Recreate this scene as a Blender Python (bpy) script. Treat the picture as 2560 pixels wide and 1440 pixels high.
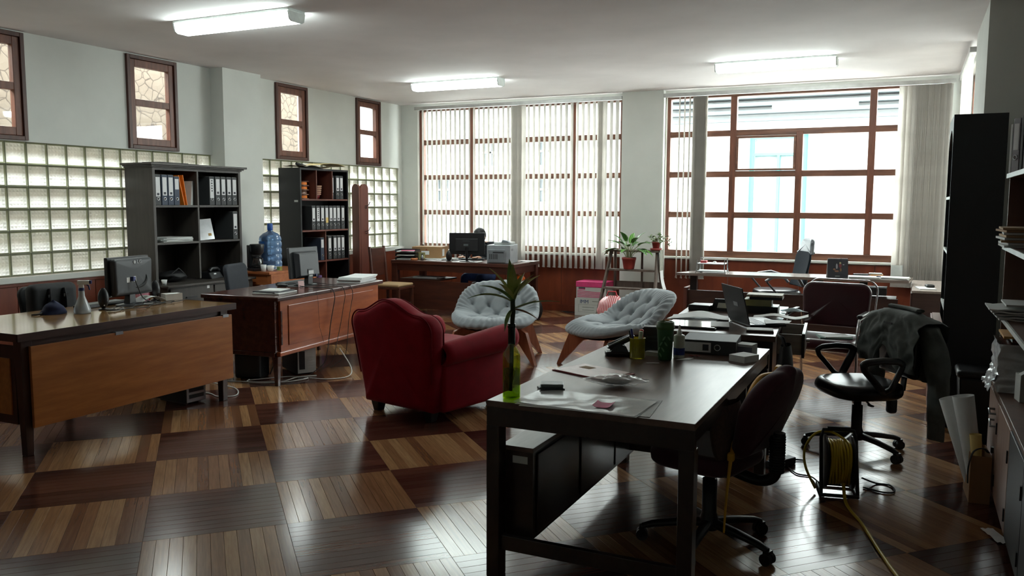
import bpy, bmesh, math, random
from mathutils import Vector, Matrix, noise as mnoise
R = math.radians
random.seed(7)
for o in list(bpy.data.objects):
    bpy.data.objects.remove(o, do_unlink=True)
scene = bpy.context.scene
COL = scene.collection

# ------------------------------------------------------------------ camera
cam_data = bpy.data.cameras.new('camera')
cam_data.sensor_fit = 'HORIZONTAL'
cam_data.sensor_width = 36.0
cam_data.lens = 2098.9 / 2560 * 36.0
cam_data.clip_start = 0.05
cam_data.clip_end = 200
cam = bpy.data.objects.new('camera', cam_data)
COL.objects.link(cam)
_r = Vector((0.90317458, 0.42925561, 0.00391251))
_u = Vector((-0.04662508, 0.08903294, 0.9949368))
_f = Vector((-0.42673386, 0.89878404, -0.10042636))
cam.matrix_world = Matrix(((_r.x, _u.x, -_f.x, 0), (_r.y, _u.y, -_f.y, 0), (_r.z, _u.z, -_f.z, 1.6), (0, 0, 0, 1)))
scene.camera = cam

# ------------------------------------------------------------------ sky (overcast day)
world = bpy.data.worlds.new('overcast_sky')
scene.world = world
world.use_nodes = True
bg = world.node_tree.nodes['Background']
bg.inputs['Color'].default_value = (0.97, 0.985, 1.0, 1)
bg.inputs['Strength'].default_value = 2.6

# ------------------------------------------------------------------ view
vs = scene.view_settings
vs.view_transform = 'Standard'
vs.look = 'None'
vs.exposure = 3.1
vs.gamma = 1.0
vs.use_curve_mapping = False
LAMP_STRENGTH = 4.2

# portals: only guide the sampling of the daylight through the real window openings
def portal(loc, rot, sx, sy):
    l = bpy.data.lights.new('window_portal', 'AREA')
    l.shape = 'RECTANGLE'; l.size = sx; l.size_y = sy
    l.cycles.is_portal = True
    o = bpy.data.objects.new('window_portal', l)
    o.location = loc; o.rotation_euler = rot
    COL.objects.link(o)
portal((-5.45, 11.78, 2.0), (R(-90), 0, 0), 3.5, 2.3)
portal((-1.37, 11.78, 2.0), (R(-90), 0, 0), 3.5, 2.3)
portal((-7.66, 5.0, 2.1), (R(90), 0, R(-90)), 5.4, 2.2)
portal((-7.66, 9.95, 2.1), (R(90), 0, R(-90)), 3.3, 2.2)
portal((0.72, 10.35, 2.0), (R(90), 0, R(90)), 1.9, 2.3)

# ------------------------------------------------------------------ mesh helpers
class MB:
    """collects shapes into one mesh"""
    def __init__(s):
        s.v = []; s.f = []; s.sm = []; s.mi = []
        s.cur = 0
    def add(s, vs_, fs_, M=None, smooth=False):
        b = len(s.v)
        for q in vs_:
            q = Vector(q)
            s.v.append(M @ q if M is not None else q)
        for f in fs_:
            s.f.append([b + i for i in f]); s.sm.append(smooth); s.mi.append(s.cur)
        return s
    def box(s, x0, x1, y0, y1, z0, z1, M=None):
        v = [(x, y, z) for z in (z0, z1) for y in (y0, y1) for x in (x0, x1)]
        f = [(0, 2, 3, 1), (4, 5, 7, 6), (0, 1, 5, 4), (2, 6, 7, 3), (0, 4, 6, 2), (1, 3, 7, 5)]
        return s.add(v, f, M)
    def bx(s, c, d, M=None):
        return s.box(c[0]-d[0]/2, c[0]+d[0]/2, c[1]-d[1]/2, c[1]+d[1]/2, c[2]-d[2]/2, c[2]+d[2]/2, M)
    def frustum(s, c0, d0, c1, d1, M=None):
        v = []
        for c, d in ((c0, d0), (c1, d1)):
            for sy in (-1, 1):
                for sx in (-1, 1):
                    v.append((c[0]+sx*d[0]/2, c[1]+sy*d[1]/2, c[2]))
        f = [(0, 2, 3, 1), (4, 5, 7, 6), (0, 1, 5, 4), (2, 6, 7, 3), (0, 4, 6, 2), (1, 3, 7, 5)]
        return s.add(v, f, M)
    def tube(s, pts, r, n=8, closed=False, M=None, caps=True, flat=None):
        pts = [Vector(q) for q in pts]; m = len(pts)
        rs = r if isinstance(r, (list, tuple)) else [r]*m
        v = []; f = []
        prev = None
        for i, q in enumerate(pts):
            if closed: t = pts[(i+1) % m] - pts[i-1]
            else: t = pts[min(i+1, m-1)] - pts[max(i-1, 0)]
            if t.length < 1e-9: t = Vector((0, 0, 1))
            t.normalize()
            if prev is None:
                a = Vector((0, 0, 1)) if abs(t.z) < 0.9 else Vector((1, 0, 0))
                nrm = (a - t*a.dot(t)).normalized()
            else:
                nrm = prev - t*prev.dot(t)
                nrm = nrm.normalized() if nrm.length > 1e-6 else prev
            prev = nrm
            bn = t.cross(nrm)
            fl = flat or (1, 1)
            for k in range(n):
                an = 2*math.pi*k/n
                v.append(q + (nrm*math.cos(an)*fl[0] + bn*math.sin(an)*fl[1])*rs[i])
        L = m if closed else m-1
        for i in range(L):
            j = (i+1) % m
            for k in range(n):
                k2 = (k+1) % n
                f.append((i*n+k, i*n+k2, j*n+k2, j*n+k))
        s.add(v, f, M, True)
        if caps and not closed:
            s.add(v[:n], [tuple(range(n-1, -1, -1))], M)
            s.add(v[-n:], [tuple(range(n))], M)
        return s
    def cord(s, pts, r, n=6, flat=None, k=6):
        P_ = [Vector(q) for q in pts]; m = len(P_)
        rs = r if isinstance(r, (list, tuple)) else [r]*m
        out = []; ro = []
        for i in range(m-1):
            p0 = P_[max(i-1, 0)]; p1 = P_[i]; p2 = P_[i+1]; p3 = P_[min(i+2, m-1)]
            for q in range(k):
                t = q/k
                out.append(0.5*((2*p1)+(-p0+p2)*t+(2*p0-5*p1+4*p2-p3)*t*t+(-p0+3*p1-3*p2+p3)*t**3)); ro.append(rs[i]+(rs[i+1]-rs[i])*t)
        out.append(P_[-1]); ro.append(rs[-1])
        return s.tube(out, ro, n, flat=flat)
    def cyl(s, p0, p1, r0, r1=None, n=16, M=None):
        return s.tube([p0, p1], [r0, r0 if r1 is None else r1], n, M=M)
    def lathe(s, prof, c=(0, 0, 0), n=24, M=None, smooth=True, sx=1, sy=1):
        v = []; f = []
        for (r, z) in prof:
            for k in range(n):
                a = 2*math.pi*k/n
                v.append((c[0]+r*math.cos(a)*sx, c[1]+r*math.sin(a)*sy, c[2]+z))
        for i in range(len(prof)-1):
            for k in range(n):
                k2 = (k+1) % n
                f.append((i*n+k, i*n+k2, (i+1)*n+k2, (i+1)*n+k))
        s.add(v, f, M, smooth)
        if prof[0][0] > 1e-5: s.add(v[:n], [tuple(range(n-1, -1, -1))], M)
        if prof[-1][0] > 1e-5: s.add(v[-n:], [tuple(range(n))], M)
        return s
    def prism(s, poly, z0, z1, M=None, smooth=False):
        n = len(poly)
        v = [(a, b, z0) for a, b in poly] + [(a, b, z1) for a, b in poly]
        s.add(v, [(i, (i+1) % n, n+(i+1) % n, n+i) for i in range(n)], M, smooth)
        s.add(v[:n], [tuple(range(n-1, -1, -1))], M)
        s.add(v[n:], [tuple(range(n))], M)
        return s
    def grid(s, fn, nu, nv, M=None, smooth=True, cu=False, cv=False, flip=False):
        v = []
        for j in range(nv):
            for i in range(nu):
                v.append(fn(i/(nu if cu else nu-1), j/(nv if cv else nv-1)))
        f = []
        for j in range(nv if cv else nv-1):
            for i in range(nu if cu else nu-1):
                a = j*nu+i; b = j*nu+(i+1) % nu; c = ((j+1) % nv)*nu+(i+1) % nu; d = ((j+1) % nv)*nu+i
                f.append((a, d, c, b) if flip else (a, b, c, d))
        return s.add(v, f, M, smooth)
    def ell(s, c, r, nu=16, nv=10, M=None):
        prof = [(max(math.sin(math.pi*k/nv), 0), -math.cos(math.pi*k/nv)) for k in range(nv+1)]
        v = []; f = []
        for (a, z) in prof:
            for k in range(nu):
                t = 2*math.pi*k/nu
                v.append((c[0]+a*math.cos(t)*r[0], c[1]+a*math.sin(t)*r[1], c[2]+z*r[2]))
        for i in range(nv):
            for k in range(nu):
                k2 = (k+1) % nu
                f.append((i*nu+k, i*nu+k2, (i+1)*nu+k2, (i+1)*nu+k))
        return s.add(v, f, M, True)
    def rbox(s, c, d, r, M=None, n=4, ex=None):
        """rounded (super-ellipsoid style) cushion: rounded rectangle in plan, rounded in section"""
        hx, hy, hz = d[0]/2, d[1]/2, d[2]/2
        def ring(ox, z):
            rr = max(r-ox, r*0.25)
            pts = []
            for (sx, sy, a0) in ((1, 1, 0), (-1, 1, 90), (-1, -1, 180), (1, -1, 270)):
                for k in range(n+1):
                    a = R(a0 + 90*k/n)
                    pts.append((c[0]+sx*(hx-ox-rr)+rr*math.cos(a), c[1]+sy*(hy-ox-rr)+rr*math.sin(a), c[2]+z))
            return pts
        e = ex if ex is not None else min(hz, r)*0.98
        lev = []
        for k in range(n+1):
            a = R(90*k/n)
            lev.append((e*(1-math.sin(a)), -hz+e*(1-math.cos(a))))
        lev2 = [(ox, -z) for ox, z in reversed(lev)]
        rings = [ring(ox, z) for ox, z in lev+lev2]
        m = len(rings[0])
        v = [q for rg in rings for q in rg]
        f = []
        for i in range(len(rings)-1):
            for k in range(m):
                k2 = (k+1) % m
                f.append((i*m+k, i*m+k2, (i+1)*m+k2, (i+1)*m+k))
        s.add(v, f, M, True)
        s.add(rings[0], [tuple(range(m-1, -1, -1))], M, True)
        s.add(rings[-1], [tuple(range(m))], M, True)
        return s
    def sheet(s, fn, nu, nv, th, M=None):
        """thin solid sheet: fn(u,v)->point, thickened by th along z"""
        top = lambda u, v: Vector(fn(u, v)) + Vector((0, 0, th))
        s.grid(top, nu, nv, M)
        s.grid(fn, nu, nv, M, flip=True)
        ed = []
        for i in range(nu): ed.append((i/(nu-1), 0))
        for j in range(1, nv): ed.append((1, j/(nv-1)))
        for i in range(nu-2, -1, -1): ed.append((i/(nu-1), 1))
        for j in range(nv-2, 0, -1): ed.append((0, j/(nv-1)))
        lo = [Vector(fn(*e)) for e in ed]; hi = [top(*e) for e in ed]
        n = len(ed)
        s.add(lo+hi, [(i, (i+1) % n, n+(i+1) % n, n+i) for i in range(n)], M)
        return s
    def mesh(s, name, mats):
        me = bpy.data.meshes.new(name)
        me.from_pydata([tuple(q) for q in s.v], [], s.f)
        me.polygons.foreach_set('use_smooth', s.sm)
        me.polygons.foreach_set('material_index', s.mi)
        for m in (mats if isinstance(mats, (list, tuple)) else [mats]):
            me.materials.append(m)
        me.update()
        return me
    def build(s, name, mats, parent=None, loc=(0, 0, 0), rz=0, bevel=0, seg=2, weld=False, subd=0):
        me = s.mesh(name, mats)
        o = bpy.data.objects.new(name, me)
        COL.objects.link(o)
        o.location = loc
        if isinstance(rz, (tuple, list)): o.rotation_euler = rz
        else: o.rotation_euler = (0, 0, rz)
        if parent is not None: o.parent = parent
        if weld:
            w = o.modifiers.new('weld', 'WELD'); w.merge_threshold = 0.0005
        if bevel:
            b = o.modifiers.new('bevel', 'BEVEL'); b.width = bevel; b.segments = seg
            b.limit_method = 'ANGLE'; b.angle_limit = R(40)
        if subd:
            q = o.modifiers.new('subd', 'SUBSURF'); q.levels = subd; q.render_levels = subd
        return o

def tag(o, label=None, cat=None, group=None, kind=None):
    if label: o['label'] = label
    if cat: o['category'] = cat
    if group: o['group'] = group
    if kind: o['kind'] = kind
    return o
def thing(name, label, cat, loc=(0, 0, 0), rz=0, group=None, kind=None):
    o = bpy.data.objects.new(name, None)
    o.empty_display_size = 0.1
    COL.objects.link(o)
    o.location = loc
    o.rotation_euler = (0, 0, rz)
    return tag(o, label, cat, group, kind)
def copy_tree(o, parent=None):
    c = o.copy(); COL.objects.link(c)
    c.parent = parent
    for ch in list(o.children): copy_tree(ch, c)
    return c
def link_copy(src, parent, loc, rot=None, scale=None, name=None):
    c = src.copy(); COL.objects.link(c); c.parent = parent; c.location = loc
    if rot is not None: c.rotation_euler = rot
    if scale is not None: c.scale = scale
    return c
def Tm(x=0, y=0, z=0, rx=0, ry=0, rz=0):
    return Matrix.Translation((x, y, z)) @ Matrix.Rotation(rz, 4, 'Z') @ Matrix.Rotation(ry, 4, 'Y') @ Matrix.Rotation(rx, 4, 'X')
# frames for extruding a profile: local (a,b,extrude) -> axes
XZ = Matrix(((1, 0, 0, 0), (0, 0, -1, 0), (0, 1, 0, 0), (0, 0, 0, 1)))   # poly in xz, extruded toward -y
YZ = Matrix(((0, 0, 1, 0), (1, 0, 0, 0), (0, 1, 0, 0), (0, 0, 0, 1)))    # poly in yz, extruded toward +x
def text_mesh(body, size, mat, name='lettering', parent=None, loc=(0, 0, 0), rot=(0, 0, 0), ext=0.0008, align='CENTER', sx=1.0):
    cu = bpy.data.curves.new('txt', 'FONT')
    cu.body = body; cu.size = size; cu.extrude = ext; cu.align_x = align; cu.align_y = 'CENTER'
    cu.resolution_u = 2
    tmp = bpy.data.objects.new('txt', cu)
    COL.objects.link(tmp)
    dg = bpy.context.evaluated_depsgraph_get()
    me = bpy.data.meshes.new_from_object(tmp.evaluated_get(dg))
    bpy.data.objects.remove(tmp, do_unlink=True)
    me.materials.clear(); me.materials.append(mat)
    o = bpy.data.objects.new(name, me); COL.objects.link(o)
    o.location = loc; o.rotation_euler = rot; o.scale = (sx, 1, 1)
    if parent is not None: o.parent = parent
    return o
def wob(x, y, z=0.0, s=1.0):
    return mnoise.noise(Vector((x*s, y*s, z*s)))

# ------------------------------------------------------------------ materials
def lin(c):
    def g(a):
        a /= 255.0
        return a/12.92 if a <= 0.04045 else ((a+0.055)/1.055)**2.4
    return (g(c[0]), g(c[1]), g(c[2]), 1.0)
def base_mat(name):
    m = bpy.data.materials.new(name); m.use_nodes = True
    nt = m.node_tree
    return m, nt, nt.nodes['Principled BSDF']
def noise_node(nt, scale, detail=4, coord='Object', mapscale=None, rot=None, rough=0.55):
    tc = nt.nodes.new('ShaderNodeTexCoord')
    mp = nt.nodes.new('ShaderNodeMapping')
    nt.links.new(tc.outputs[coord], mp.inputs['Vector'])
    if mapscale: mp.inputs['Scale'].default_value = mapscale
    if rot: mp.inputs['Rotation'].default_value = rot
    n = nt.nodes.new('ShaderNodeTexNoise')
    n.inputs['Scale'].default_value = scale
    n.inputs['Detail'].default_value = detail
    n.inputs['Roughness'].default_value = rough
    nt.links.new(mp.outputs['Vector'], n.inputs['Vector'])
    return n, mp
def per_object_offset(nt, mp):
    oi = nt.nodes.new('ShaderNodeObjectInfo')
    mul = nt.nodes.new('ShaderNodeVectorMath'); mul.operation = 'SCALE'
    cmb = nt.nodes.new('ShaderNodeCombineXYZ')
    for k in range(3): nt.links.new(oi.outputs['Random'], cmb.inputs[k])
    nt.links.new(cmb.outputs[0], mul.inputs[0]); mul.inputs['Scale'].default_value = 37.0
    nt.links.new(mul.outputs[0], mp.inputs['Location'])
def ramp(nt, src, stops):
    r = nt.nodes.new('ShaderNodeValToRGB')
    el = r.color_ramp.elements
    while len(el) > 1: el.remove(el[-1])
    el[0].position = stops[0][0]; el[0].color = stops[0][1]
    for p_, c_ in stops[1:]:
        e = el.new(p_); e.color = c_
    nt.links.new(src, r.inputs['Fac'])
    return r
def add_bump(nt, b, src, strength, dist=0.002):
    bp = nt.nodes.new('ShaderNodeBump')
    bp.inputs['Strength'].default_value = strength
    bp.inputs['Distance'].default_value = dist
    nt.links.new(src, bp.inputs['Height'])
    nt.links.new(bp.outputs['Normal'], b.inputs['Normal'])
def shade(c, k): return (c[0]*k, c[1]*k, c[2]*k, 1)
def mat(name, c, rough=0.5, metal=0.0, var=0.12, nscale=12.0, bump=0.0, bscale=60.0, spec=0.5, coat=0.0, sheen=0.0, trans=0.0, alpha=1.0):
    m, nt, b = base_mat(name)
    col = lin(c)
    b.inputs['Roughness'].default_value = rough
    b.inputs['Metallic'].default_value = metal
    b.inputs['Specular IOR Level'].default_value = spec
    b.inputs['Coat Weight'].default_value = coat
    b.inputs['Coat Roughness'].default_value = 0.1
    if sheen:
        b.inputs['Sheen Weight'].default_value = sheen
        b.inputs['Sheen Roughness'].default_value = 0.4
    if trans: b.inputs['Transmission Weight'].default_value = trans
    if alpha < 1: b.inputs['Alpha'].default_value = alpha
    n, _ = noise_node(nt, nscale)
    r = ramp(nt, n.outputs['Fac'], [(0.3, shade(col, 1-var)), (0.7, shade(col, 1+var*0.6))])
    nt.links.new(r.outputs['Color'], b.inputs['Base Color'])
    if bump:
        n2, _ = noise_node(nt, bscale, 3)
        add_bump(nt, b, n2.outputs['Fac'], bump)
    return m
def wood(name, c1, c2, axis='x', rough=0.35, scale=3.0, stretch=14.0, coat=0.0, bump=0.03, c3=None):
    m, nt, b = base_mat(name)
    sc = {'x': (1, stretch, stretch), 'y': (stretch, 1, stretch), 'z': (stretch, stretch, 1)}[axis]
    n, mp = noise_node(nt, scale, 6, mapscale=sc, rough=0.6)
    st = [(0.3, lin(c1)), (0.7, lin(c2))]
    if c3: st = [(0.25, lin(c1)), (0.5, lin(c3)), (0.75, lin(c2))]
    r = ramp(nt, n.outputs['Fac'], st)
    nt.links.new(r.outputs['Color'], b.inputs['Base Color'])
    b.inputs['Roughness'].default_value = rough
    b.inputs['Coat Weight'].default_value = coat
    b.inputs['Coat Roughness'].default_value = 0.12
    add_bump(nt, b, n.outputs['Fac'], bump)
    return m
def emit_mat(name, c, strength):
    m = bpy.data.materials.new(name); m.use_nodes = True
    nt = m.node_tree; nt.nodes.clear()
    e = nt.nodes.new('ShaderNodeEmission'); o = nt.nodes.new('ShaderNodeOutputMaterial')
    e.inputs['Color'].default_value = lin(c); e.inputs['Strength'].default_value = strength
    nt.links.new(e.outputs[0], o.inputs[0])
    return m
def thin_glass(name, tint, gloss=0.07, rough=0.02):
    m = bpy.data.materials.new(name); m.use_nodes = True
    nt = m.node_tree; nt.nodes.clear()
    t = nt.nodes.new('ShaderNodeBsdfTransparent'); g = nt.nodes.new('ShaderNodeBsdfGlossy')
    x = nt.nodes.new('ShaderNodeMixShader'); o = nt.nodes.new('ShaderNodeOutputMaterial')
    t.inputs['Color'].default_value = lin(tint)
    g.inputs['Roughness'].default_value = rough
    x.inputs[0].default_value = gloss
    nt.links.new(t.outputs[0], x.inputs[1]); nt.links.new(g.outputs[0], x.inputs[2]); nt.links.new(x.outputs[0], o.inputs[0])
    return m
def translucent(name, c, back, gloss=0.05, rough=0.3, var=0.08, nscale=8, tw=0.5):
    """diffuse + translucent cloth / frosted glass"""
    m = bpy.data.materials.new(name); m.use_nodes = True
    nt = m.node_tree; nt.nodes.clear()
    d = nt.nodes.new('ShaderNodeBsdfDiffuse'); t = nt.nodes.new('ShaderNodeBsdfTranslucent'); g = nt.nodes.new('ShaderNodeBsdfGlossy')
    x = nt.nodes.new('ShaderNodeMixShader'); y = nt.nodes.new('ShaderNodeMixShader'); o = nt.nodes.new('ShaderNodeOutputMaterial')
    n, _ = noise_node(nt, nscale)
    col = lin(c); cb = lin(back)
    r = ramp(nt, n.outputs['Fac'], [(0.3, shade(col, 1-var)), (0.7, col)])
    r2 = ramp(nt, n.outputs['Fac'], [(0.3, shade(cb, 1-var)), (0.7, cb)])
    nt.links.new(r.outputs[0], d.inputs['Color']); nt.links.new(r2.outputs[0], t.inputs['Color'])
    g.inputs['Roughness'].default_value = rough
    x.inputs[0].default_value = tw; y.inputs[0].default_value = gloss
    nt.links.new(d.outputs[0], x.inputs[1]); nt.links.new(t.outputs[0], x.inputs[2])
    nt.links.new(x.outputs[0], y.inputs[1]); nt.links.new(g.outputs[0], y.inputs[2]); nt.links.new(y.outputs[0], o.inputs[0])
    return m

PLASTER = mat('plaster_white', (212, 214, 209), 0.85, var=0.05, nscale=2.5, bump=0.15, bscale=25)
CEIL = mat('ceiling_paint', (230, 225, 225), 0.8, var=0.10, nscale=0.9, bump=0.12, bscale=6)
WAINS = wood('wainscot_red_wood', (88, 36, 21), (122, 56, 32), 'z', 0.4, 1.6, 5, coat=0.1)
FRAME = wood('window_frame_wood', (88, 50, 38), (126, 78, 58), 'z', 0.45, 3, 8)
FRAMEH = wood('window_rail_wood', (84, 52, 40), (126, 84, 64), 'x', 0.45, 3, 8)
SILLM = mat('white_sill_paint', (214, 216, 210), 0.55, var=0.04)
GLASS = thin_glass('window_glass', (245, 250, 248), 0.06)
WHITE_PL = mat('white_plastic', (225, 228, 226), 0.4, var=0.03)
PAPER = mat('white_paper', (226, 228, 228), 0.7, var=0.04, nscale=20)
PAPER2 = mat('grey_paper', (196, 198, 196), 0.7, var=0.05, nscale=20)
BLACKP = mat('black_plastic', (22, 23, 26), 0.38, var=0.15)
BLACKM = mat('black_matte', (18, 18, 21), 0.6, var=0.2)
GREYP = mat('dark_grey_plastic', (46, 48, 52), 0.45, var=0.1)
CHROME = mat('chrome_metal', (190, 192, 195), 0.18, 1.0, var=0.05)
STEEL = mat('brushed_steel', (150, 152, 155), 0.35, 1.0, var=0.1)
CARDB = mat('brown_cardboard', (158, 122, 84), 0.8, var=0.08, nscale=6)
# ================================================================== STRUCTURE
XL, YW, HC, XR = -7.503, 11.62, 3.156, 0.523
XR2 = 0.95          # right wall of the near part of the room
YB = -1.6           # wall behind the camera
def struct(name, mb, m, parent=None, **k):
    o = mb.build(name, m, parent, **k)
    if parent is None: o['kind'] = 'structure'
    return o
# ---- floor slab and parquet
def floor_light():
    m, nt, b = base_mat('parquet_light')
    at = nt.nodes.new('ShaderNodeAttribute'); at.attribute_name = 'rnd'
    n, mp_ = noise_node(nt, 6, 6, mapscale=(0.8, 14, 4)); per_object_offset(nt, mp_)
    r1 = ramp(nt, at.outputs['Fac'], [(0.0, lin((108, 68, 44))), (0.25, lin((148, 106, 72))), (0.5, lin((166, 126, 88))), (0.75, lin((130, 88, 58))), (1.0, lin((182, 144, 104)))])
    mx = nt.nodes.new('ShaderNodeMix'); mx.data_type = 'RGBA'; mx.blend_type = 'MULTIPLY'
    mx.inputs[0].default_value = 1.0
    r2 = ramp(nt, n.outputs['Fac'], [(0.2, (0.6, 0.56, 0.54, 1)), (0.8, (1.1, 1.1, 1.1, 1))])
    nt.links.new(r1.outputs[0], mx.inputs[6]); nt.links.new(r2.outputs[0], mx.inputs[7])
    nt.links.new(mx.outputs[2], b.inputs['Base Color'])
    b.inputs['Roughness'].default_value = 0.17
    b.inputs['Specular IOR Level'].default_value = 0.5
    return m
def floor_dark():
    m, nt, b = base_mat('parquet_dark')
    at = nt.nodes.new('ShaderNodeAttribute'); at.attribute_name = 'rnd'
    n, mp_ = noise_node(nt, 6, 6, mapscale=(0.8, 14, 4)); per_object_offset(nt, mp_)
    r1 = ramp(nt, at.outputs['Fac'], [(0.0, lin((66, 36, 29))), (0.5, lin((82, 48, 38))), (1.0, lin((100, 60, 46)))])
    mx = nt.nodes.new('ShaderNodeMix'); mx.data_type = 'RGBA'; mx.blend_type = 'MULTIPLY'
    mx.inputs[0].default_value = 1.0
    r2 = ramp(nt, n.outputs['Fac'], [(0.2, (0.55, 0.52, 0.52, 1)), (0.8, (1.1, 1.1, 1.1, 1))])
    nt.links.new(r1.outputs[0], mx.inputs[6]); nt.links.new(r2.outputs[0], mx.inputs[7])
    nt.links.new(mx.outputs[2], b.inputs['Base Color'])
    b.inputs['Roughness'].default_value = 0.17
    return m
FL, FD = floor_light(), floor_dark()
SUBF = mat('floor_joint', (24, 16, 12), 0.8)
floor = struct('floor', MB().box(XL-0.3, XR2+0.3, YB-0.3, YW+0.3, -0.12, -0.014), SUBF)
TS, TH, TO = 0.66365, R(45.693), (-3.2178, 2.7128)
NPL = 11
PW = TS/NPL
GAP = 0.0011
def plank_geo():
    w, l, h, e = PW-GAP, TS-GAP, 0.014, 0.0007
    v = []
    for (q, z) in ((0, -h), (0, -e), (e, 0)):
        for sy in (-1, 1):
            for sx in (-1, 1):
                v.append((sx*(l/2-q), sy*(w/2-q), z))
    f = [(8, 9, 11, 10)]
    for a in (0, 4):
        f += [(a, a+1, a+5, a+4), (a+1, a+3, a+7, a+5), (a+3, a+2, a+6, a+7), (a+2, a, a+4, a+6)]
    return v, f
pv, pf = plank_geo()
def set_rnd(me, vals):
    a = me.attributes.new('rnd', 'FLOAT', 'FACE')
    a.data.foreach_set('value', vals)
plank_meshes = {}
for dark in (0, 1):
    for k in range(7):
        mb = MB().add(pv, pf)
        me = mb.mesh('plank', FD if dark else FL)
        set_rnd(me, [(k+0.5)/7.0]*len(pf))
        plank_meshes[dark, k] = me
ca, sa = math.cos(TH), math.sin(TH)
def tile_xy(i, j): return (TO[0]+TS*(i*ca-j*sa), TO[1]+TS*(i*sa+j*ca))
planks = []
prnd = random.Random(3)
def cam_px(x, y, z=0.0):
    d = Vector((x, y, z-1.6)); dep = d.dot(_f)
    if dep < 0.3: return None
    return 1280+2098.9*d.dot(_r)/dep, 720-2098.9*d.dot(_u)/dep, dep
for i in range(-14, 24):
    for j in range(-14, 24):
        cx, cy = tile_xy(i+0.5, j+0.5)
        if not (XL-0.45 < cx < XR2+0.45 and YB-0.45 < cy < YW+0.45): continue
        dark = (i+j) % 2 == 0
        for k in range(NPL):
            off = (k+0.5)/NPL
            if dark: a, b = tile_xy(i+0.5, j+off); ang = TH
            else: a, b = tile_xy(i+off, j+0.5); ang = TH+math.pi/2
            if not (XL < a < XR2 and YB < b < YW): continue
            rn = prnd.randrange(7)
            dz = prnd.uniform(-0.0003, 0.0)
            q = cam_px(a, b)
            vis = q is not None and -60 < q[0] < 2620 and -60 < q[1] < 1560
            planks.append((q[2] if vis else 99, a, b, ang + prnd.uniform(-0.0008, 0.0008), dark, rn, dz))
planks.sort(key=lambda t: t[0])
for (d, a, b, ang, dark, rn, dz) in planks[:300]:
    o = bpy.data.objects.new('plank', plank_meshes[1 if dark else 0, rn])
    COL.objects.link(o); o.parent = floor; o.location = (a, b, dz); o.rotation_euler = (0, 0, ang)
vv = []; ff = []; fm = []; fr = []
for (d, a, b, ang, dark, rn, dz) in planks[300:]:
    c, s_ = math.cos(ang), math.sin(ang); B = len(vv)
    for (x, y, z) in pv: vv.append((a+x*c-y*s_, b+x*s_+y*c, z+dz))
    for f in pf: ff.append([B+t for t in f]); fm.append(1 if dark else 0); fr.append((rn+0.5)/7)
# the far planks keep their grain direction: light and dark planks are two meshes turned to their own axis
for dk, ang in ((0, TH+math.pi/2), (1, TH)):
    idx = [t for t in range(len(ff)) if fm[t] == dk]
    Mi = Matrix.Rotation(-ang, 4, 'Z')
    used = {}; v2 = []; f2 = []
    for t in idx:
        g = []
        for q in ff[t]:
            if q not in used:
                used[q] = len(v2); v2.append(tuple(Mi @ Vector(vv[q])))
            g.append(used[q])
        f2.append(g)
    me = bpy.data.meshes.new('plank'); me.from_pydata(v2, [], f2); me.materials.append(FD if dk else FL)
    set_rnd(me, [fr[t] for t in idx]); me.update()
    o = bpy.data.objects.new('plank_field', me); COL.objects.link(o); o.parent = floor
    o.rotation_euler = (0, 0, ang); o['kind'] = 'stuff'

# ---- ceiling
struct('ceiling', MB().box(XL-0.3, XR2+0.3, YB-0.3, YW+0.35, HC, HC+0.2), CEIL)
# ---- left wall
GB0, GB1 = 0.902, 2.153
LWIN = [(4.60, 5.228), (6.355, 7.018), (8.64, 9.27), (10.383, 11.006)]
WZ0, WZ1 = 2.163, 3.142
S1 = (7.53-25*0.2085, 7.53)       # glass block bay before the pillar
S2 = (8.347, 11.536)
T = 0.16
mb = MB()
def lw(y0, y1, z0, z1): mb.box(XL-T, XL, y0, y1, z0, z1)
lw(YB, YW+0.2, -0.02, 0.84)
lw(YB, S1[0], 0.84, HC); lw(S1[1], S2[0], 0.84, HC); lw(S2[1], YW+0.2, 0.84, HC)
for (a, b) in (S1, S2):
    ys = a
    for w0, w1 in LWIN:
        if w0 < a or w1 > b: continue
        lw(ys, w0, GB1, HC); lw(w0, w1, GB1, WZ0); lw(w0, w1, WZ1, HC); ys = w1
    lw(ys, b, GB1, HC)
wall_left = struct('wall_left', mb, PLASTER)
def block_mat():
    m = bpy.data.materials.new('glass_block'); m.use_nodes = True
    nt = m.node_tree; nt.nodes.clear()
    t = nt.nodes.new('ShaderNodeBsdfTranslucent'); d = nt.nodes.new('ShaderNodeBsdfTransparent'); g = nt.nodes.new('ShaderNodeBsdfGlossy')
    x = nt.nodes.new('ShaderNodeMixShader'); y = nt.nodes.new('ShaderNodeMixShader'); o = nt.nodes.new('ShaderNodeOutputMaterial')
    n, _ = noise_node(nt, 5.0, 3, coord='Object')
    r = ramp(nt, n.outputs['Fac'], [(0.3, (0.68, 0.74, 0.70, 1)), (0.7, (0.84, 0.90, 0.87, 1))])
    nt.links.new(r.outputs[0], t.inputs['Color'])
    d.inputs['Color'].default_value = (0.85, 0.9, 0.82, 1)
    g.inputs['Roughness'].default_value = 0.12
    x.inputs[0].default_value = 0.10; y.inputs[0].default_value = 0.10
    nt.links.new(t.outputs[0], x.inputs[1]); nt.links.new(d.outputs[0], x.inputs[2])
    nt.links.new(x.outputs[0], y.inputs[1]); nt.links.new(g.outputs[0], y.inputs[2]); nt.links.new(y.outputs[0], o.inputs[0])
    return m
BLOCK = block_mat()
BLOCKRIM = translucent('glass_block_rim', (170, 180, 156), (206, 216, 184), 0.12, 0.15, tw=0.75)
MORTAR = mat('mortar_grey_green', (122, 124, 108), 0.8)
bh = (GB1-GB0)/6
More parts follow.
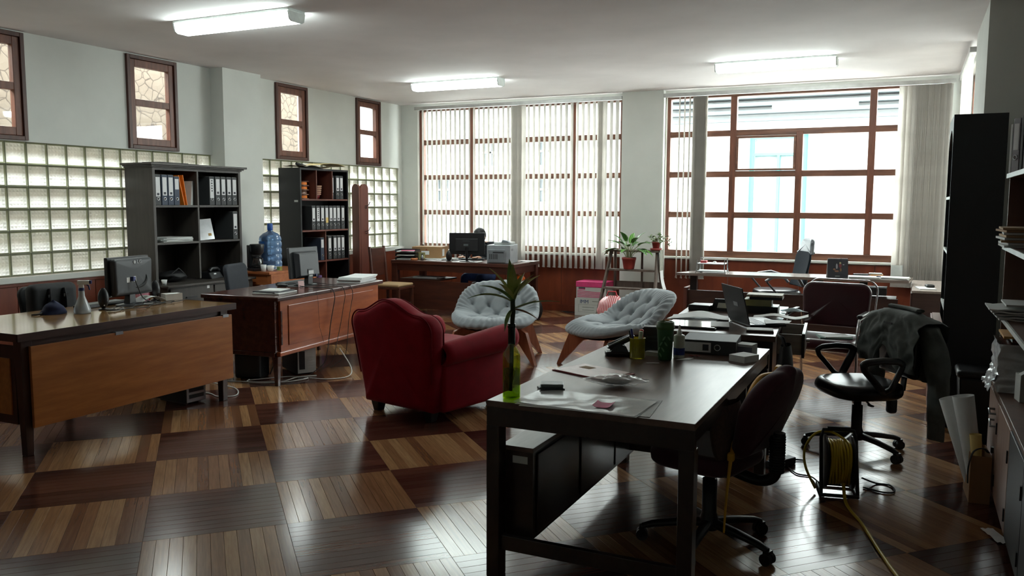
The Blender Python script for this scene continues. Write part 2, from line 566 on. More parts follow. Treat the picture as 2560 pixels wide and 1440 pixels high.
def block_mesh(w, h):
    """one hollow glass block lying in the yz plane, facing +x: rim, bevelled edge and 5x5 pressed facets"""
    mb = MB()
    hw, hh, d = w/2-0.0025, h/2-0.0025, 0.045
    q = 0.013; rec = 0.010
    N = 5
    mb.cur = 1
    A = [(0, -hw, -hh), (0, hw, -hh), (0, hw, hh), (0, -hw, hh)]
    Bv = [(-rec, -hw+q, -hh+q), (-rec, hw-q, -hh+q), (-rec, hw-q, hh-q), (-rec, -hw+q, hh-q)]
    Cv = [(-2*d, -hw, -hh), (-2*d, hw, -hh), (-2*d, hw, hh), (-2*d, -hw, hh)]
    mb.add(A+Bv, [(0, 1, 5, 4), (1, 2, 6, 5), (2, 3, 7, 6), (3, 0, 4, 7)])
    mb.add(A+Cv, [(1, 0, 4, 5), (2, 1, 5, 6), (3, 2, 6, 7), (0, 3, 7, 4)])
    mb.cur = 0
    for i in range(N):
        for j in range(N):
            y0 = -hw+q+(2*hw-2*q)*i/N; y1 = -hw+q+(2*hw-2*q)*(i+1)/N
            z0 = -hh+q+(2*hh-2*q)*j/N; z1 = -hh+q+(2*hh-2*q)*(j+1)/N
            mb.add([(-rec, y0, z0), (-rec, y1, z0), (-rec, y1, z1), (-rec, y0, z1), (-rec+0.005, (y0+y1)/2, (z0+z1)/2)],
                   [(0, 1, 4), (1, 2, 4), (2, 3, 4), (3, 0, 4)])
    return mb.mesh('glass_block', [BLOCK, BLOCKRIM])
nblk = 0
for (a, b) in (S1, S2):
    nc = round((b-a)/0.2085); w = (b-a)/nc
    me = block_mesh(w, bh)
    for i in range(nc):
        for j in range(6):
            o = bpy.data.objects.new('glass_block', me); COL.objects.link(o); o.parent = wall_left
            o.location = (XL-0.03, a+(i+0.5)*w, GB0+(j+0.5)*bh); nblk += 1
    mm = MB()
    for i in range(nc+1): mm.box(XL-0.115, XL-0.026, a+i*w-0.0025, a+i*w+0.0025, GB0, GB1)
    for j in range(7): mm.box(XL-0.114, XL-0.027, a, b, GB0+j*bh-0.0025, GB0+j*bh+0.0025)
    mm.build('mortar_grid', MORTAR, wall_left)
# pillars
struct('wall_pillar_left', MB().box(XL, -7.305, 7.53, 8.165, 0, HC), PLASTER)
struct('wall_pillar_back', MB().box(-3.755, -3.165, YW-0.12, YW+0.2, 0, HC), PLASTER)
struct('wall_pillar_right', MB().box(0.462, XR2+0.2, 7.52, 8.95, 0, HC), PLASTER)
# sills on the left wall
struct('trim_1', MB().box(XL, XL+0.045, S1[0], S1[1], 0.845, 0.9), SILLM, bevel=0.004)
struct('trim_2', MB().box(XL, XL+0.045, S2[0]-0.1, YW, 0.845, 0.9), SILLM, bevel=0.004)
# wainscot panels
PANELM = wood('wainscot_panel', (92, 38, 22), (124, 58, 33), 'z', 0.42, 1.4, 4, coat=0.1)
tw_ = thing('trim_3', None, None, (XL, 0, 0), kind='structure')
def panels_y(par, y0, y1, n, z1):
    w = (y1-y0)/n
    for i in range(n):
        MB().box(0.0, 0.02, y0+i*w+0.003, y0+(i+1)*w-0.003, 0.09, z1).build('panel', PANELM, par, bevel=0.002)
    MB().box(0.0, 0.026, y0, y1, 0, 0.09).build('skirting', WAINS, par)
    MB().box(0.0, 0.03, y0, y1, z1, z1+0.03).build('cap_rail', WAINS, par, bevel=0.004)
panels_y(tw_, YB, 7.53, 11, 0.81)
panels_y(tw_, 8.165, YW, 4, 0.81)
tb_ = thing('trim_4', None, None, (0, YW, 0), kind='structure')
def panels_x(par, x0, x1, n, z1):
    w = (x1-x0)/n
    for i in range(n):
        MB().box(x0+i*w+0.003, x0+(i+1)*w-0.003, -0.02, 0.0, 0.09, z1).build('panel', PANELM, par, bevel=0.002)
    MB().box(x0, x1, -0.026, 0, 0, 0.09).build('skirting', WAINS, par)
panels_x(tb_, XL, -3.755, 4, 0.83)
panels_x(tb_, -3.165, XR, 4, 0.83)
# ---- back (window) wall
OL = (-7.18, -3.755); OR_ = (-3.165, 0.36); BZ0, BZ1 = 0.87, 3.11
mb = MB()
def bw(x0, x1, z0, z1): mb.box(x0, x1, YW, YW+0.2, z0, z1)
bw(XL-0.2, XR2+0.2, -0.02, BZ0); bw(XL-0.2, XR2+0.2, BZ1, HC+0.05)
bw(XL-0.2, OL[0], BZ0, BZ1); bw(OL[1], OR_[0], BZ0, BZ1); bw(OR_[1], XR2+0.2, BZ0, BZ1)
struct('wall_back', mb, PLASTER)
struct('trim_5', MB().box(OL[0], OL[1], YW-0.05, YW, 0.84, 0.87), SILLM, bevel=0.004)
struct('trim_6', MB().box(OR_[0], OR_[1]+0.1, YW-0.05, YW, 0.84, 0.87), SILLM, bevel=0.004)
def back_window(name, x0, x1, verts, rows, merged=None):
    w = thing(name, None, None, (0, YW+0.05, 0), kind='structure')
    z0, z1 = BZ0, BZ1; fw = 0.085
    MB().box(x0, x1, -0.02, 0.07, z0, z0+0.09).build('frame_rail', FRAMEH, w, bevel=0.006)
    MB().box(x0, x1, -0.02, 0.07, z1-0.07, z1).build('frame_rail', FRAMEH, w, bevel=0.006)
    MB().box(x0, x0+0.07, -0.021, 0.071, z0+0.09, z1-0.07).build('frame_stile', FRAME, w, bevel=0.006)
    MB().box(x1-0.07, x1, -0.021, 0.071, z0+0.09, z1-0.07).build('frame_stile', FRAME, w, bevel=0.006)
    zs = [z0+0.09] + rows + [z1-0.07]
    for (vx, top) in verts:
        zt = z1-0.07 if top else rows[-1]
        MB().box(vx-fw/2, vx+fw/2, -0.018, 0.068, z0+0.09, zt).build('mullion', FRAME, w, bevel=0.006)
    for z in rows:
        MB().box(x0+0.07, x1-0.07, -0.012, 0.062, z-0.04, z+0.04).build('transom', FRAMEH, w, bevel=0.006)
    for r_ in range(len(zs)-1):
        full = r_ == len(zs)-2
        xs = [x0+0.07] + [vx for vx, t in verts if (t or not full)] + [x1-0.07]
        for c in range(len(xs)-1):
            MB().box(xs[c], xs[c+1], 0.022, 0.027, zs[r_], zs[r_+1]).build('pane', GLASS, w)
    return w
ROWS = [1.452, 2.005, 2.555]
back_window('window_5', OL[0], OL[1], [(-6.25, True), (-5.40, True), (-4.55, True)], ROWS)
w6 = back_window('window_6', OR_[0], OR_[1], [(-2.236, True), (-1.378, False), (-0.506, True)], ROWS)
# casement sash in the second row from the top
sx0, sx1, sz0, sz1 = -2.19, -1.42, 2.05, 2.51
s_ = MB()
for a in ((sx0, sx1, sz0, sz0+0.025), (sx0, sx1, sz1-0.03, sz1), (sx0, sx0+0.03, sz0+0.025, sz1-0.03), (sx1-0.03, sx1, sz0+0.025, sz1-0.03)):
    s_.box(a[0], a[1], -0.03, 0.018, a[2], a[3])
s_.build('casement_sash', FRAMEH, w6, bevel=0.004)
# ---- small windows high on the left wall
def small_window(name, y0, y1):
    w = thing(name, None, None, (XL, 0, 0), kind='structure')
    z0, z1 = WZ0, WZ1
    DARKF = DARKFRAME
    f = MB()
    f.box(-0.10, 0.03, y0, y0+0.04, z0, z1); f.box(-0.10, 0.03, y1-0.04, y1, z0, z1)
    f.box(-0.10, 0.03, y0+0.04, y1-0.04, z0, z0+0.04); f.box(-0.10, 0.03, y0+0.04, y1-0.04, z1-0.04, z1)
    f.build('outer_frame', DARKF, w, bevel=0.004)
    a0, a1, b0, b1 = y0+0.042, y1-0.042, z0+0.042, z1-0.042
    q = 0.066
    s = MB()
    s.box(-0.05, 0.012, a0, a0+q, b0, b1); s.box(-0.05, 0.012, a1-q, a1, b0, b1)
    s.box(-0.05, 0.012, a0+q, a1-q, b0, b0+q+0.01); s.box(-0.05, 0.012, a0+q, a1-q, b1-q-0.01, b1)
    s.build('sash', FRAME, w, bevel=0.005)
    zm = (b0+b1)/2
    MB().box(-0.048, 0.010, a0+q, a1-q, zm-0.035, zm+0.035).build('meeting_rail', FRAME, w, bevel=0.004)
    MB().box(-0.022, -0.018, a0+q, a1-q, b0+q, zm-0.03).build('pane', GLASS, w)
    MB().box(-0.022, -0.018, a0+q, a1-q, zm+0.03, b1-q).build('pane', GLASS, w)
DARKFRAME = wood('dark_frame_wood', (62, 34, 27), (86, 48, 36), 'z', 0.45, 3, 8)
for k, (a, b) in enumerate(LWIN): small_window('window_%d' % (k+1), a, b)
# ---- right wall, far part with a window, near part behind the shelves
mb = MB()
mb.box(XR, XR+0.2, 8.95, 9.25, -0.02, HC); mb.box(XR, XR+0.2, 11.35, YW+0.2, -0.02, HC)
mb.box(XR, XR+0.2, 9.25, 11.35, -0.02, 0.87); mb.box(XR, XR+0.2, 9.25, 11.35, 3.1, HC)
mb.box(XR2, XR2+0.2, YB, 7.6, -0.02, HC)
struct('wall_right', mb, PLASTER)
w7 = thing('window_7', None, None, (XR+0.05, 0, 0), kind='structure')
for y in (9.25, 10.26, 11.28): MB().box(0, 0.08, y, y+0.07, 0.87, 3.1).build('frame_stile', FRAME, w7, bevel=0.005)
for z in (0.87, 1.43, 1.98, 2.53, 3.02): MB().box(0.004, 0.076, 9.32, 11.28, z, z+0.08).build('transom', FRAMEH, w7)
for y in (9.32, 10.33): MB().box(0.038, 0.043, y, y+0.95, 0.95, 3.02).build('pane', GLASS, w7)
struct('wall_front', MB().box(XL-0.2, XR2+0.2, YB-0.2, YB, -0.02, HC), PLASTER)

# ================================================================== OUTSIDE
def adobe_mat():
    m, nt, b = base_mat('cracked_adobe')
    tc = nt.nodes.new('ShaderNodeTexCoord')
    nz = nt.nodes.new('ShaderNodeTexNoise'); nz.inputs['Scale'].default_value = 3; nz.inputs['Detail'].default_value = 5
    nt.links.new(tc.outputs['Object'], nz.inputs['Vector'])
    mx = nt.nodes.new('ShaderNodeMix'); mx.data_type = 'RGBA'; mx.inputs[0].default_value = 0.12
    nt.links.new(tc.outputs['Object'], mx.inputs[6]); nt.links.new(nz.outputs['Color'], mx.inputs[7])
    v = nt.nodes.new('ShaderNodeTexVoronoi'); v.feature = 'DISTANCE_TO_EDGE'; v.inputs['Scale'].default_value = 7.5
    nt.links.new(mx.outputs[2], v.inputs['Vector'])
    r = ramp(nt, v.outputs['Distance'], [(0.0, lin((40, 32, 26))), (0.022, lin((66, 54, 44))), (0.05, lin((88, 77, 66)))])
    n2 = ramp(nt, nz.outputs['Fac'], [(0.3, (0.82, 0.8, 0.78, 1)), (0.7, (1, 1, 1, 1))])
    m2 = nt.nodes.new('ShaderNodeMix'); m2.data_type = 'RGBA'; m2.blend_type = 'MULTIPLY'; m2.inputs[0].default_value = 1
    nt.links.new(r.outputs[0], m2.inputs[6]); nt.links.new(n2.outputs[0], m2.inputs[7])
    nt.links.new(m2.outputs[2], b.inputs['Base Color'])
    b.inputs['Roughness'].default_value = 0.95
    add_bump(nt, b, v.outputs['Distance'], 0.5, 0.02)
    return m
ad = MB().box(-10.1, -9.8, -3, 13.4, -0.5, 3.9).build('adobe_wall', adobe_mat())
tag(ad, 'cracked beige adobe wall outside the small high windows', 'wall')
yard = MB().box(-24, 12, -6, 24, -4.4, -4.2).build('street_ground', mat('pavement_grey', (196, 196, 192), 0.9))
tag(yard, 'grey street pavement outside below the windows', 'ground', kind='structure')
yd2 = MB().box(-9.8, XL-T, -3, 13.3, -0.5, -0.3).build('alley_ground', mat('alley_concrete', (170, 168, 160), 0.9))
tag(yd2, 'pale concrete alley strip beside the adobe wall', 'ground', kind='structure')
FAC = mat('facade_white', (156, 158, 158), 0.9, var=0.03)
TURQ = mat('turquoise_paint', (64, 132, 126), 0.6)
fb = thing('white_building', 'pale building with turquoise shuttered window across the street', 'building', (0, 20.2, -4.2))
def facade(parent, holes, x0, x1, z0, z1, m):
    xs = sorted({x0, x1, *[h[0] for h in holes], *[h[1] for h in holes]})
    b = MB()
    for i in range(len(xs)-1):
        a, c = xs[i], xs[i+1]
        hs = sorted([h for h in holes if h[0] <= a+1e-6 and h[1] >= c-1e-6], key=lambda h: h[2])
        zz = z0
        for h in hs:
            b.box(a, c, 0, 0.5, zz, h[2]); zz = h[3]
        b.box(a, c, 0, 0.5, zz, z1)
    return b.build('wall', m, parent)
# turquoise window about x -2.7..-1.3 at 20 m; storey line above
facade(fb, [(-3.5, -2.2, 4.55, 7.4)], -5.6, 3.2, 0, 8.2, FAC)
f = MB()
for a in ((-3.5, -3.4, 4.55, 7.4), (-2.3, -2.2, 4.55, 7.4), (-3.4, -2.3, 7.3, 7.4), (-3.4, -2.3, 6.92, 6.98), (-2.88, -2.82, 4.55, 6.92)):
    f.box(a[0], a[1], 0.1, 0.2, a[2], a[3])
f.build('window_frame', TURQ, fb)
PANEW = mat('pale_pane', (120, 134, 136), 0.2)
MB().box(-3.4, -2.3, 0.22, 0.25, 4.55, 7.3).build('window_pane', PANEW, fb)
MB().box(-3.65, -2.05, -0.1, 0.0, 4.4, 4.54).build('window_sill', FAC, fb)
EAVE = mat('eave_grey', (84, 92, 96), 0.8)
for k in range(4): MB().box(-5.6, 3.2, -0.15-0.12*k, 0.0, 7.7+0.16*k, 7.78+0.16*k).build('eave_moulding', EAVE, fb)
fb2 = thing('cream_building', 'pale building with grey sash windows seen through the left blind', 'building', (0, 23.5, -4.2))
hl = [(-10.35, -9.7, 5.85, 6.6), (-10.35, -9.7, 6.95, 7.8), (-12.3, -11.7, 6.95, 7.8), (-13.9, -13.3, 5.85, 6.6)]
facade(fb2, hl, -18, -5.9, 0, 11, FAC)
GREYW = mat('grey_window', (66, 70, 74), 0.25)
for h in hl:
    w_ = MB().box(h[0], h[1], 0.2, 0.24, h[2], h[3]).build('window', GREYW, fb2)
    MB().box((h[0]+h[1])/2-0.03, (h[0]+h[1])/2+0.03, 0.16, 0.2, h[2], h[3]).box(h[0], h[1], 0.16, 0.199, (h[2]+h[3])/2-0.03, (h[2]+h[3])/2+0.03).build('glazing_bar', FAC, w_)
# ================================================================== CEILING LIGHTS
TUBE = emit_mat('fluorescent_diffuser', (240, 255, 250), LAMP_STRENGTH)
LBASE = mat('lamp_housing_white', (222, 230, 226), 0.5)
def ceiling_light(x, y, label):
    t = thing('ceiling_light', label, 'ceiling lamp', (x, y, HC), group='fluorescent ceiling lights')
    L = 1.24
    MB().box(-L/2-0.01, L/2+0.01, -0.105, 0.105, -0.02, 0).build('housing', LBASE, t)
    prof = [(-0.10, -0.02), (-0.085, -0.085), (-0.06, -0.10), (0.06, -0.10), (0.085, -0.085), (0.10, -0.02)]
    MB().prism(prof, -L/2, L/2, YZ).build('diffuser', TUBE, t)
    for sx in (-1, 1):
        MB().prism([(a*1.03, b-0.002) for a, b in prof], 0, 0.015, Tm(x=sx*(L/2+0.0005) - (0.015 if sx < 0 else 0)) @ YZ).build('end_cap', LBASE, t)
ceiling_light(-5.22, 5.57, 'large glowing ceiling lamp nearest the camera, above the left desks')
ceiling_light(-5.34, 9.58, 'glowing ceiling lamp in front of the left blind')
ceiling_light(-1.42, 9.62, 'glowing ceiling lamp in front of the right window')
# ================================================================== BLINDS
SLAT = translucent('blind_fabric', (208, 204, 199), (214, 211, 206), 0.02, 0.5, tw=0.6)
RAIL = mat('blind_rail', (196, 196, 194), 0.4, 0.3)
CORD = mat('white_cord', (214, 212, 206), 0.7)
def slat_mesh(w, h):
    mb = MB()
    def fn(u, v):
        a = (u-0.5)
        return (a*w, 0.006*(1-4*a*a), -v*h)
    mb.grid(fn, 7, 2); 
    mb.grid(lambda u, v: Vector(fn(u, v))+Vector((0, -0.0012, 0)), 7, 2, flip=True)
    mb.box(-w/2, w/2, -0.004, 0.006, -h-0.012, -h+0.004)
    return mb.mesh('slat', SLAT)
brnd = random.Random(5)
def blind(name, label, x0, x1, items, y, ztop, zbot):
    t = thing(name, label, 'window blind', (0, y, ztop), group='vertical blinds')
    MB().box(x0, x1, -0.03, 0.03, -0.005, 0.045).build('head_rail', RAIL, t, bevel=0.004)
    me = slat_mesh(0.092, ztop-zbot)
    for (x, ang) in items:
        o = bpy.data.objects.new('slat', me); COL.objects.link(o); o.parent = t
        o.location = (x, 0, -0.015); o.rotation_euler = (0, 0, ang)
    return t
def around(a): return R(a + brnd.uniform(-3.5, 3.5))
items = []
x = OL[0]+0.06
while x < -3.80:
    a = 137
    if -5.60 < x < -5.55: a = 178
    elif -5.50 < x < -5.28: a = 175
    elif -4.12 < x < -4.03: a = 170
    items.append((x, around(a)))
    x += 0.083 if x < -5.3 else 0.086
# flat slats gathered near the middle
items += [(-5.44, around(172)), (-5.36, around(168)), (-4.07, around(174))]
blind('vertical_blind', 'beige vertical slat blind spread across the left window', OL[0], -3.76, items, YW-0.10, 3.06, 0.68)
items = [(-3.12, around(120)), (-2.94, around(118)), (-2.87, around(118)), (-2.80, around(118))]
items += [(-2.74+0.0115*k, around(128)) for k in range(15)]
items += [(-0.17, around(174)), (-0.11, around(168)), (-0.07, around(150))]
items += [(-0.04+0.017*k, around(132 + (k % 4)*7)) for k in range(23)]
b2 = blind('vertical_blind', 'beige vertical slat blind drawn to both sides of the right window', OR_[0], 0.40, items, YW-0.10, 3.06, 0.60)
b3 = thing('vertical_blind', 'tan slat blind on the right side wall, seen edge on', 'window blind', (XR-0.07, 0, 3.06), group='vertical blinds')
MB().box(-0.03, 0.03, 9.3, 11.35, -0.005, 0.045).build('head_rail', RAIL, b3)
me = slat_mesh(0.092, 2.3)
for k in range(25):
    o = bpy.data.objects.new('slat', me); COL.objects.link(o); o.parent = b3
    o.location = (0, 9.36+0.08*k, -0.015); o.rotation_euler = (0, 0, around(75))
# pull cord of the left blind
# ================================================================== DESKS AND SHELVES
OAKX = wood('honey_oak_panel', (140, 80, 34), (182, 114, 56), 'y', 0.35, 2.2, 9, coat=0.1, c3=(160, 96, 44))
OAKTOP = wood('honey_oak_top', (128, 92, 52), (160, 120, 72), 'y', 0.12, 2.0, 8, coat=0.6)
DKW = wood('dark_walnut', (46, 25, 20), (70, 40, 32), 'y', 0.35, 3, 8, coat=0.2)
DKWZ = wood('dark_walnut_upright', (44, 24, 19), (66, 37, 29), 'z', 0.35, 3, 8, coat=0.2)
MAHO = wood('mahogany_panel', (138, 66, 32), (178, 96, 50), 'y', 0.3, 2.0, 6, coat=0.3)
MAHOD = wood('mahogany_dark', (56, 26, 20), (84, 44, 32), 'y', 0.25, 2.4, 8, coat=0.4)
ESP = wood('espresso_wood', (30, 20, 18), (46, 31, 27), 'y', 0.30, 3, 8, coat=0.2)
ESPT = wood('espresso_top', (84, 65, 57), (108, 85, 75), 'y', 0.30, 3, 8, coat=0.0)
FARW = wood('far_desk_wood', (62, 30, 22), (88, 46, 32), 'x', 0.4, 2.4, 7, coat=0.1)
GREYW2 = wood('grey_brown_laminate', (52, 47, 43), (68, 62, 57), 'z', 0.5, 3, 8)
BLKLAM = mat('black_laminate', (20, 20, 24), 0.5, var=0.15)
REDBR = wood('red_brown_laminate', (92, 50, 42), (116, 66, 54), 'z', 0.45, 2, 6)

# ---- left desk with the honey oak panel (A)
A = thing('oak_desk', 'honey coloured wooden desk with overhanging front panel at the left edge', 'desk', (-4.985, 3.34, 0))
MB().box(-0.90, 0.06, -0.04, 1.80, 0.745, 0.785).build('tabletop', OAKTOP, A, bevel=0.004)
MB().box(0.0605, 0.068, -0.045, 1.805, 0.738, 0.787).box(-0.9, 0.0604, -0.048, -0.0405, 0.738, 0.787).box(-0.9, 0.0604, 1.8005, 1.808, 0.738, 0.787).build('edge_band', DKW, A)
for a_ in ((-0.02, 0.02), (-0.84, -0.80)): MB().box(*a_, 0.06, 1.70, 0.66, 0.744).build('apron', DKW, A)
for (x, y) in ((0.0, 0.03), (0.0, 1.70), (-0.82, 0.03), (-0.82, 1.70)):
    MB().frustum((x, y, 0), (0.05, 0.05), (x, y, 0.744), (0.075, 0.075)).build('leg', DKWZ, A, bevel=0.004)
MB().box(0.04, 0.062, 0.04, 1.76, 0.18, 0.70).build('front_panel', OAKX, A, bevel=0.003)
MB().box(-0.78, -0.04, 0.0, 0.02, 0.20, 0.70).build('side_panel', DKWZ, A)
MB().box(-0.74, -0.08, -0.008, 0.0, 0.26, 0.62).build('side_inset', OAKX, A)
for y in (0.66, 1.66): MB().box(0.035, 0.066, y, y+0.06, 0.684, 0.706).build('bracket', STEEL, A)
# ---- middle desk (B)
B_ = thing('mahogany_desk', 'polished red brown wooden desk with dark end panel, middle of left side', 'desk', (-4.915, 5.62, 0), R(4.5))
MB().box(-0.80, 0.025, -0.02, 1.80, 0.748, 0.785).build('tabletop', MAHOD, B_, bevel=0.008)
MB().box(-0.022, 0.0, 0.05, 1.73, 0.30, 0.748).build('front_panel', MAHO, B_)
MB().box(0.0005, 0.008, 0.16, 1.62, 0.345, 0.70).build('front_inset', MAHO, B_, bevel=0.006)
MB().box(0.0, 0.006, 0.05, 0.07, 0.36, 0.66).build('beading', MAHOD, B_)
MB().box(-0.03, 0.014, 0.02, 1.76, 0.262, 0.30).build('base_moulding', MAHO, B_, bevel=0.006)
MB().box(-0.78, -0.022, 0.0, 0.045, 0.30, 0.748).build('side_panel', MAHOD, B_)
MB().box(-0.78, -0.03, -0.004, 0.05, 0.258, 0.298).build('side_moulding', MAHOD, B_, bevel=0.006)
MB().box(-0.78, -0.022, 1.735, 1.76, 0.30, 0.748).build('side_panel', MAHOD, B_)
MB().box(-0.76, -0.03, 0.05, 0.40, 0.28, 0.74).build('drawer_pedestal', MAHOD, B_)
MB().box(-0.76, -0.03, 1.28, 1.73, 0.28, 0.74).build('drawer_pedestal', MAHOD, B_)
for (x, y) in ((-0.035, 0.035), (-0.035, 1.72), (-0.74, 0.035), (-0.74, 1.72)):
    MB().frustum((x, y, 0), (0.034, 0.034), (x, y, 0.262), (0.058, 0.058)).build('leg', MAHOD, B_, bevel=0.004)
MB().box(-0.03, -0.005, 1.55, 1.59, 0.7, 0.702)
# ---- far desk (C)
C_ = thing('far_desk', 'dark cluttered wooden desk in front of the left blind', 'desk', (-6.74, 10.13, 0))
MB().box(0, 1.96, 0, 0.86, 0.735, 0.785).build('tabletop', FARW, C_, bevel=0.006)
MB().box(0.04, 1.92, 0.03, 0.05, 0.64, 0.735).box(1.89, 1.92, 0.05, 0.80, 0.64, 0.735).box(0.04, 0.07, 0.05, 0.80, 0.64, 0.735).build('apron', FARW, C_)
for (x, y) in ((0.05, 0.05), (1.90, 0.05), (0.05, 0.80), (1.90, 0.80)):
    MB().box(x-0.045, x+0.045, y-0.04, y+0.04, 0, 0.735).build('leg', FARW, C_, bevel=0.004)
MB().box(0.1, 1.85, 0.06, 0.085, 0.10, 0.50).build('modesty_panel', FARW, C_)
MB().box(0.095, 0.75, 0.09, 0.6, 0.50, 0.52).build('under_shelf', FARW, C_)
MB().box(1.45, 1.86, 0.2, 0.78, 0.05, 0.50).build('pedestal', FARW, C_)
# ---- far right desk (D): thin pale top on posts
DTOP = wood('grey_laminate_top', (116, 104, 98), (140, 126, 118), 'x', 0.22, 2, 8, coat=0.1)
DPAN = wood('far_right_panel', (58, 38, 34), (78, 54, 48), 'x', 0.45, 2.4, 7)
D_ = thing('long_desk', 'long thin-topped desk in front of the right window', 'desk', (-2.52, 9.86, 0))
dp = [(0.0, 0.0), (2.52, 0.10), (2.56, 0.58), (2.2, 0.62), (0.40, 0.50), (0.12, 0.36)]
MB().prism(dp, 0.755, 0.785).build('tabletop', DTOP, D_, bevel=0.006)
for (x, y) in ((0.17, 0.22), (1.60, 0.26)):
    MB().box(x-0.04, x+0.04, y-0.03, y+0.03, 0.57, 0.755).build('post', BLACKP, D_)
MB().box(0.10, 2.42, 0.16, 0.20, 0.03, 0.57).build('front_panel', DPAN, D_, bevel=0.003)
MB().box(0.07, 0.11, 0.12, 0.50, 0.0, 0.60).build('end_panel', REDBR, D_)
MB().box(1.95, 2.40, 0.205, 0.55, 0.03, 0.57).build('pedestal', DPAN, D_)
MB().box(1.80, 2.30, 0.22, 0.5, 0.60, 0.68).build('keyboard_tray', GREYP, D_)
MB().box(2.02, 2.10, 0.3, 0.4, 0.57, 0.755).build('post', BLACKP, D_)
# ---- middle right desk (E) with a pulled-out drawer
E_ = thing('laptop_desk', 'dark wooden desk under the open laptop, drawer pulled out', 'desk', (-1.50, 5.37, 0), R(4.5))
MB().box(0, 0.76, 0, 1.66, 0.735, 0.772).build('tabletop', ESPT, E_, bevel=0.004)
MB().box(0.03, 0.72, 0.03, 0.05, 0.20, 0.735).build('front_panel', ESP, E_)
MB().box(0.02, 0.04, 0.06, 1.60, 0.25, 0.735).build('side_panel', ESP, E_)
MB().box(0.36, 0.70, 0.55, 1.25, 0.12, 0.735).build('drawer_pedestal', ESP, E_)
for (x, y) in ((0.05, 0.05), (0.71, 0.05), (0.05, 1.60), (0.71, 1.60)):
    MB().box(x-0.035, x+0.035, y-0.035, y+0.035, 0, 0.734).build('leg', ESP, E_, bevel=0.003)
dr = MB()
dr.box(0.74, 0.90, 0.62, 0.635, 0.56, 0.70).box(0.74, 0.90, 1.165, 1.18, 0.56, 0.70).box(0.74, 0.90, 0.635, 1.165, 0.555, 0.565)
dro = dr.build('drawer', wood('drawer_pale_wood', (150, 140, 132), (178, 168, 158), 'x', 0.5), E_)
MB().box(0.90, 0.92, 0.60, 1.20, 0.54, 0.71).build('drawer_front', ESP, dro)
MB().cyl((0.921, 0.9, 0.62), (0.945, 0.9, 0.62), 0.014).build('knob', CHROME, dro)
# ---- front desk (F)
F_ = thing('front_desk', 'dark espresso table desk with bottle vase, nearest the camera', 'desk', (-1.59, 3.10, 0))
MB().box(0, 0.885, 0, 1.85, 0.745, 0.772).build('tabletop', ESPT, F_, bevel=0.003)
for a_ in ((0.0, 0.885, 0.004, 0.035, 0.665), (0.0, 0.885, 1.81, 1.846, 0.665), (0.004, 0.035, 0.0355, 1.8095, 0.69), (0.85, 0.881, 0.0355, 1.8095, 0.69)):
    MB().box(*a_, 0.745).build('apron', ESP, F_)
for (x, y) in ((0.03, 0.035), (0.855, 0.035), (0.03, 1.815), (0.855, 1.815)):
    MB().box(x-0.03, x+0.03, y-0.035, y+0.035, 0, 0.665 if y < 1 else 0.664).build('leg', ESP, F_, bevel=0.003)
MB().box(0.06, 0.825, 0.02, 0.05, 0.12, 0.185).build('stretcher', ESP, F_, bevel=0.003)
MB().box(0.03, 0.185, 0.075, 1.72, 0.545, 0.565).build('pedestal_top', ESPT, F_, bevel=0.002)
MB().box(0.04, 0.18, 0.085, 1.70, 0.16, 0.544).build('pedestal', ESP, F_)
MB().box(0.085, 0.155, 0.0828, 0.0848, 0.49, 0.522).build('paper_tag', PAPER2, F_)
MB().box(0.19, 0.83, 1.42, 1.45, 0.20, 0.74).build('modesty_panel', ESP, F_)
for y in (0.12, 0.65, 1.18): MB().box(0.1805, 0.188, y, y+0.5, 0.18, 0.53).build('drawer_front', ESP, F_, bevel=0.003)

# ---- grey-brown bookshelf against the glass blocks (G), local: x out of the wall, y along the wall
G_ = thing('bookshelf', 'grey brown bookshelf with moulded cornice in front of the glass blocks', 'bookshelf', (XL+0.05, 6.25, 0))
gw, gd = 1.255, 0.40
MB().box(0, gd, 0, 0.035, 0.74, 1.95).build('side_panel', GREYW2, G_, bevel=0.002)
MB().box(0, gd, gw-0.035, gw, 0.74, 1.95).build('side_panel', GREYW2, G_, bevel=0.002)
MB().box(0, 0.015, 0.035, gw-0.035, 0.74, 1.95).build('back_panel', GREYW2, G_)
MB().box(0.016, gd-0.005, 0.60, 0.622, 0.765, 1.93).build('divider', GREYW2, G_)
for z in (1.565, 1.175):
    MB().box(0.016, gd-0.003, 0.036, 0.599, z-0.022, z).build('shelf', GREYW2, G_)
    MB().box(0.016, gd-0.003, 0.623, gw-0.036, z-0.022, z).build('shelf', GREYW2, G_)
MB().box(0, gd, 0.035, gw-0.035, 1.93, 1.95).build('top_panel', GREYW2, G_)
cn = MB()
for k, (e, z0, z1) in enumerate(((0.012, 1.95, 1.963), (0.03, 1.963, 1.978), (0.055, 1.978, 2.0))):
    cn.box(0, gd+e, -e, gw+e, z0, z1)
cn.build('cornice', GREYW2, G_, bevel=0.003)
MB().box(0, 0.60, -0.03, gw+0.0, 0.715, 0.74).build('base_top', GREYW2, G_, bevel=0.004)
MB().box(0, 0.56, 0.0, gw-0.03, 0.0, 0.715).build('base_cabinet', GREYW2, G_)
for k in range(2):
    for j in range(3):
        y0 = 0.02+0.61*k; z1 = 0.70-0.225*j
        d = MB().box(0.5605, 0.578, y0, y0+0.59, z1-0.21, z1).build('drawer_front', GREYW2, G_, bevel=0.003)
        MB().box(0.578, 0.594, y0+0.2, y0+0.34, z1-0.11, z1-0.095).build('handle', BLACKP, d)
MB().box(0.579, 0.5805, 0.515, 0.55, 0.67, 0.70).build('paper_tag', PAPER, G_)
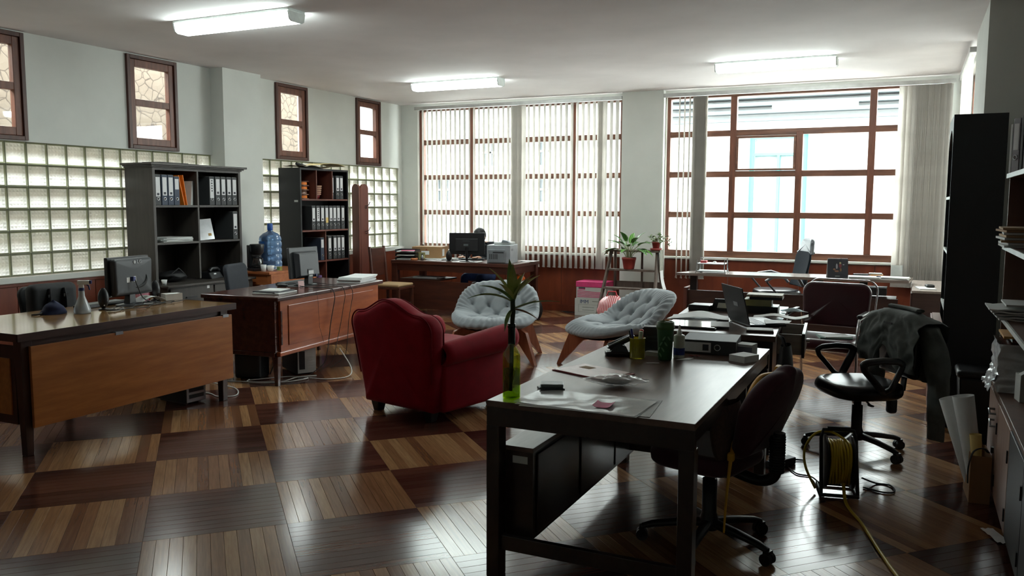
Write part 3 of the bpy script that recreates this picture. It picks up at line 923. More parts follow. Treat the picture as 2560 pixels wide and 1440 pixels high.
# ---- black bookshelf (H)
H_ = thing('bookshelf', 'black bookshelf with red brown shelf edges beside the coat stand', 'bookshelf', (XL+0.05, 8.62, 0))
hw_, hd = 1.02, 0.35
MB().box(0, hd, 0, 0.025, 0, 2.045).build('side_panel', BLKLAM, H_)
MB().box(0, hd, hw_-0.025, hw_, 0, 2.045).build('side_panel', BLKLAM, H_)
MB().box(0, 0.012, 0.025, hw_-0.025, 0, 2.045).build('back_panel', BLKLAM, H_)
MB().box(0, hd, 0.025, hw_-0.025, 2.02, 2.045).build('top_panel', BLKLAM, H_)
for z in (1.645, 1.238, 0.83, 0.42, 0.06):
    MB().box(0.012, hd+0.002, 0.025, hw_-0.025, z-0.02, z).build('shelf', REDBR, H_)
for (y, z0, z1) in ((0.335, 1.645, 2.02), (0.67, 1.645, 2.02), (0.51, 0.83, 1.218), (0.51, 0.42, 0.81), (0.51, 0.06, 0.40)):
    MB().box(0.012, hd-0.004, y-0.009, y+0.009, z0, z1).build('divider', REDBR, H_)
MB().box(0.25, 0.31, -0.0012, 0.0, 1.605, 1.63).build('paper_tag', PAPER2, H_)
# ---- coat stand: two boards with round tops
CO = thing('coat_stand', 'tall red brown coat stand of two round-topped boards', 'coat stand', (-7.13, 9.93, 0), R(78))
def board(w, h):
    pts = [(-w/2, 0), (w/2, 0)]
    for k in range(13):
        a = R(180*k/12); pts.append((w/2*math.cos(a), h-w/2+w/2*math.sin(a)))
    return pts
REDBR2 = wood('coat_stand_wood', (96, 48, 38), (120, 64, 50), 'z', 0.45, 2, 6)
MB().prism(board(0.145, 1.865), 0, 0.03, Tm(0.073, 0.0, 0) @ XZ).build('board', REDBR2, CO, bevel=0.003)
MB().prism(board(0.145, 1.865), 0, 0.03, Tm(-0.032, 0.045, 0, rz=R(90)) @ XZ).build('board', REDBR2, CO, bevel=0.003)
MB().box(-0.03, 0.146, 0.001, 0.12, 0.0, 0.06).build('base', REDBR2, CO)
for z in (1.55, 1.19):
    h = MB()
    h.tube([(0.08, -0.03, z), (0.08, -0.06, z), (0.10, -0.09, z+0.02), (0.12, -0.09, z+0.06)], 0.005, 6)
    h.tube([(0.08, -0.03, z-0.02), (0.08, -0.06, z-0.03), (0.075, -0.08, z-0.01)], 0.004, 6)
    h.build('hook', BLACKM, CO)
# ---- small side table with the coffee things
ORW = wood('orange_pine', (150, 82, 44), (184, 112, 66), 'x', 0.35, 2.5, 7, coat=0.2)
ST = thing('side_table', 'small orange wooden table holding the coffee maker and water jug', 'table', (-7.30, 7.53, 0))
MB().box(0.0, 0.62, 0, 0.86, 0.765, 0.795).build('tabletop', ORW, ST, bevel=0.004)
MB().box(0.04, 0.62, 0.03, 0.05, 0.64, 0.765).box(0.60, 0.62, 0.05, 0.81, 0.64, 0.765).box(0.04, 0.62, 0.81, 0.83, 0.64, 0.765).build('apron', ORW, ST)
for (x, y) in ((0.06, 0.05), (0.60, 0.05), (0.06, 0.81), (0.60, 0.81)):
    MB().box(x-0.03, x+0.03, y-0.03, y+0.03, 0, 0.764).build('leg', ORW, ST, bevel=0.003)
MB().box(0.03, 0.40, 0.08, 0.10, 0.1, 0.66).build('back_panel', ORW, ST)
# ---- tall black bookcase on the right
K_ = thing('bookcase', 'tall black bookcase with arched top and white shelf edges at the right', 'bookcase', (0.235, 6.77, 0))
kd, kl = 0.335, 0.74
MB().box(0, kd, 0, 0.022, 0, 2.235).build('side_panel', BLKLAM, K_)
MB().box(0, kd, kl-0.022, kl, 0, 2.235).build('side_panel', BLKLAM, K_)
MB().box(kd-0.015, kd, 0.022, kl-0.022, 0, 2.235).build('back_panel', BLKLAM, K_)
MB().box(0, kd, 0.022, kl-0.022, 2.213, 2.235).build('top_panel', BLKLAM, K_)
WEDGE = mat('white_shelf_edge', (214, 218, 216), 0.4)
for z in (1.66, 1.27, 0.86):
    sh = MB().box(0.012, kd-0.016, 0.023, kl-0.023, z-0.02, z).build('shelf', BLKLAM, K_)
    MB().box(0.0, 0.011, 0.023, kl-0.023, z-0.02, z).build('edge_strip', WEDGE, sh)
arch = [(0.023, 0), (0.023, 0.14)]
yy = [0.023+(kl-0.046)*k/12 for k in range(13)]
poly = [(0.023, 2.212), (0.023, 2.02)] + [(y, 2.02+0.13*math.sin(math.pi*k/12)**0.7) for k, y in enumerate(yy)][1:-1] + [(kl-0.023, 2.02), (kl-0.023, 2.212)]
MB().prism(poly, 0, 0.018, YZ).build('arched_valance', GREYW2, K_)
MB().box(-0.055, -0.0005, 0.0, kl, 0.0, 0.74).build('lower_cabinet', REDBR, K_)
for k in range(2): MB().box(-0.068, -0.0555, 0.005+0.37*k, 0.365+0.37*k, 0.05, 0.735).build('door', REDBR, K_, bevel=0.002)
for z in (0.62, 0.50): MB().ell((-0.078, 0.42, z), (0.012, 0.012, 0.012)).build('knob', CHROME, K_)
# ---- low cabinet beside the long desk
LC = thing('low_cabinet', 'low grey brown cabinet between the long desk and tall bookcase', 'cabinet', (0.03, 9.55, 0))
MB().box(0, 0.45, 0, 1.35, 0.695, 0.72).build('top', wood('cabinet_top_grey', (138, 126, 120), (160, 148, 140), 'y', 0.4), LC, bevel=0.003)
MB().box(0.01, 0.44, 0.01, 1.34, 0, 0.695).build('body', DPAN, LC)
for k in range(2): MB().box(-0.008, 0.01, 0.02+0.66*k, 0.66+0.66*k, 0.06, 0.69).build('door', DPAN, LC, bevel=0.003)
# ---- right hand cabinet with hutch
PINKW = wood('pale_pink_wood', (132, 102, 88), (156, 124, 108), 'z', 0.45, 2, 5)
HW = wood('hutch_brown', (84, 58, 46), (108, 76, 60), 'z', 0.5, 2, 5)
N_ = thing('hutch_cabinet', 'tall pale wood cabinet with open shelves at the right edge', 'cabinet', (0.460, 3.30, 0))
nl, nd = 2.26, 0.475
MB().box(0.012, nd, 0, nl, 0.05, 0.57).build('body', PINKW, N_)
MB().box(0.03, nd, 0.0, nl, 0, 0.05).build('plinth', BLACKM, N_)
MB().box(0, nd, -0.01, nl+0.01, 0.57, 0.595).build('counter', HW, N_, bevel=0.003)
for k, (y0, y1) in enumerate(((1.67, 2.215), (1.12, 1.66), (0.57, 1.11), (0.02, 0.56))):
    d = MB().box(-0.006, 0.012, y0, y1, 0.06, 0.565).build('door', PINKW if k < 2 else BLKLAM, N_, bevel=0.002)
    for z_ in (0.12, 0.40): MB().box(-0.012, 0.0, y0+0.02, y0+0.034, z_, z_+0.06).build('hinge', BLACKM, d)
    if k == 0:
        MB().tube([(-0.006, 1.86, 0.50), (-0.035, 1.86, 0.50), (-0.035, 1.80, 0.485), (-0.006, 1.80, 0.485)], 0.006, 6).build('handle', STEEL, d)
        MB().tube([(-0.006, 1.86, 0.44), (-0.03, 1.86, 0.44), (-0.03, 1.79, 0.42), (-0.006, 1.79, 0.42)], 0.006, 6).build('handle', STEEL, d)
        MB().box(-0.02, -0.006, 1.80, 1.825, 0.27, 0.30).build('latch', BLACKP, d)
MB().box(0.03, nd, nl-0.02, nl, 0.595, 1.775).build('side_panel', HW, N_)
MB().box(0.03, nd, 0, 0.02, 0.595, 1.775).build('side_panel', HW, N_)
MB().box(nd-0.012, nd, 0.02, nl-0.02, 0.595, 1.775).build('back_panel', HW, N_)
for z in (0.985, 1.375, 1.775):
    sh = MB().box(0.022, nd-(0.0125 if z < 1.7 else 0), 0.0205 if z < 1.7 else 0, nl-(0.0205 if z < 1.7 else 0), z-0.022, z).build('shelf', HW, N_)
    MB().box(0.012, 0.0215, 0.0205, nl-0.0205, z-0.024, z+0.001).build('edge_strip', WEDGE, sh)
# ================================================================== SEATING
def arc_poly(w0, w1, z0, z1, rt, hump=0.0, n=8, wm=None):
    """front outline of a back rest in xz: bottom width w0, top width w1, top corner radius rt, centre hump"""
    pts = []
    for k in range(n+1):
        t = k/n; pts.append((-w0/2 + w0*t, z0))
    pts_r = []
    for k in range(1, n+1):
        t = k/n; pts_r.append((w0/2 + (w1-w0)/2*t, z0 + (z1-rt-z0)*t))
    cor = []
    for k in range(1, n+1):
        a = R(90*k/n); cor.append((w1/2-rt+rt*math.cos(a), z1-rt+rt*math.sin(a)))
    half = w1/2-rt
    top = []
    m = 2*n
    for k in range(1, m):
        t = k/m; x = half - 2*half*t
        top.append((x, z1 + hump*(0.5+0.5*math.cos(math.pi*x/half))))
    cl = [(-x, z) for x, z in reversed(cor)]
    lf = [(-x, z) for x, z in reversed(pts_r)]
    return pts + pts_r + cor + top + cl + lf[1:] if False else pts + pts_r + cor + top + cl + lf
def pad(mb, poly, th, rnd, bend=None, M=None, seg=5, puff=0.0):
    """solid pad: outline poly in xz, thickness th along y, edge radius rnd; bend(x,y,z)->point"""
    cx = sum(q[0] for q in poly)/len(poly); cz = sum(q[1] for q in poly)/len(poly)
    n = len(poly)
    nr = []
    for i in range(n):
        a = Vector((poly[i-1][0], poly[i-1][1])); b = Vector((poly[(i+1) % n][0], poly[(i+1) % n][1]))
        t = b-a
        nn = Vector((t.y, -t.x))
        nr.append(nn.normalized() if nn.length > 1e-9 else Vector((0, 0)))
    lay = []
    for k in range(seg+1):
        a = R(90*k/seg); lay.append((rnd*(1-math.sin(a)), -th/2+rnd*(1-math.cos(a))))
    lay = lay + [(i_, -y_) for i_, y_ in reversed(lay)]
    rings = []
    for ins, y in lay:
        rings.append([(poly[i][0]-nr[i].x*ins, y, poly[i][1]-nr[i].y*ins) for i in range(n)])
    for s_, base in ((-1, rings[0]), (1, rings[-1])):
        pass
    def cap(base, sgn):
        out = []
        for f_ in (0.92, 0.82, 0.7, 0.55, 0.4, 0.25, 0.12):
            out.append([(cx+(q[0]-cx)*f_, q[1]+sgn*puff*(1-f_*f_), cz+(q[2]-cz)*f_) for q in base])
        return out
    c0 = cap(rings[0], -1); c1 = cap(rings[-1], 1)
    allr = list(reversed(c0)) + rings + c1
    v = [q for rg in allr for q in rg]
    v.append((cx, rings[0][0][1]-puff, cz)); v.append((cx, rings[-1][0][1]+puff, cz))
    f = []
    for i in range(len(allr)-1):
        for k in range(n):
            k2 = (k+1) % n
            f.append((i*n+k, i*n+k2, (i+1)*n+k2, (i+1)*n+k))
    A_ = len(v)-2; B__ = len(v)-1; L = (len(allr)-1)*n
    for k in range(n):
        k2 = (k+1) % n
        f.append((A_, k2, k)); f.append((B__, L+k, L+k2))
    if bend: v = [bend(*q) for q in v]
    mb.add(v, f, M, True)
    return mb
# ---- red armchair
VEL = mat('red_velvet', (138, 10, 30), 0.75, var=0.18, nscale=7, bump=0.1, bscale=90, sheen=0.06, spec=0.12)
VELP = mat('red_piping', (116, 9, 26), 0.75, spec=0.1)
FOOT = mat('dark_foot_wood', (26, 18, 16), 0.5)
AR = thing('armchair', 'red velvet armchair with curved back turned to the camera', 'armchair', (-3.33, 5.60, 0), R(-13))
MB().rbox((0, 0.02, 0.235), (0.68, 0.80, 0.33), 0.04).build('base', VEL, AR)
def lean(x, y, z): 
    t = max(z-0.1, 0)
    return (x, y - 0.10*t - 0.03*t*t - 0.10*(1-abs(x)/0.5)*0.12, z)
bp = arc_poly(0.70, 0.84, 0.075, 0.80, 0.12, 0.10)
MB_ = MB(); pad(MB_, bp, 0.19, 0.07, lean, puff=0.02)
bk = MB_.build('backrest', VEL, AR, loc=(0, -0.33, 0))
pp = [lean(x*0.995, -0.068, z*0.995+0.002) for x, z in bp if z > 0.3]
MB().tube([q for q in pp], 0.006, 6).build('piping', VELP, bk)
pp = [lean(x*0.96, 0.075, z*0.985) for x, z in bp if z > 0.3]
MB().tube([q for q in pp], 0.006, 6).build('piping', VELP, bk)
for sx in (-1, 1):
    mb = MB()
    def armf(u, v, sx=sx):
        # section ring (u) swept along the arm (v, back to front)
        a = 2*math.pi*u
        y = -0.34 + 0.82*v
        r = 0.085 + 0.022*v
        zc = 0.50 + 0.055*v
        e = 1.0
        if v > 0.93: e = math.sqrt(max(0, 1-((v-0.93)/0.07)**2))*0.9+0.1
        if v < 0.02: e = 0.8
        return (sx*(0.375+0.02*v) + r*1.05*math.cos(a)*e, y, zc + r*math.sin(a)*e)
    mb.grid(armf, 20, 22, cu=True)
    mb.rbox((sx*0.34, 0.08, 0.28), (0.12, 0.80, 0.42), 0.03)
    mb.build('arm', VEL, AR)
MB().rbox((0, 0.10, 0.44), (0.56, 0.66, 0.16), 0.06).build('seat_cushion', VEL, AR)
for (x, y) in ((-0.28, -0.33), (0.28, -0.33), (-0.28, 0.36), (0.28, 0.36)):
    MB().frustum((x, y, 0), (0.055, 0.06), (x, y, 0.085), (0.085, 0.09)).build('foot', FOOT, AR, bevel=0.004)
# ---- grey lounge chairs
GREYF = mat('grey_linen', (146, 153, 157), 0.85, var=0.05, nscale=30, bump=0.15, bscale=220, sheen=0.15)
WALN = wood('teak_legs', (120, 64, 42), (156, 92, 62), 'z', 0.35, 3, 8)
SHELLM = mat('pale_shell', (196, 168, 158), 0.4)
def lounge(label, loc, rz):
    t = thing('lounge_chair', label, 'lounge chair', loc, rz, group='round grey lounge chairs')
    WX, LY = 0.50, 0.585
    # path along the seat and back (integrated once)
    path = []
    y, z = -0.50, 0.405
    N = 120; ds = 2*LY/N
    for i in range(N+1):
        b = -LY + i*ds
        tt = min(max((b+0.16)/0.34, 0), 1); tt = tt*tt*(3-2*tt)
        ang = R(-5 + 50*tt)
        path.append((y, z, ang))
        y += ds*math.cos(ang); z += ds*math.sin(ang)
    def P(a, b):
        i = min(max((b+LY)/ds, 0), N-1e-6); k = int(i); f_ = i-k
        p0, p1 = path[k], path[k+1]
        y = p0[0]+(p1[0]-p0[0])*f_; z = p0[1]+(p1[1]-p0[1])*f_; an = p0[2]+(p1[2]-p0[2])*f_
        nrm = Vector((0, -math.sin(an), math.cos(an)))
        q = Vector((a, y, z))
        lift = 0.10*abs(a/WX)**2.2 * (1 if b > -0.2 else max(0.25, 1+(b+0.2)*2.2))
        return q + nrm*lift + Vector((-a*0.10*abs(a/WX)**2, 0, 0)), nrm
    tufts = [(-0.20, 0.36), (0.0, 0.38), (0.20, 0.36), (-0.29, 0.20), (-0.10, 0.20), (0.10, 0.20), (0.29, 0.20), (-0.20, 0.04), (0.0, 0.05), (0.20, 0.04), (-0.12, -0.16), (0.12, -0.16), (-0.22, -0.30), (0.0, -0.32), (0.22, -0.30)]
    segs = [(0, 4), (1, 4), (1, 5), (2, 5), (3, 7), (4, 7), (4, 8), (5, 8), (5, 9), (6, 9), (0, 3), (2, 6), (7, 10), (8, 10), (8, 11), (9, 11), (10, 12), (10, 13), (11, 13), (11, 14)]
    def dent(a, b):
        d = 0
        for (p_, q_) in tufts:
            rr = (a-p_)**2+(b-q_)**2
            d += 0.028*math.exp(-rr/0.0011) + 0.012*math.exp(-rr/0.006)
        for (i, j) in segs:
            ax, ay = tufts[i]; bx_, by_ = tufts[j]
            tx, ty = bx_-ax, by_-ay; L2 = tx*tx+ty*ty
            s_ = min(max(((a-ax)*tx+(b-ay)*ty)/L2, 0), 1)
            rr = (a-ax-tx*s_)**2+(b-ay-ty*s_)**2
            d += 0.010*math.exp(-rr/0.00030)
        return d
    NT, NR = 220, 44
    def surf(u, v):
        # v 0..0.6 top (centre to rim), 0.6..0.8 rim round, 0.8..1 underside
        th = 2*math.pi*u
        if v <= 0.7:
            r = (v/0.7)*0.95; up = 1
            off = 0.058*(1-(v/0.7)**5)**0.5*1.0 + 0.018
        elif v <= 0.85:
            k = (v-0.7)/0.15; r = 0.95+0.05*math.sin(math.pi*k); off = 0.018*math.cos(math.pi*k) - 0.03*k
        else:
            k = (v-0.85)/0.15; r = 0.95*(1-k); off = -0.030-0.02*k
        cs_, sn_ = math.cos(th), math.sin(th); se = (abs(cs_)**2.5+abs(sn_)**2.5)**(-1/2.5)
        a = r*WX*cs_*se; b = r*LY*sn_*se
        q, n = P(a, b)
        o = off
        if v <= 0.7: o -= dent(a, b)
        if 0.45 < v < 0.85:
            w_ = min((v-0.45)/0.2, 1)*min((0.85-v)/0.05, 1)
            o += 0.010*w_*math.sin(52*th+3*math.sin(5*th))*(0.6+0.4*math.sin(3.1*th))
        return q + n*o
    mb = MB(); mb.grid(surf, NT, NR, cu=True)
    cu = mb.build('cushion', GREYF, t)
    for (p_, q_) in tufts:
        c, n = P(p_, q_)
        MB().ell(tuple(c+n*0.038), (0.009, 0.009, 0.006), 8, 6).build('button', GREYF, cu)
    def shell(u, v):
        th = 2*math.pi*u; r = 0.86*v
        q, n = P(r*WX*math.cos(th), r*LY*math.sin(th))
        return q - n*0.056
    mb = MB(); mb.grid(shell, 48, 10, cu=True, flip=True)
    mb.grid(lambda u, v: Vector(shell(u, v)) - Vector((0, -0.004, 0.012)), 48, 10, cu=True)
    mb.build('shell', SHELLM, t)
    # boomerang legs: outline in the plane through the chair centre, thickness 35 mm
    def leg(x, y, ang, hh, name='leg'):
        dvec = Vector((math.cos(ang), math.sin(ang), 0))
        M = Matrix(((dvec.x, 0, -dvec.y, x), (dvec.y, 0, dvec.x, y), (0, 1, 0, 0), (0, 0, 0, 1)))
        o = [(0.27, 0.0), (0.305, 0.0), (0.175, hh-0.03), (0.10, hh), (-0.14, hh), (-0.15, hh-0.045), (0.02, hh-0.085), (0.09, hh-0.16)]
        MB().prism(o, -0.018, 0.018, M).build(name, WALN, t, bevel=0.004)
    leg(0.23, -0.24, R(-38), 0.345); leg(-0.23, -0.24, R(218), 0.345)
    leg(0.22, 0.12, R(40), 0.36); leg(-0.22, 0.12, R(140), 0.36)
    # rear struts up to the shell
    for sx in (-1, 1):
        MB().tube([(sx*0.20, 0.14, 0.33), (sx*0.21, 0.36, 0.50)], 0.016, 8).build('back_strut', WALN, t)
    return t
lounge('round tufted grey lounge chair behind the bottle plant, facing the camera', (-3.87, 7.75, 0), R(18))
lounge('round tufted grey lounge chair seen from its side, right of the bottle plant', (-2.52, 7.72, 0), R(-42))
# ---- swivel chair bits
def star_base(t, rad, m, hub_h=0.11, rot=0.0, col_top=0.40, mcol=None):
    MB().lathe([(0.045, hub_h-0.03), (0.05, hub_h), (0.04, hub_h+0.03), (0.034, hub_h+0.05), (0.034, col_top-0.08), (0.024, col_top-0.08), (0.024, col_top)], n=16).build('column', mcol or m, t)
    for k in range(5):
        a = rot + 2*math.pi*k/5
        M = Matrix.Rotation(a, 4, 'Z')
        l = MB()
        pts = [(0.03, 0, hub_h), (rad*0.5, 0, hub_h-0.012), (rad*0.85, 0, hub_h-0.03), (rad, 0, hub_h-0.045)]
        l.tube(pts, [0.030, 0.025, 0.022, 0.018], 8, M=M, flat=(0.75, 1))
        lo = l.build('base_leg', m, t)
        c = MB()
        c.cyl((rad, -0.026, 0.028), (rad, -0.004, 0.028), 0.028, n=14, M=M).cyl((rad, 0.004, 0.028), (rad, 0.026, 0.028), 0.028, n=14, M=M)
        c.tube([(rad, 0, hub_h-0.05), (rad, 0, 0.036)], 0.010, 8, M=M)
        c.box(rad-0.012, rad+0.014, -0.022, 0.022, 0.044, 0.066, M=M)
        c.build('caster', BLACKP, lo)
LEATH = mat('black_leather', (16, 16, 20), 0.28, var=0.2, nscale=20, bump=0.08, bscale=40)
def loop_arm(t, x, m, y0=-0.14, y1=0.12, z0=0.44, z1=0.64, name='armrest'):
    pts = [(x*0.86, 0.02, z0), (x, -0.02, z0+0.03), (x, y0+0.01, z1-0.05), (x, y0, z1-0.015), (x, y0+0.03, z1), (x, (y0+y1)/2, z1+0.008), (x, y1-0.03, z1), (x, y1, z1-0.02), (x, y1-0.01, z1-0.05), (x, 0.05, z0+0.03), (x*0.86, 0.03, z0)]
    q = []
    for i in range(len(pts)-1):
        for k in range(4):
            s_ = k/4; q.append(tuple(pts[i][c]+(pts[i+1][c]-pts[i][c])*s_ for c in range(3)))
    q.append(pts[-1])
    mb = MB().tube(q, 0.017, 8, flat=(1.0, 1.5))
    return mb.build(name, m, t)
# black chair with the jacket
OC = thing('office_chair', 'black leather swivel chair with loop arms and a jacket over its back', 'office chair', (-0.265, 5.80, 0), R(-57))
star_base(OC, 0.31, BLACKP, rot=R(20), col_top=0.385)
MB().rbox((0, 0, 0.425), (0.50, 0.48, 0.095), 0.17, ex=0.045).build('seat', LEATH, OC)
MB().box(-0.09, 0.09, -0.10, 0.12, 0.365, 0.385).box(-0.025, 0.025, 0.1, 0.26, 0.35, 0.37).build('mechanism', BLACKM, OC)
MB().tube([(0.05, 0.0, 0.37), (0.24, -0.06, 0.365)], 0.007, 6).rbox((0.26, -0.065, 0.365), (0.05, 0.02, 0.012), 0.005).build('lever', BLACKP, OC)
MB().rbox((0.06, 0.20, 0.31), (0.06, 0.06, 0.10), 0.02).build('tension_knob', BLACKP, OC)
for sx in (-1, 1): loop_arm(OC, sx*0.285, BLACKP)
MB_ = MB(); pad(MB_, arc_poly(0.36, 0.42, 0.50, 0.87, 0.10, 0.02), 0.07, 0.03, puff=0.012)
MB_.build('backrest', LEATH, OC, loc=(0, 0.275, 0))
MB().tube([(0, 0.22, 0.37), (0, 0.31, 0.40), (0, 0.325, 0.55)], 0.02, 8, flat=(0.5, 1.6)).build('back_bar', BLACKP, OC)
# purple chair at the front desk
PURP = mat('purple_upholstery', (64, 22, 36), 0.85, var=0.15, nscale=30, bump=0.1, bscale=200, sheen=0.25)
PC_ = thing('office_chair', 'dark purple fabric swivel chair tucked under the front desk', 'office chair', (-0.80, 3.86, 0), R(-106))
star_base(PC_, 0.31, BLACKP, rot=R(12), col_top=0.40)
MB().rbox((0, -0.02, 0.44), (0.46, 0.44, 0.09), 0.12, ex=0.04).build('seat', PURP, PC_)
MB().box(-0.1, 0.1, -0.1, 0.14, 0.375, 0.395).build('mechanism', BLACKM, PC_)
def pbend(x, y, z): return (x, y + 0.36*(z-0.45) - 0.3*x*x, z)
MB_ = MB(); pad(MB_, arc_poly(0.30, 0.46, 0.47, 0.865, 0.17, 0.02), 0.10, 0.045, pbend, puff=0.02)
MB_.build('backrest', PURP, PC_, loc=(0, 0.20, 0.02))
MB().cord([(0, 0.10, 0.385), (0, 0.24, 0.365), (0, 0.31, 0.40), (0, 0.325, 0.48), (0, 0.33, 0.60)], 0.026, 10).build('back_bar', BLACKP, PC_)
rb = MB()
for k in range(14):
    z = 0.42+0.012*k; rb.lathe([(0.034, z), (0.036, z+0.005), (0.034, z+0.010)], (0, 0.322, 0), 12)
rb.build('ribbed_cover', BLACKM, PC_)
# burgundy chair beside the laptop desk
BURG = mat('burgundy_vinyl', (58, 16, 26), 0.35, var=0.12, nscale=10, bump=0.05)
BC = thing('visitor_chair', 'burgundy padded chair with chrome arms beside the laptop desk', 'chair', (-0.61, 7.62, 0), R(-8))
MB_ = MB(); pad(MB_, arc_poly(0.54, 0.58, 0.53, 0.915, 0.09), 0.07, 0.03, lambda x, y, z: (x, y+0.12*(z-0.5), z), puff=0.01)
bb = MB_.build('backrest', BURG, BC, loc=(0, 0.24, 0))
MB().rbox((0, -0.03, 0.43), (0.54, 0.50, 0.10), 0.07, ex=0.045).build('seat', BURG, BC)
op = arc_poly(0.55, 0.592, 0.53, 0.922, 0.092)
MB().tube([(x, 0.235+0.12*(z-0.5), z) for x, z in op if z > 0.55], 0.008, 6).build('piping', CHROME, bb)
for sx in (-1, 1):
    MB().tube([(sx*0.29, -0.28, 0.01), (sx*0.29, -0.27, 0.55), (sx*0.29, -0.22, 0.655), (sx*0.29, 0.15, 0.665), (sx*0.29, 0.26, 0.64), (sx*0.28, 0.285, 0.50)], 0.012, 8).build('arm_frame', CHROME, BC)
    MB().rbox((sx*0.29, -0.04, 0.682), (0.05, 0.34, 0.03), 0.015).build('arm_pad', BLACKP, BC)
    MB().tube([(sx*0.28, 0.285, 0.51), (sx*0.28, 0.25, 0.36), (sx*0.29, 0.31, 0.01)], 0.012, 8).build('rear_leg', CHROME, BC)
    MB().lathe([(0.016, 0), (0.018, 0.02), (0.013, 0.03)], (sx*0.29, -0.28, 0), 10).build('glide', FOOT, BC)
MB().tube([(-0.28, -0.20, 0.38), (0.28, -0.20, 0.38)], 0.011, 8).build('crossbar', CHROME, BC)
MB().tube([(-0.28, 0.24, 0.36), (0.28, 0.24, 0.36)], 0.011, 8).build('crossbar', CHROME, BC)
# executive mesh chair at the long desk
MESHF = mat('black_mesh_fabric', (28, 33, 40), 0.9, var=0.15, nscale=60, spec=0.15)
XC = thing('executive_chair', 'high-backed black mesh office chair behind the long desk', 'office chair', (-1.50, 10.92, 0), R(-62))
star_base(XC, 0.30, BLACKP, rot=R(10), col_top=0.44)
MB().rbox((0, 0, 0.49), (0.52, 0.52, 0.11), 0.14, ex=0.05).build('seat', LEATH, XC)
MB_ = MB(); pad(MB_, arc_poly(0.40, 0.46, 0.58, 1.02, 0.10), 0.03, 0.014, lambda x, y, z: (x, y+0.05*math.sin((z-0.58)*4)+0.10*(z-0.6)-0.35*x*x, z))
MB_.build('mesh_back', MESHF, XC, loc=(0, 0.26, 0))
MB_ = MB(); pad(MB_, [(x, z+0.98) for x, z in arc_poly(0.44, 0.34, 0.0, 0.20, 0.08)], 0.06, 0.028, lambda x, y, z: (x, y+0.08-0.35*x*x+0.15*(z-1.0), z), puff=0.008)
MB_.build('headrest', mat('grey_leather', (62, 66, 72), 0.3), XC, loc=(0, 0.29, 0))
MB().tube([(0, 0.2, 0.43), (0, 0.36, 0.47), (0, 0.38, 0.75), (0, 0.40, 1.0)], 0.022, 8).build('back_bar', GREYP, XC)
for sx in (-1, 1):
    MB().tube([(sx*0.27, -0.24, 0.66), (sx*0.285, -0.14, 0.72), (sx*0.285, 0.02, 0.74), (sx*0.28, 0.16, 0.70), (sx*0.24, 0.24, 0.60)], 0.018, 8, flat=(1, 1.4)).tube([(sx*0.27, -0.23, 0.66), (sx*0.27, -0.05, 0.46)], 0.012, 6).build('armrest', mat('grey_plastic_arm', (70, 74, 80), 0.3) if sx < 0 else bpy.data.materials['grey_plastic_arm'], XC)
# chairs behind the left desks
def task_chair(label, loc, rz, zt, straps=False, m=None):
    t = thing('office_chair', label, 'office chair', loc, rz)
    star_base(t, 0.29, BLACKP, rot=R(15), col_top=0.42)
    MB().rbox((0, 0, 0.46), (0.48, 0.46, 0.08), 0.1, ex=0.035).build('seat', MESHF, t)
    MB_ = MB(); pad(MB_, arc_poly(0.40, 0.44, 0.58, zt, 0.07), 0.05, 0.022, lambda x, y, z: (x, y+0.12*(z-0.55)-0.2*x*x, z), puff=0.006)
    MB_.build('backrest', m or MESHF, t, loc=(0, 0.25, 0))
    MB().tube([(0, 0.1, 0.42), (0, 0.30, 0.44), (0, 0.31, 0.70)], 0.02, 8).build('back_bar', BLACKP, t)
    return t
CHF = mat('charcoal_fabric', (38, 42, 50), 0.8, var=0.1, nscale=40)
task_chair('charcoal mesh chair behind the middle desk', (-6.02, 6.66, 0), R(105), 0.97, m=CHF)
t1 = task_chair('black chair with strapped backpack behind the left desk', (-6.28, 4.62, 0), R(85), 0.90, m=BLACKM)
BAGB = mat('black_nylon', (24, 25, 28), 0.7, var=0.2, nscale=30)
bag = thing('backpack', 'black backpack with two shoulder straps hung on the left chair', 'backpack', (-6.40, 4.60, 0.56), R(85))
MB().rbox((0, 0, 0.17), (0.40, 0.13, 0.40), 0.055).build('body', BAGB, bag)
for sx in (-1, 1):
    MB().tube([(sx*0.06, -0.07, 0.33), (sx*0.065, -0.085, 0.25), (sx*0.07, -0.08, 0.10), (sx*0.10, -0.07, 0.0)], 0.026, 8, flat=(0.3, 1)).build('shoulder_strap', GREYP, bag)
    MB().box(sx*0.065-0.02, sx*0.065+0.02, -0.10, -0.09, 0.26, 0.285).build('buckle', BLACKP, bag)
# dark wooden chair near the far desk with a flat tan cushion
WC = thing('wooden_chair', 'dark wooden chair with tall back beside the far desk', 'chair', (-6.42, 9.70, 0), R(92))
MB().box(-0.21, 0.21, -0.22, 0.20, 0.43, 0.46).build('seat', FARW, WC, bevel=0.004)
for (x, y) in ((-0.18, -0.19), (0.18, -0.19)):
    MB().box(x-0.02, x+0.02, y-0.02, y+0.02, 0, 0.43).build('leg', FARW, WC)
for x in (-0.18, 0.18):
    MB().tube([(x, 0.19, 0), (x, 0.20, 0.45), (x, 0.26, 1.0)], 0.024, 4).build('back_post', FARW, WC)
MB().box(-0.16, 0.16, 0.235, 0.255, 0.60, 0.98, M=Tm(ry=0)).build('back_panel', FARW, WC, bevel=0.004)
MB().box(-0.18, 0.18, -0.2, -0.18, 0.2, 0.23).build('stretcher', FARW, WC)
TAN = mat('tan_cushion', (172, 142, 104), 0.8, var=0.1)
cs = MB().rbox((0, 0, 0.02), (0.40, 0.42, 0.04), 0.02).build('seat_cushion', TAN, None, loc=(-6.42, 9.70, 0.4605), rz=R(92))
tag(cs, 'flat tan paper-wrapped cushion on the dark wooden chair', 'cushion')
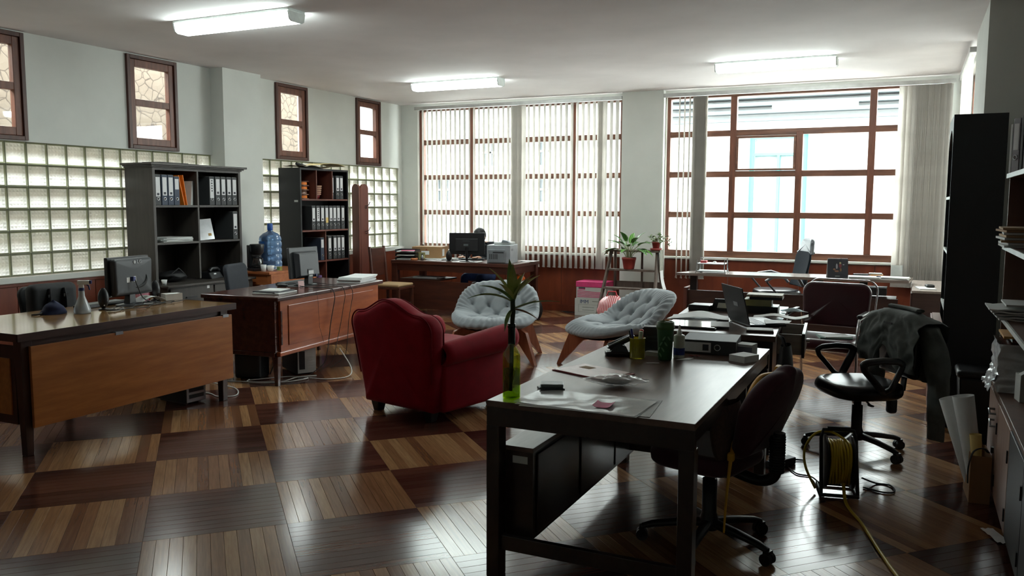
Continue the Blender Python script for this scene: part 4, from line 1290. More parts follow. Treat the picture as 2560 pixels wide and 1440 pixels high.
# ================================================================== SHELF CONTENTS AND LEFT-HAND PROPS
BIND = mat('binder_grey', (58, 60, 62), 0.6, var=0.12, nscale=50)
BINDB = mat('binder_blue_grey', (56, 66, 84), 0.6, var=0.12, nscale=50)
LABW = mat('binder_label', (216, 216, 218), 0.6, var=0.04, nscale=40)
INK = mat('label_ink', (70, 70, 78), 0.7)
RINGM = mat('ring_metal', (200, 202, 205), 0.25, 0.8)
YEL = mat('yellow_note', (226, 196, 120), 0.7)
def binder_proto(m, w=0.075, h=0.315, d=0.28, lab=0.175, mark=True, note=False, script=False):
    """spine faces +x; origin at bottom centre of the spine"""
    t = bpy.data.objects.new('ring_binder', None); COL.objects.link(t)
    b = MB().box(-d, 0, -w/2, w/2, 0, h)
    b.build('cover', m, t, bevel=0.003)
    MB().box(-d+0.01, -0.004, -w/2+0.006, w/2-0.006, h, h+0.0015).build('paper_block', PAPER2, t)
    l = MB().box(0, 0.0012, -w*0.36, w*0.36, h*0.92-lab, h*0.92).build('spine_label', LABW, t)
    if mark: MB().box(0.0012, 0.0016, -w*0.2, w*0.2, h*0.92-lab+0.012, h*0.92-lab+0.036).build('mark', INK, l)
    if script:
        for k in range(5): MB().box(0.0012, 0.0016, -w*0.1-0.004*(k % 2), w*0.14, h*0.88-0.028*k-0.014, h*0.88-0.028*k).build('mark', INK, l)
    if note: MB().box(0.0014, 0.0022, -w*0.30, w*0.36, 0.09, 0.16).build('sticky_note', YEL, l)
    r = MB()
    N = 14
    for k in range(N):
        pass
    r.tube([(0.001, 0.015*math.cos(2*math.pi*k/N), 0.065+0.015*math.sin(2*math.pi*k/N)) for k in range(N)], 0.0032, 6, closed=True)
    rg = r.build('finger_ring', RINGM, t)
    MB().cyl((-0.002, 0, 0.065), (0.0008, 0, 0.065), 0.012, n=12).build('finger_hole', BLACKM, rg)
    return t
protos = {}
def put_binder(kind, loc, rz, label, group, **k):
    if kind not in protos:
        protos[kind] = binder_proto(**k); o = protos[kind]
    else: o = copy_tree(protos[kind])
    o.location = loc; o.rotation_euler = (0, 0, rz)
    tag(o, label, 'binder', group)
    return o
GX = XL+0.05+0.385
std = dict(m=BIND)
g1 = 'binders on the grey brown shelf'
put_binder('tall', (GX, 6.330, 1.566), 0, 'grey binder at left end of the top shelf, grey brown bookshelf', g1, m=BIND, lab=0.2)
put_binder('blue', (GX, 6.418, 1.566), 0, 'second binder from left, blue grey, top of grey brown bookshelf', g1, m=BINDB, lab=0.19)
put_binder('blue', (GX, 6.500, 1.566), 0, 'third binder from left, blue grey, top of grey brown bookshelf', g1)
put_binder('half', (GX, 6.580, 1.566), R(0), 'blue grey binder with short label beside the orange folder', g1, m=BINDB, w=0.07, h=0.30, lab=0.11, mark=False)
names5 = ['binder with handwritten spine, first in the right top bay of grey brown bookshelf', 'second of five binders in right top bay of grey brown bookshelf',
          'third of five binders in right top bay of grey brown bookshelf', 'fourth of five binders in right top bay of grey brown bookshelf', 'rightmost of five binders in right top bay of grey brown bookshelf']
for k, y in enumerate((7.075, 7.165, 7.250, 7.338, 7.422)):
    if k == 0: put_binder('script', (GX, y, 1.566), 0, names5[k], g1, m=BIND, script=True, lab=0.21, mark=False)
    else: put_binder('std', (GX, y, 1.566), 0, names5[k], g1, **std)
put_binder('std', (GX, 7.420, 1.176), 0, 'single binder standing in the middle right bay of grey brown bookshelf', g1)
g2 = 'binders on the black shelf'
HX = XL+0.05+0.33
ordn = ['first', 'second', 'third', 'fourth', 'fifth', 'sixth', 'seventh', 'last']
for k, y in enumerate((8.905, 8.998, 9.09, 9.180, 9.270, 9.352, 9.435, 9.535)):
    lb = 'binder with yellow note, fourth in the full row of black bookshelf' if k == 3 else '%s of eight binders in the full row of black bookshelf' % ordn[k]
    put_binder('note' if k == 3 else ('scr2' if k == 1 else 'std'), (HX, y, 1.239), 0, lb, g2, m=BIND, note=(k == 3), script=(k == 1), mark=False)
for k, y in enumerate((9.075, 9.235, 9.350, 9.437, 9.525)):
    put_binder('std' if k != 0 else 'half', (HX, y, 0.831), 0, ['lone binder left of divider, third row of black bookshelf', 'first of four binders right of divider, third row of black bookshelf', 'second of four binders right of divider, third row of black bookshelf', 'third of four binders right of divider, third row of black bookshelf', 'last of four binders right of divider, third row of black bookshelf'][k], g2)
for k, y in enumerate((9.345, 9.428, 9.512)):
    put_binder('std' if k else 'tall', (HX-(0.03 if k == 0 else 0), y, 1.646), 0, ['half hidden binder in top right bay of black bookshelf', 'middle binder in top right bay of black bookshelf', 'right binder in top right bay of black bookshelf'][k], g2)
# orange folder and white papers on G
ORG = mat('orange_card', (226, 122, 26), 0.55)
of = thing('orange_folder', 'bright orange folder leaning between binders on grey brown bookshelf', 'folder', (GX-0.01, 6.66, 1.566))
for k, (a, w_) in enumerate(((-13, 0.012), (-9, 0.010))):
    MB().box(-0.24, 0, -w_/2, w_/2, 0, 0.325, M=Tm(0, 0.035*k+0.03, 0, rx=R(-a))).build('card_leaf', ORG, of, bevel=0.002)
wp = thing('paper_bundle', 'bundle of white papers leaning right of the orange folder', 'papers', (GX-0.03, 6.795, 1.566))
for k in range(3): MB().box(-0.22, 0, -0.004, 0.004, 0, 0.26, M=Tm(0, 0.012*k, 0, rx=R(-6+2*k))).build('sheet', PAPER2, wp)
ps = thing('paper_stack', 'low stack of papers lying in the middle left bay of bookshelf', 'papers', (GX-0.15, 6.58, 1.176))
for k in range(5): MB().box(-0.15, 0.15, -0.2, 0.2, 0.010*k, 0.010*k+0.008, M=Tm(rz=R(8*math.sin(k*2.1)))).build('sheet', PAPER if k % 2 else PAPER2, ps)
SLEEVE = mat('glossy_sleeve', (190, 192, 196), 0.12, var=0.15, nscale=8, coat=0.5)
sl = thing('plastic_sleeve', 'glossy plastic sleeve with printed sheet propped in middle right bay', 'folder', (GX-0.08, 7.02, 1.1765), R(-12))
MB().box(0, 0.006, -0.11, 0.13, 0.0, 0.235, M=Tm(rx=R(4), ry=R(-12))).build('sleeve', SLEEVE, sl)
MB().box(0.0065, 0.0075, 0.06, 0.10, 0.04, 0.07, M=Tm(rx=R(4), ry=R(-12))).build('printed_mark', mat('ochre_print', (176, 136, 70), 0.5), sl)
# dark things in the low bays
bg_ = thing('dark_bag', 'small crumpled dark bag in the lower left bay of bookshelf', 'bag', (GX-0.14, 6.60, 0.741))
MB().grid(lambda u, v: (0.13*math.sin(math.pi*v)*math.cos(2*math.pi*u)*(1+0.2*wob(u*6, v*6)), 0.17*math.sin(math.pi*v)*math.sin(2*math.pi*u)*(1+0.2*wob(u*6, v*6, 3)), 0.06-0.06*math.cos(math.pi*v)+0.02*wob(u*8, v*8, 5)*math.sin(math.pi*v)), 20, 12, cu=True).build('bag_body', BLACKM, bg_)
MB().tube([(0.08, -0.1, 0.08), (0.10, 0.0, 0.15), (0.08, 0.1, 0.08)], 0.008, 6).build('bag_handle', BLACKM, bg_)
dp_ = thing('desk_phone', 'black desk phone in the lower right bay of bookshelf', 'telephone', (GX-0.12, 7.13, 0.741), R(10))
MB().frustum((0, 0, 0), (0.20, 0.22), (-0.02, 0, 0.07), (0.15, 0.21)).build('body', BLACKP, dp_, bevel=0.008)
MB().tube([(0.05, -0.09, 0.085), (0.05, -0.05, 0.11), (0.05, 0.05, 0.11), (0.05, 0.09, 0.085)], 0.02, 8).build('handset', BLACKP, dp_)
MB().box(0.08, 0.085, -0.05, -0.01, 0.045, 0.06).build('white_tag', PAPER, dp_)
dp2 = thing('label_printer', 'dark small machine with white tags in the lower right bay', 'printer', (GX-0.16, 7.36, 0.741))
MB().rbox((0, 0, 0.06), (0.22, 0.16, 0.12), 0.03).build('body', BLACKP, dp2)
MB().box(0.1105, 0.112, -0.04, 0.0, 0.06, 0.08).build('white_tag', PAPER, dp2)
cupw = MB().lathe([(0.0, 0), (0.02, 0), (0.03, 0.055), (0.027, 0.055), (0.018, 0.004), (0, 0.004)], n=14).build('paper_cone', PAPER, None, loc=(GX+0.09, 6.285, 0.741))
tag(cupw, 'small white paper cup at the front corner of the bookshelf base', 'cup')
tp = thing('flat_folder', 'thin dark folder lying on top of the bookshelf cornice', 'folder', (XL+0.25, 6.62, 2.001))
MB().box(-0.16, 0.16, -0.30, 0.30, 0, 0.008).build('cover', GREYW2, tp)
MB().box(-0.12, 0.12, -0.22, 0.2, 0.0085, 0.016, M=Tm(rz=R(6))).build('sheet', BLACKM, tp)
# H: spools, bowls, newspapers on top
sp = thing('spool_stack', 'stack of clear spools with orange bands on the black bookshelf', 'spools', (HX-0.13, 8.80, 1.646))
CLEAR = mat('clear_brownish', (168, 128, 112), 0.25, trans=0.4)
for k in range(4):
    z = 0.058*k
    q = MB().lathe([(0.115, z), (0.115, z+0.005), (0.085, z+0.007), (0.085, z+0.050), (0.115, z+0.052), (0.115, z+0.056)], n=24).build('spool', CLEAR, sp)
    if k != 1: MB().lathe([(0.088, z+0.012), (0.088, z+0.044)], n=24).build('orange_band', ORG, q)
MB().cyl((0, 0, 0.2), (0, 0, 0.31), 0.004, n=8).build('spindle', STEEL, sp)
bw_ = thing('bowl_stack', 'stack of red bowls in the black bookshelf', 'bowls', (HX-0.12, 9.10, 1.646))
REDB = mat('dark_red_ceramic', (120, 32, 36), 0.3)
CREAMB = mat('patterned_rim', (196, 160, 130), 0.4)
for k in range(5):
    z = 0.026*k
    q = MB().lathe([(0.035, z), (0.045, z+0.01), (0.07+0.003*k, z+0.075), (0.066+0.003*k, z+0.075), (0.03, z+0.012)], n=24).build('bowl', REDB, bw_)
    MB().lathe([(0.0705+0.003*k, z+0.058), (0.0735+0.003*k, z+0.073)], n=24).build('rim_band', CREAMB, q)
NEWS = mat('old_paper', (150, 138, 116), 0.8, var=0.2, nscale=14)
nw = thing('paper_roll_heap', 'crumpled papers lying on top of the black bookshelf', 'papers', (XL+0.22, 9.05, 2.046))
MB().sheet(lambda u, v: (-0.15+0.32*v, -0.36+0.70*u, 0.002+0.035*math.sin(math.pi*u*1.6)**2+0.012*wob(u*4, v*4)+0.05*max(0, 0.12-u)*4), 16, 6, 0.004).build('sheet', NEWS, nw)
MB().sheet(lambda u, v: (-0.12+0.3*v, -0.02+0.55*u, 0.045+0.03*math.sin(math.pi*u)+0.012*wob(u*5, v*5, 4)), 14, 6, 0.004).build('sheet', mat('yellow_paper', (196, 178, 126), 0.8), nw)
MB().tube([(0.1, -0.40, 0.05), (0.12, -0.2, 0.012), (0.12, 0.1, 0.012)], [0.02, 0.016, 0.01], 8).build('dark_roll', BLACKM, nw)
pur = MB().lathe([(0.0, 0), (0.035, 0), (0.037, 0.03), (0.035, 0.2), (0.03, 0.21), (0, 0.21)], n=20).build('purple_canister', mat('purple_print', (92, 60, 120), 0.4, var=0.4, nscale=40), None, loc=(HX-0.02, 9.02, 0.421))
tag(pur, 'purple patterned canister low in the black bookshelf', 'canister')
# ---- side table things
PJUG = mat('blue_jug_plastic', (120, 158, 206), 0.12, var=0.1, trans=0.75, spec=0.6)
jug = thing('water_jug', 'large clear blue water cooler bottle on the small table', 'water bottle', (-6.98, 7.90, 0.796))
prof = [(0.0, 0.0), (0.11, 0.0), (0.13, 0.02)]
for k in range(4):
    z = 0.04+0.078*k; prof += [(0.133, z), (0.135, z+0.02), (0.135, z+0.05), (0.127, z+0.064), (0.127, z+0.07)]
prof += [(0.134, 0.36), (0.125, 0.395), (0.085, 0.432), (0.04, 0.452), (0.028, 0.465), (0.028, 0.52), (0.0, 0.52)]
MB().lathe(prof, n=36).build('bottle_body', PJUG, jug)
MB().lathe([(0.031, 0.47), (0.033, 0.48), (0.033, 0.545), (0.028, 0.552), (0.0, 0.552)], n=20).build('cap', mat('blue_cap', (32, 84, 168), 0.35), jug)
MB().grid(lambda u, v: (0.1365*math.cos(R(-128+50*u)), 0.1365*math.sin(R(-128+50*u)), 0.22+0.12*v), 8, 2).build('label', mat('jug_label', (40, 92, 158), 0.4), jug)
GLASSC = thin_glass('clear_glass', (215, 220, 220), 0.16)
cmk = thing('coffee_maker', 'black drip coffee maker with glass carafe on the small table', 'coffee maker', (-6.97, 7.64, 0.796), R(-25))
MB().box(-0.10, 0.10, -0.075, 0.075, 0, 0.035).build('base', BLACKP, cmk, bevel=0.006)
MB().box(-0.10, -0.03, -0.075, 0.075, 0.035, 0.30).build('tank', BLACKP, cmk, bevel=0.006)
MB().lathe([(0.05, 0.19), (0.078, 0.22), (0.085, 0.305), (0.08, 0.315), (0, 0.315)], (0.03, 0, 0), 24).build('filter_head', BLACKP, cmk)
cf = MB().lathe([(0.055, 0.037), (0.068, 0.06), (0.066, 0.10), (0.045, 0.155), (0.043, 0.165)], (0.03, 0, 0), 24).build('carafe', GLASSC, cmk)
MB().lathe([(0.046, 0.150), (0.048, 0.155), (0.046, 0.172), (0.0, 0.178)], (0.03, 0, 0), 20).build('lid', BLACKP, cf)
MB().tube([(0.075, 0.01, 0.155), (0.13, 0.02, 0.15), (0.135, 0.02, 0.11), (0.10, 0.015, 0.06)], 0.009, 8).build('handle', BLACKP, cf)
MB().lathe([(0.0, 0.04), (0.062, 0.04), (0.064, 0.06), (0.0, 0.06)], (0.03, 0, 0), 20).build('coffee', BLACKM, cf)
def mug(name, label, loc, r, h, m, rz=0):
    t = thing(name, label, 'cup', loc, rz)
    MB().lathe([(0.0, 0.0), (r*0.6, 0.0), (r*0.8, h*0.2), (r, h), (r*0.93, h), (r*0.72, h*0.22), (0, 0.006)], n=24).build('bowl', m, t)
    MB().tube([(r*0.92, 0, h*0.8), (r*1.45, 0, h*0.8), (r*1.5, 0, h*0.45), (r*0.82, 0, h*0.25)], 0.005, 8).build('handle', m, t)
    return t
CER = mat('white_ceramic', (226, 224, 220), 0.2, coat=0.4)
mug('coffee_cup', 'white coffee cup with handle on the small table', (-6.775, 7.66, 0.796), 0.045, 0.065, CER, R(30))
pc = MB().lathe([(0, 0), (0.026, 0), (0.034, 0.08), (0.032, 0.08), (0.024, 0.003), (0, 0.003)], n=18).build('paper_cup', PAPER, None, loc=(-6.80, 7.57, 0.796))
tag(pc, 'plain white paper cup between coffee maker and coffee cup', 'cup')
tb = thing('tea_packet', 'small yellow green packet on the small table edge', 'packet', (-6.76, 7.80, 0.796), R(40))
MB().box(-0.03, 0.03, -0.012, 0.012, 0, 0.045).build('packet', mat('yellow_green_card', (196, 190, 110), 0.6), tb)
MB().box(-0.03, 0.0, -0.0125, -0.012, 0.005, 0.04).build('green_print', mat('green_print', (90, 130, 70), 0.6), tb)

# ================================================================== LEFT DESK THINGS
ZA = 0.786
GREYT = mat('logo_grey', (176, 178, 180), 0.4)
mo = thing('monitor', 'black monitor seen from behind with pale maker logo on the left desk', 'monitor', (-5.58, 4.68, ZA), R(98))
# local: -y is toward the viewer side (the back of the monitor)
MB().box(-0.225, 0.225, 0.0, 0.03, 0.075, 0.385).build('bezel', BLACKP, mo, bevel=0.006)
MB_ = MB(); pad(MB_, [(x, z) for x, z in arc_poly(0.40, 0.42, 0.085, 0.372, 0.03)], 0.06, 0.025, puff=0.004)
MB_.build('back_shell', GREYP, mo, loc=(0, -0.025, 0))
gr = MB().tube([(0.02+0.11*math.cos(R(a)), -0.057, 0.215+0.075*math.sin(R(a))) for a in range(-95, 25, 10)], [0.003+0.010*math.sin(math.pi*k/11) for k in range(12)], 8)
gr.build('crescent_groove', BLACKM, mo)
MB().tube([(-0.19+0.38*k/12, -0.056+0.004*abs(k-6)/6, 0.30+0.022*math.sin(math.pi*k/12)) for k in range(13)], 0.0025, 6).build('shell_ridge', BLACKP, mo)
MB().box(-0.09, -0.055, -0.060, -0.0585, 0.185, 0.225).build('white_sticker', PAPER, mo)
MB().box(-0.015, 0.01, -0.060, -0.0585, 0.19, 0.23).build('white_sticker', PAPER, mo)
MB().box(-0.045, -0.022, -0.085, -0.058, 0.195, 0.228).build('blue_plug', mat('blue_plug', (38, 50, 120), 0.4), mo)
text_mesh('LG', 0.04, GREYT, 'logo_lettering', mo, (0.055, -0.0595, 0.342), (R(90), 0, 0), sx=1.15)
MB().cyl((0.003, -0.0585, 0.342), (0.003, -0.0605, 0.342), 0.013, n=16).build('logo_disc', GREYT, mo)
MB().frustum((0, 0.0, 0.012), (0.075, 0.06), (0, -0.01, 0.15), (0.05, 0.035)).build('stand_neck', BLACKP, mo, bevel=0.004)
MB().lathe([(0.0, 0.0), (0.12, 0.0), (0.118, 0.008), (0.06, 0.014), (0, 0.016)], n=28, sy=0.75).build('stand_base', BLACKP, mo)
cb = MB()
cb.cord([(-0.03, -0.085, 0.205), (-0.02, -0.10, 0.15), (0.03, -0.10, 0.06), (0.10, -0.11, 0.02), (0.18, -0.14, 0.006)], 0.004, 6)
cb.build('video_cable', BLACKM, mo)
def speaker(label, loc, rz, h=0.165):
    t = thing('desk_speaker', label, 'speaker', loc, rz, group='pair of desk speakers')
    MB().lathe([(0.035, 0), (0.038, 0.004), (0.034, 0.010), (0.0, 0.012)], n=20).build('foot', BLACKP, t)
    MB().grid(lambda u, v: (0.040*math.sin(math.pi*min(max(v, 0.02), 0.98))**0.5*math.cos(2*math.pi*u), 0.030*math.sin(math.pi*min(max(v, 0.02), 0.98))**0.5*math.sin(2*math.pi*u), 0.008+(h-0.008)*v), 20, 14, cu=True).build('shell', BLACKP, t)
    MB().ell((0.0, -0.029, 0.035), (0.006, 0.004, 0.006), 8, 6).build('dial', CHROME, t)
    return t
speaker('small black speaker left of the LG style monitor'.replace('LG style ', 'left-desk '), (-5.50, 4.375, ZA), R(60))
speaker('small black speaker right of the left-desk monitor', (-5.66, 5.0, ZA), R(60))
SPRP = mat('translucent_white_plastic', (206, 214, 218), 0.2, trans=0.5)
NAVY = mat('navy_plastic', (24, 34, 92), 0.4)
sb = thing('spray_bottle', 'translucent spray bottle with navy trigger on the left desk', 'spray bottle', (-5.47, 4.17, ZA), R(40))
MB().lathe([(0, 0), (0.055, 0), (0.06, 0.008), (0.058, 0.03), (0.022, 0.125), (0.020, 0.17), (0.0, 0.17)], n=28).build('bottle', SPRP, sb)
MB().lathe([(0.0, 0.002), (0.053, 0.004), (0.055, 0.03), (0.047, 0.05), (0, 0.05)], n=24).build('liquid', mat('clear_liquid', (190, 200, 208), 0.05, trans=0.9), sb)
MB().lathe([(0.021, 0.165), (0.021, 0.185), (0.0, 0.187)], n=16).build('collar', NAVY, sb)
MB().box(-0.025, 0.055, -0.012, 0.012, 0.21, 0.24).frustum((0, 0, 0.185), (0.035, 0.03), (0.0, 0, 0.21), (0.03, 0.024)).build('spray_head', WHITE_PL, sb, bevel=0.004)
MB().tube([(0.03, 0, 0.215), (0.05, 0, 0.20), (0.055, 0, 0.17)], 0.006, 6).box(0.055, 0.07, -0.01, 0.01, 0.215, 0.238).build('trigger', NAVY, sb)
cl = thing('navy_pouch', 'crumpled navy blue cloth pouch beside the spray bottle', 'pouch', (-5.62, 4.05, ZA), R(70))
MB().grid(lambda u, v: ((0.09-0.03*v)*math.cos(2*math.pi*u)*(1-v**3)*(1+0.15*wob(u*5, v*5)), (0.07-0.02*v)*math.sin(2*math.pi*u)*(1-v**3)*(1+0.15*wob(u*5, v*5, 2)), 0.10*v+0.012*wob(u*4, v*4, 7)*v), 20, 10, cu=True).build('cloth', mat('navy_cloth', (22, 30, 66), 0.8, var=0.2), cl)
MB().tube([(-0.08, -0.02, 0.012), (-0.13, -0.05, 0.008), (-0.15, -0.02, 0.006)], 0.006, 6).build('strap', BLACKM, cl)
wb = thing('memo_box', 'small open white box at the right end of the left desk', 'box', (-5.56, 5.08, ZA), R(70))
b = MB()
b.box(-0.07, 0.07, -0.05, 0.05, 0, 0.004).box(-0.07, -0.067, -0.05, 0.05, 0.004, 0.055).box(0.067, 0.07, -0.05, 0.05, 0.004, 0.055).box(-0.067, 0.067, -0.05, -0.047, 0.004, 0.055).box(-0.067, 0.067, 0.047, 0.05, 0.004, 0.055)
b.build('box_body', mat('pale_card', (192, 188, 182), 0.7), wb)
MB().box(-0.067, 0.067, -0.047, 0.047, 0.03, 0.05).build('paper_block', PAPER, wb)
pk = thing('pink_note_block', 'pink note block beside the right speaker of left desk', 'note block', (-5.70, 4.90, ZA), R(75))
MB().box(-0.04, 0.04, -0.035, 0.035, 0, 0.07).build('note_block', mat('pink_paper', (214, 142, 156), 0.7), pk)
MB().box(0.0405, 0.05, -0.035, 0.035, 0, 0.068).build('red_cover', mat('crimson_card', (140, 24, 48), 0.6), pk)
kb = thing('keyboard', 'dark keyboard behind the left monitor', 'keyboard', (-5.74, 4.55, ZA), R(95))
MB().box(-0.21, 0.21, -0.07, 0.07, 0, 0.02).build('body', BLACKP, kb, bevel=0.004)
MB().box(-0.20, 0.20, -0.06, 0.06, 0.0201, 0.026).build('key_field', GREYP, kb)
pa = thing('loose_papers', 'loose white papers under the left monitor', 'papers', (-5.60, 4.78, ZA), R(80))
MB().box(-0.15, 0.15, -0.1, 0.1, 0, 0.003).build('sheet', PAPER, pa)
MB().sheet(lambda u, v: (-0.02+0.22*u, -0.08+0.15*v, 0.012+0.04*math.sin(math.pi*u)), 10, 3, 0.002).build('sheet', PAPER2, pa)
ca_ = thing('cable_tangle', 'tangle of thin black cables across the left desk', 'cable', (-5.36, 4.6, ZA))
crn = random.Random(11)
for k in range(5):
    pts = []
    x, y = crn.uniform(-0.08, 0.02), -0.30
    for i in range(14):
        pts.append((x, y, 0.004+0.003*k)); y += crn.uniform(0.03, 0.075); x += crn.uniform(-0.05, 0.045)
    MB().cord(pts, 0.0032, 5, k=4).build('cable', BLACKM, ca_)
# PC under the left desk
def tower(name, label, loc, rz, backm, lit=True):
    t = thing(name, label, 'computer', loc, rz)
    MB().box(-0.09, 0.09, 0.001, 0.42, 0.012, 0.40).build('case', BLACKM, t, bevel=0.003)
    bp_ = MB().box(-0.088, 0.088, -0.002, 0.0, 0.015, 0.398).build('back_plate', backm, t)
    for k in range(4): MB().tube([(0.02+(0.012+0.012*k)*math.cos(2*math.pi*q/20), -0.004, 0.29+(0.012+0.012*k)*math.sin(2*math.pi*q/20)) for q in range(20)], 0.003, 5, closed=True).build('fan_grille', STEEL if backm is not STEEL else BLACKM, bp_)
    MB().box(-0.075, -0.02, -0.004, -0.002, 0.05, 0.22).build('port_block', BLACKM, bp_)
    for k in range(5): MB().box(0.0, 0.075, -0.004, -0.002, 0.05+0.026*k, 0.068+0.026*k).build('slot_cover', PAPER2, bp_)
    for sx in (-1, 1): MB().box(sx*0.06-0.015, sx*0.06+0.015, 0.05, 0.36, 0, 0.012).build('foot', BLACKP, t)
    return t
t_ = thing('computer_tower', 'black computer tower on the floor under the left desk', 'computer', (-5.28, 4.88, 0), R(-5))
MB().box(-0.20, 0.18, -0.09, 0.09, 0.015, 0.38).build('case', BLACKM, t_, bevel=0.004)
MB().box(0.1805, 0.188, -0.09, 0.09, 0.02, 0.37).build('silver_front', STEEL, t_)
for z in (0.05, 0.10): MB().box(0.189, 0.191, -0.07, 0.07, z, z+0.03).build('slot', BLACKM, t_)
for y in (-0.06, 0.06): MB().box(-0.16, 0.15, y-0.012, y+0.012, 0, 0.015).build('foot', BLACKP, t_)
# ================================================================== MIDDLE DESK THINGS
ZB = 0.786
mb_ = thing('monitor', 'dark grey monitor seen from behind on the middle desk', 'monitor', (-5.42, 6.64, ZB), R(88))
MB().box(-0.21, 0.21, 0, 0.03, 0.07, 0.375, M=Tm(rx=R(-5))).build('bezel', GREYP, mb_, bevel=0.006)
MB().frustum((0, 0, 0), (0.28, 0.22), (0, 0.0, 0.05), (0.33, 0.27), M=Tm(0.0, -0.045, 0.205, rx=R(-95)) @ Tm(0, 0, 0)).build('back_shell', GREYP, mb_, bevel=0.008)
MB().box(-0.035, 0.035, -0.055, -0.005, 0.01, 0.16).build('stand_neck', BLACKP, mb_, bevel=0.004)
MB().lathe([(0, 0), (0.12, 0), (0.115, 0.01), (0, 0.015)], n=24, sy=0.8).build('stand_base', BLACKP, mb_)
MB().box(-0.03, 0.04, -0.062, -0.056, 0.11, 0.145).build('white_sticker', PAPER, mb_)
MB().box(-0.02, 0.03, -0.058, -0.0555, 0.085, 0.10).build('white_sticker', PAPER2, mb_)
MB().box(0.08, 0.10, -0.06, -0.03, 0.08, 0.105).build('blue_plug', NAVY, mb_)
MB().box(-0.15, -0.085, -0.012, -0.010, 0.075, 0.10).build('white_sticker', PAPER, mb_)
nt_ = MB().box(-0.035, 0.035, -0.002, 0.002, 0.0, 0.06, M=Tm(rx=R(-8))).build('sticky_note', mat('pale_pink_note', (222, 186, 184), 0.7), None, loc=(-5.30, 6.42, ZB), rz=R(80))
tag(nt_, 'pale pink note standing at the foot of the middle monitor', 'note')
ms = thing('mouse', 'black and silver computer mouse on the middle desk', 'mouse', (-5.50, 6.38, ZB), R(20))
MB().ell((0, 0, 0.012), (0.055, 0.032, 0.022), 16, 10).build('body', BLACKP, ms)
MB().tube([(-0.045, -0.02, 0.018), (0, -0.03, 0.022), (0.045, -0.02, 0.018)], 0.003, 6).build('silver_trim', STEEL, ms)
mp = MB().box(-0.12, 0.12, -0.12, 0.12, 0, 0.003).build('mouse_pad', BLACKM, None, loc=(-5.42, 6.5, ZB-0.0005), rz=R(5))
tag(mp, 'thin black mouse pad on the middle desk', 'mouse pad')
nb = thing('notebook_pile', 'grey notebooks piled at the near end of the middle desk', 'notebooks', (-5.17, 5.90, ZB), R(10))
MB().box(-0.14, 0.13, -0.16, 0.16, 0, 0.012).build('notebook', PAPER2, nb, bevel=0.002)
MB().box(-0.13, 0.11, -0.15, 0.14, 0.0125, 0.024, M=Tm(rz=R(-7))).build('notebook', GREYP, nb, bevel=0.002)
MB().box(-0.11, 0.09, -0.1, 0.12, 0.0245, 0.029, M=Tm(rz=R(6))).build('sheet', PAPER2, nb)
wpb = thing('paper_stack', 'thick stack of white paper at the far end of the middle desk', 'papers', (-5.20, 7.17, ZB), R(10))
for k in range(6):
    MB().sheet(lambda u, v, k=k: (-0.13+0.26*v+0.004*k, -0.19+0.38*u+0.012*math.sin(k*1.7), 0.009*k+0.018*max(0, u-0.5)*(k > 2)*1.0), 8, 2, 0.0085).build('sheet', PAPER, wpb)
kb2 = thing('keyboard', 'black keyboard behind the middle monitor', 'keyboard', (-5.62, 6.68, ZB), R(92))
MB().box(-0.2, 0.2, -0.06, 0.06, 0, 0.018).build('body', BLACKP, kb2, bevel=0.004)
MB().box(-0.19, 0.19, -0.05, 0.05, 0.0181, 0.024).build('key_field', GREYP, kb2)
# cables hanging down the front of the middle desk
hc = thing('hanging_cables', 'black cables hanging down the front of the middle desk', 'cable', (0, 0, 0))
def deskB(x, y, z):
    c, s_ = math.cos(R(4.5)), math.sin(R(4.5)); return (-4.915+x*c-y*s_, 5.62+x*s_+y*c, z)
for k, (y0, yb, r_) in enumerate(((0.80, 0.66, 0.004), (0.98, 0.80, 0.003), (1.12, 1.0, 0.003))):
    w_ = 0.03
    pts = [deskB(-0.40, y0+0.02, 0.80), deskB(-0.15, y0-0.02, 0.793), deskB(0.0, y0, 0.793), deskB(0.035, y0+0.02, 0.775), deskB(0.05, y0+0.03, 0.70), deskB(0.045, y0, 0.58), deskB(0.05, y0-0.05, 0.45), deskB(0.045, (y0+yb)/2, 0.33), deskB(0.07, yb, 0.22), deskB(0.05, yb-0.03, 0.10), deskB(-0.02, yb-0.16, 0.012)]
    MB().cord(pts, r_, 6).build('cable', BLACKM, hc)
MB().tube([deskB(0.03, 0.56, 0.79), deskB(0.03, 0.58, 0.70), deskB(0.028, 0.60, 0.45), deskB(0.03, 0.66, 0.30)], 0.0015, 5).build('thin_cable', BLACKM, hc)
tower('computer_tower', 'computer tower with pale back plate on the floor under middle desk', (-5.05, 6.17, 0), R(60), PAPER2)
up = thing('power_unit', 'black power unit on the floor below the end of middle desk', 'power unit', (-5.42, 5.85, 0), R(12))
MB().box(-0.13, 0.13, -0.09, 0.09, 0, 0.23).build('case', BLACKP, up, bevel=0.02)
MB().tube([(0.1, 0.09, 0.2), (0.14, 0.14, 0.22), (0.17, 0.1, 0.12), (0.15, 0.05, 0.02)], 0.006, 6).build('cable', BLACKM, up)
fc = thing('floor_cables', 'white and grey cables lying on the floor under middle desk', 'cable', (0, 0, 0.0))
WCAB = mat('white_cable', (196, 198, 196), 0.5)
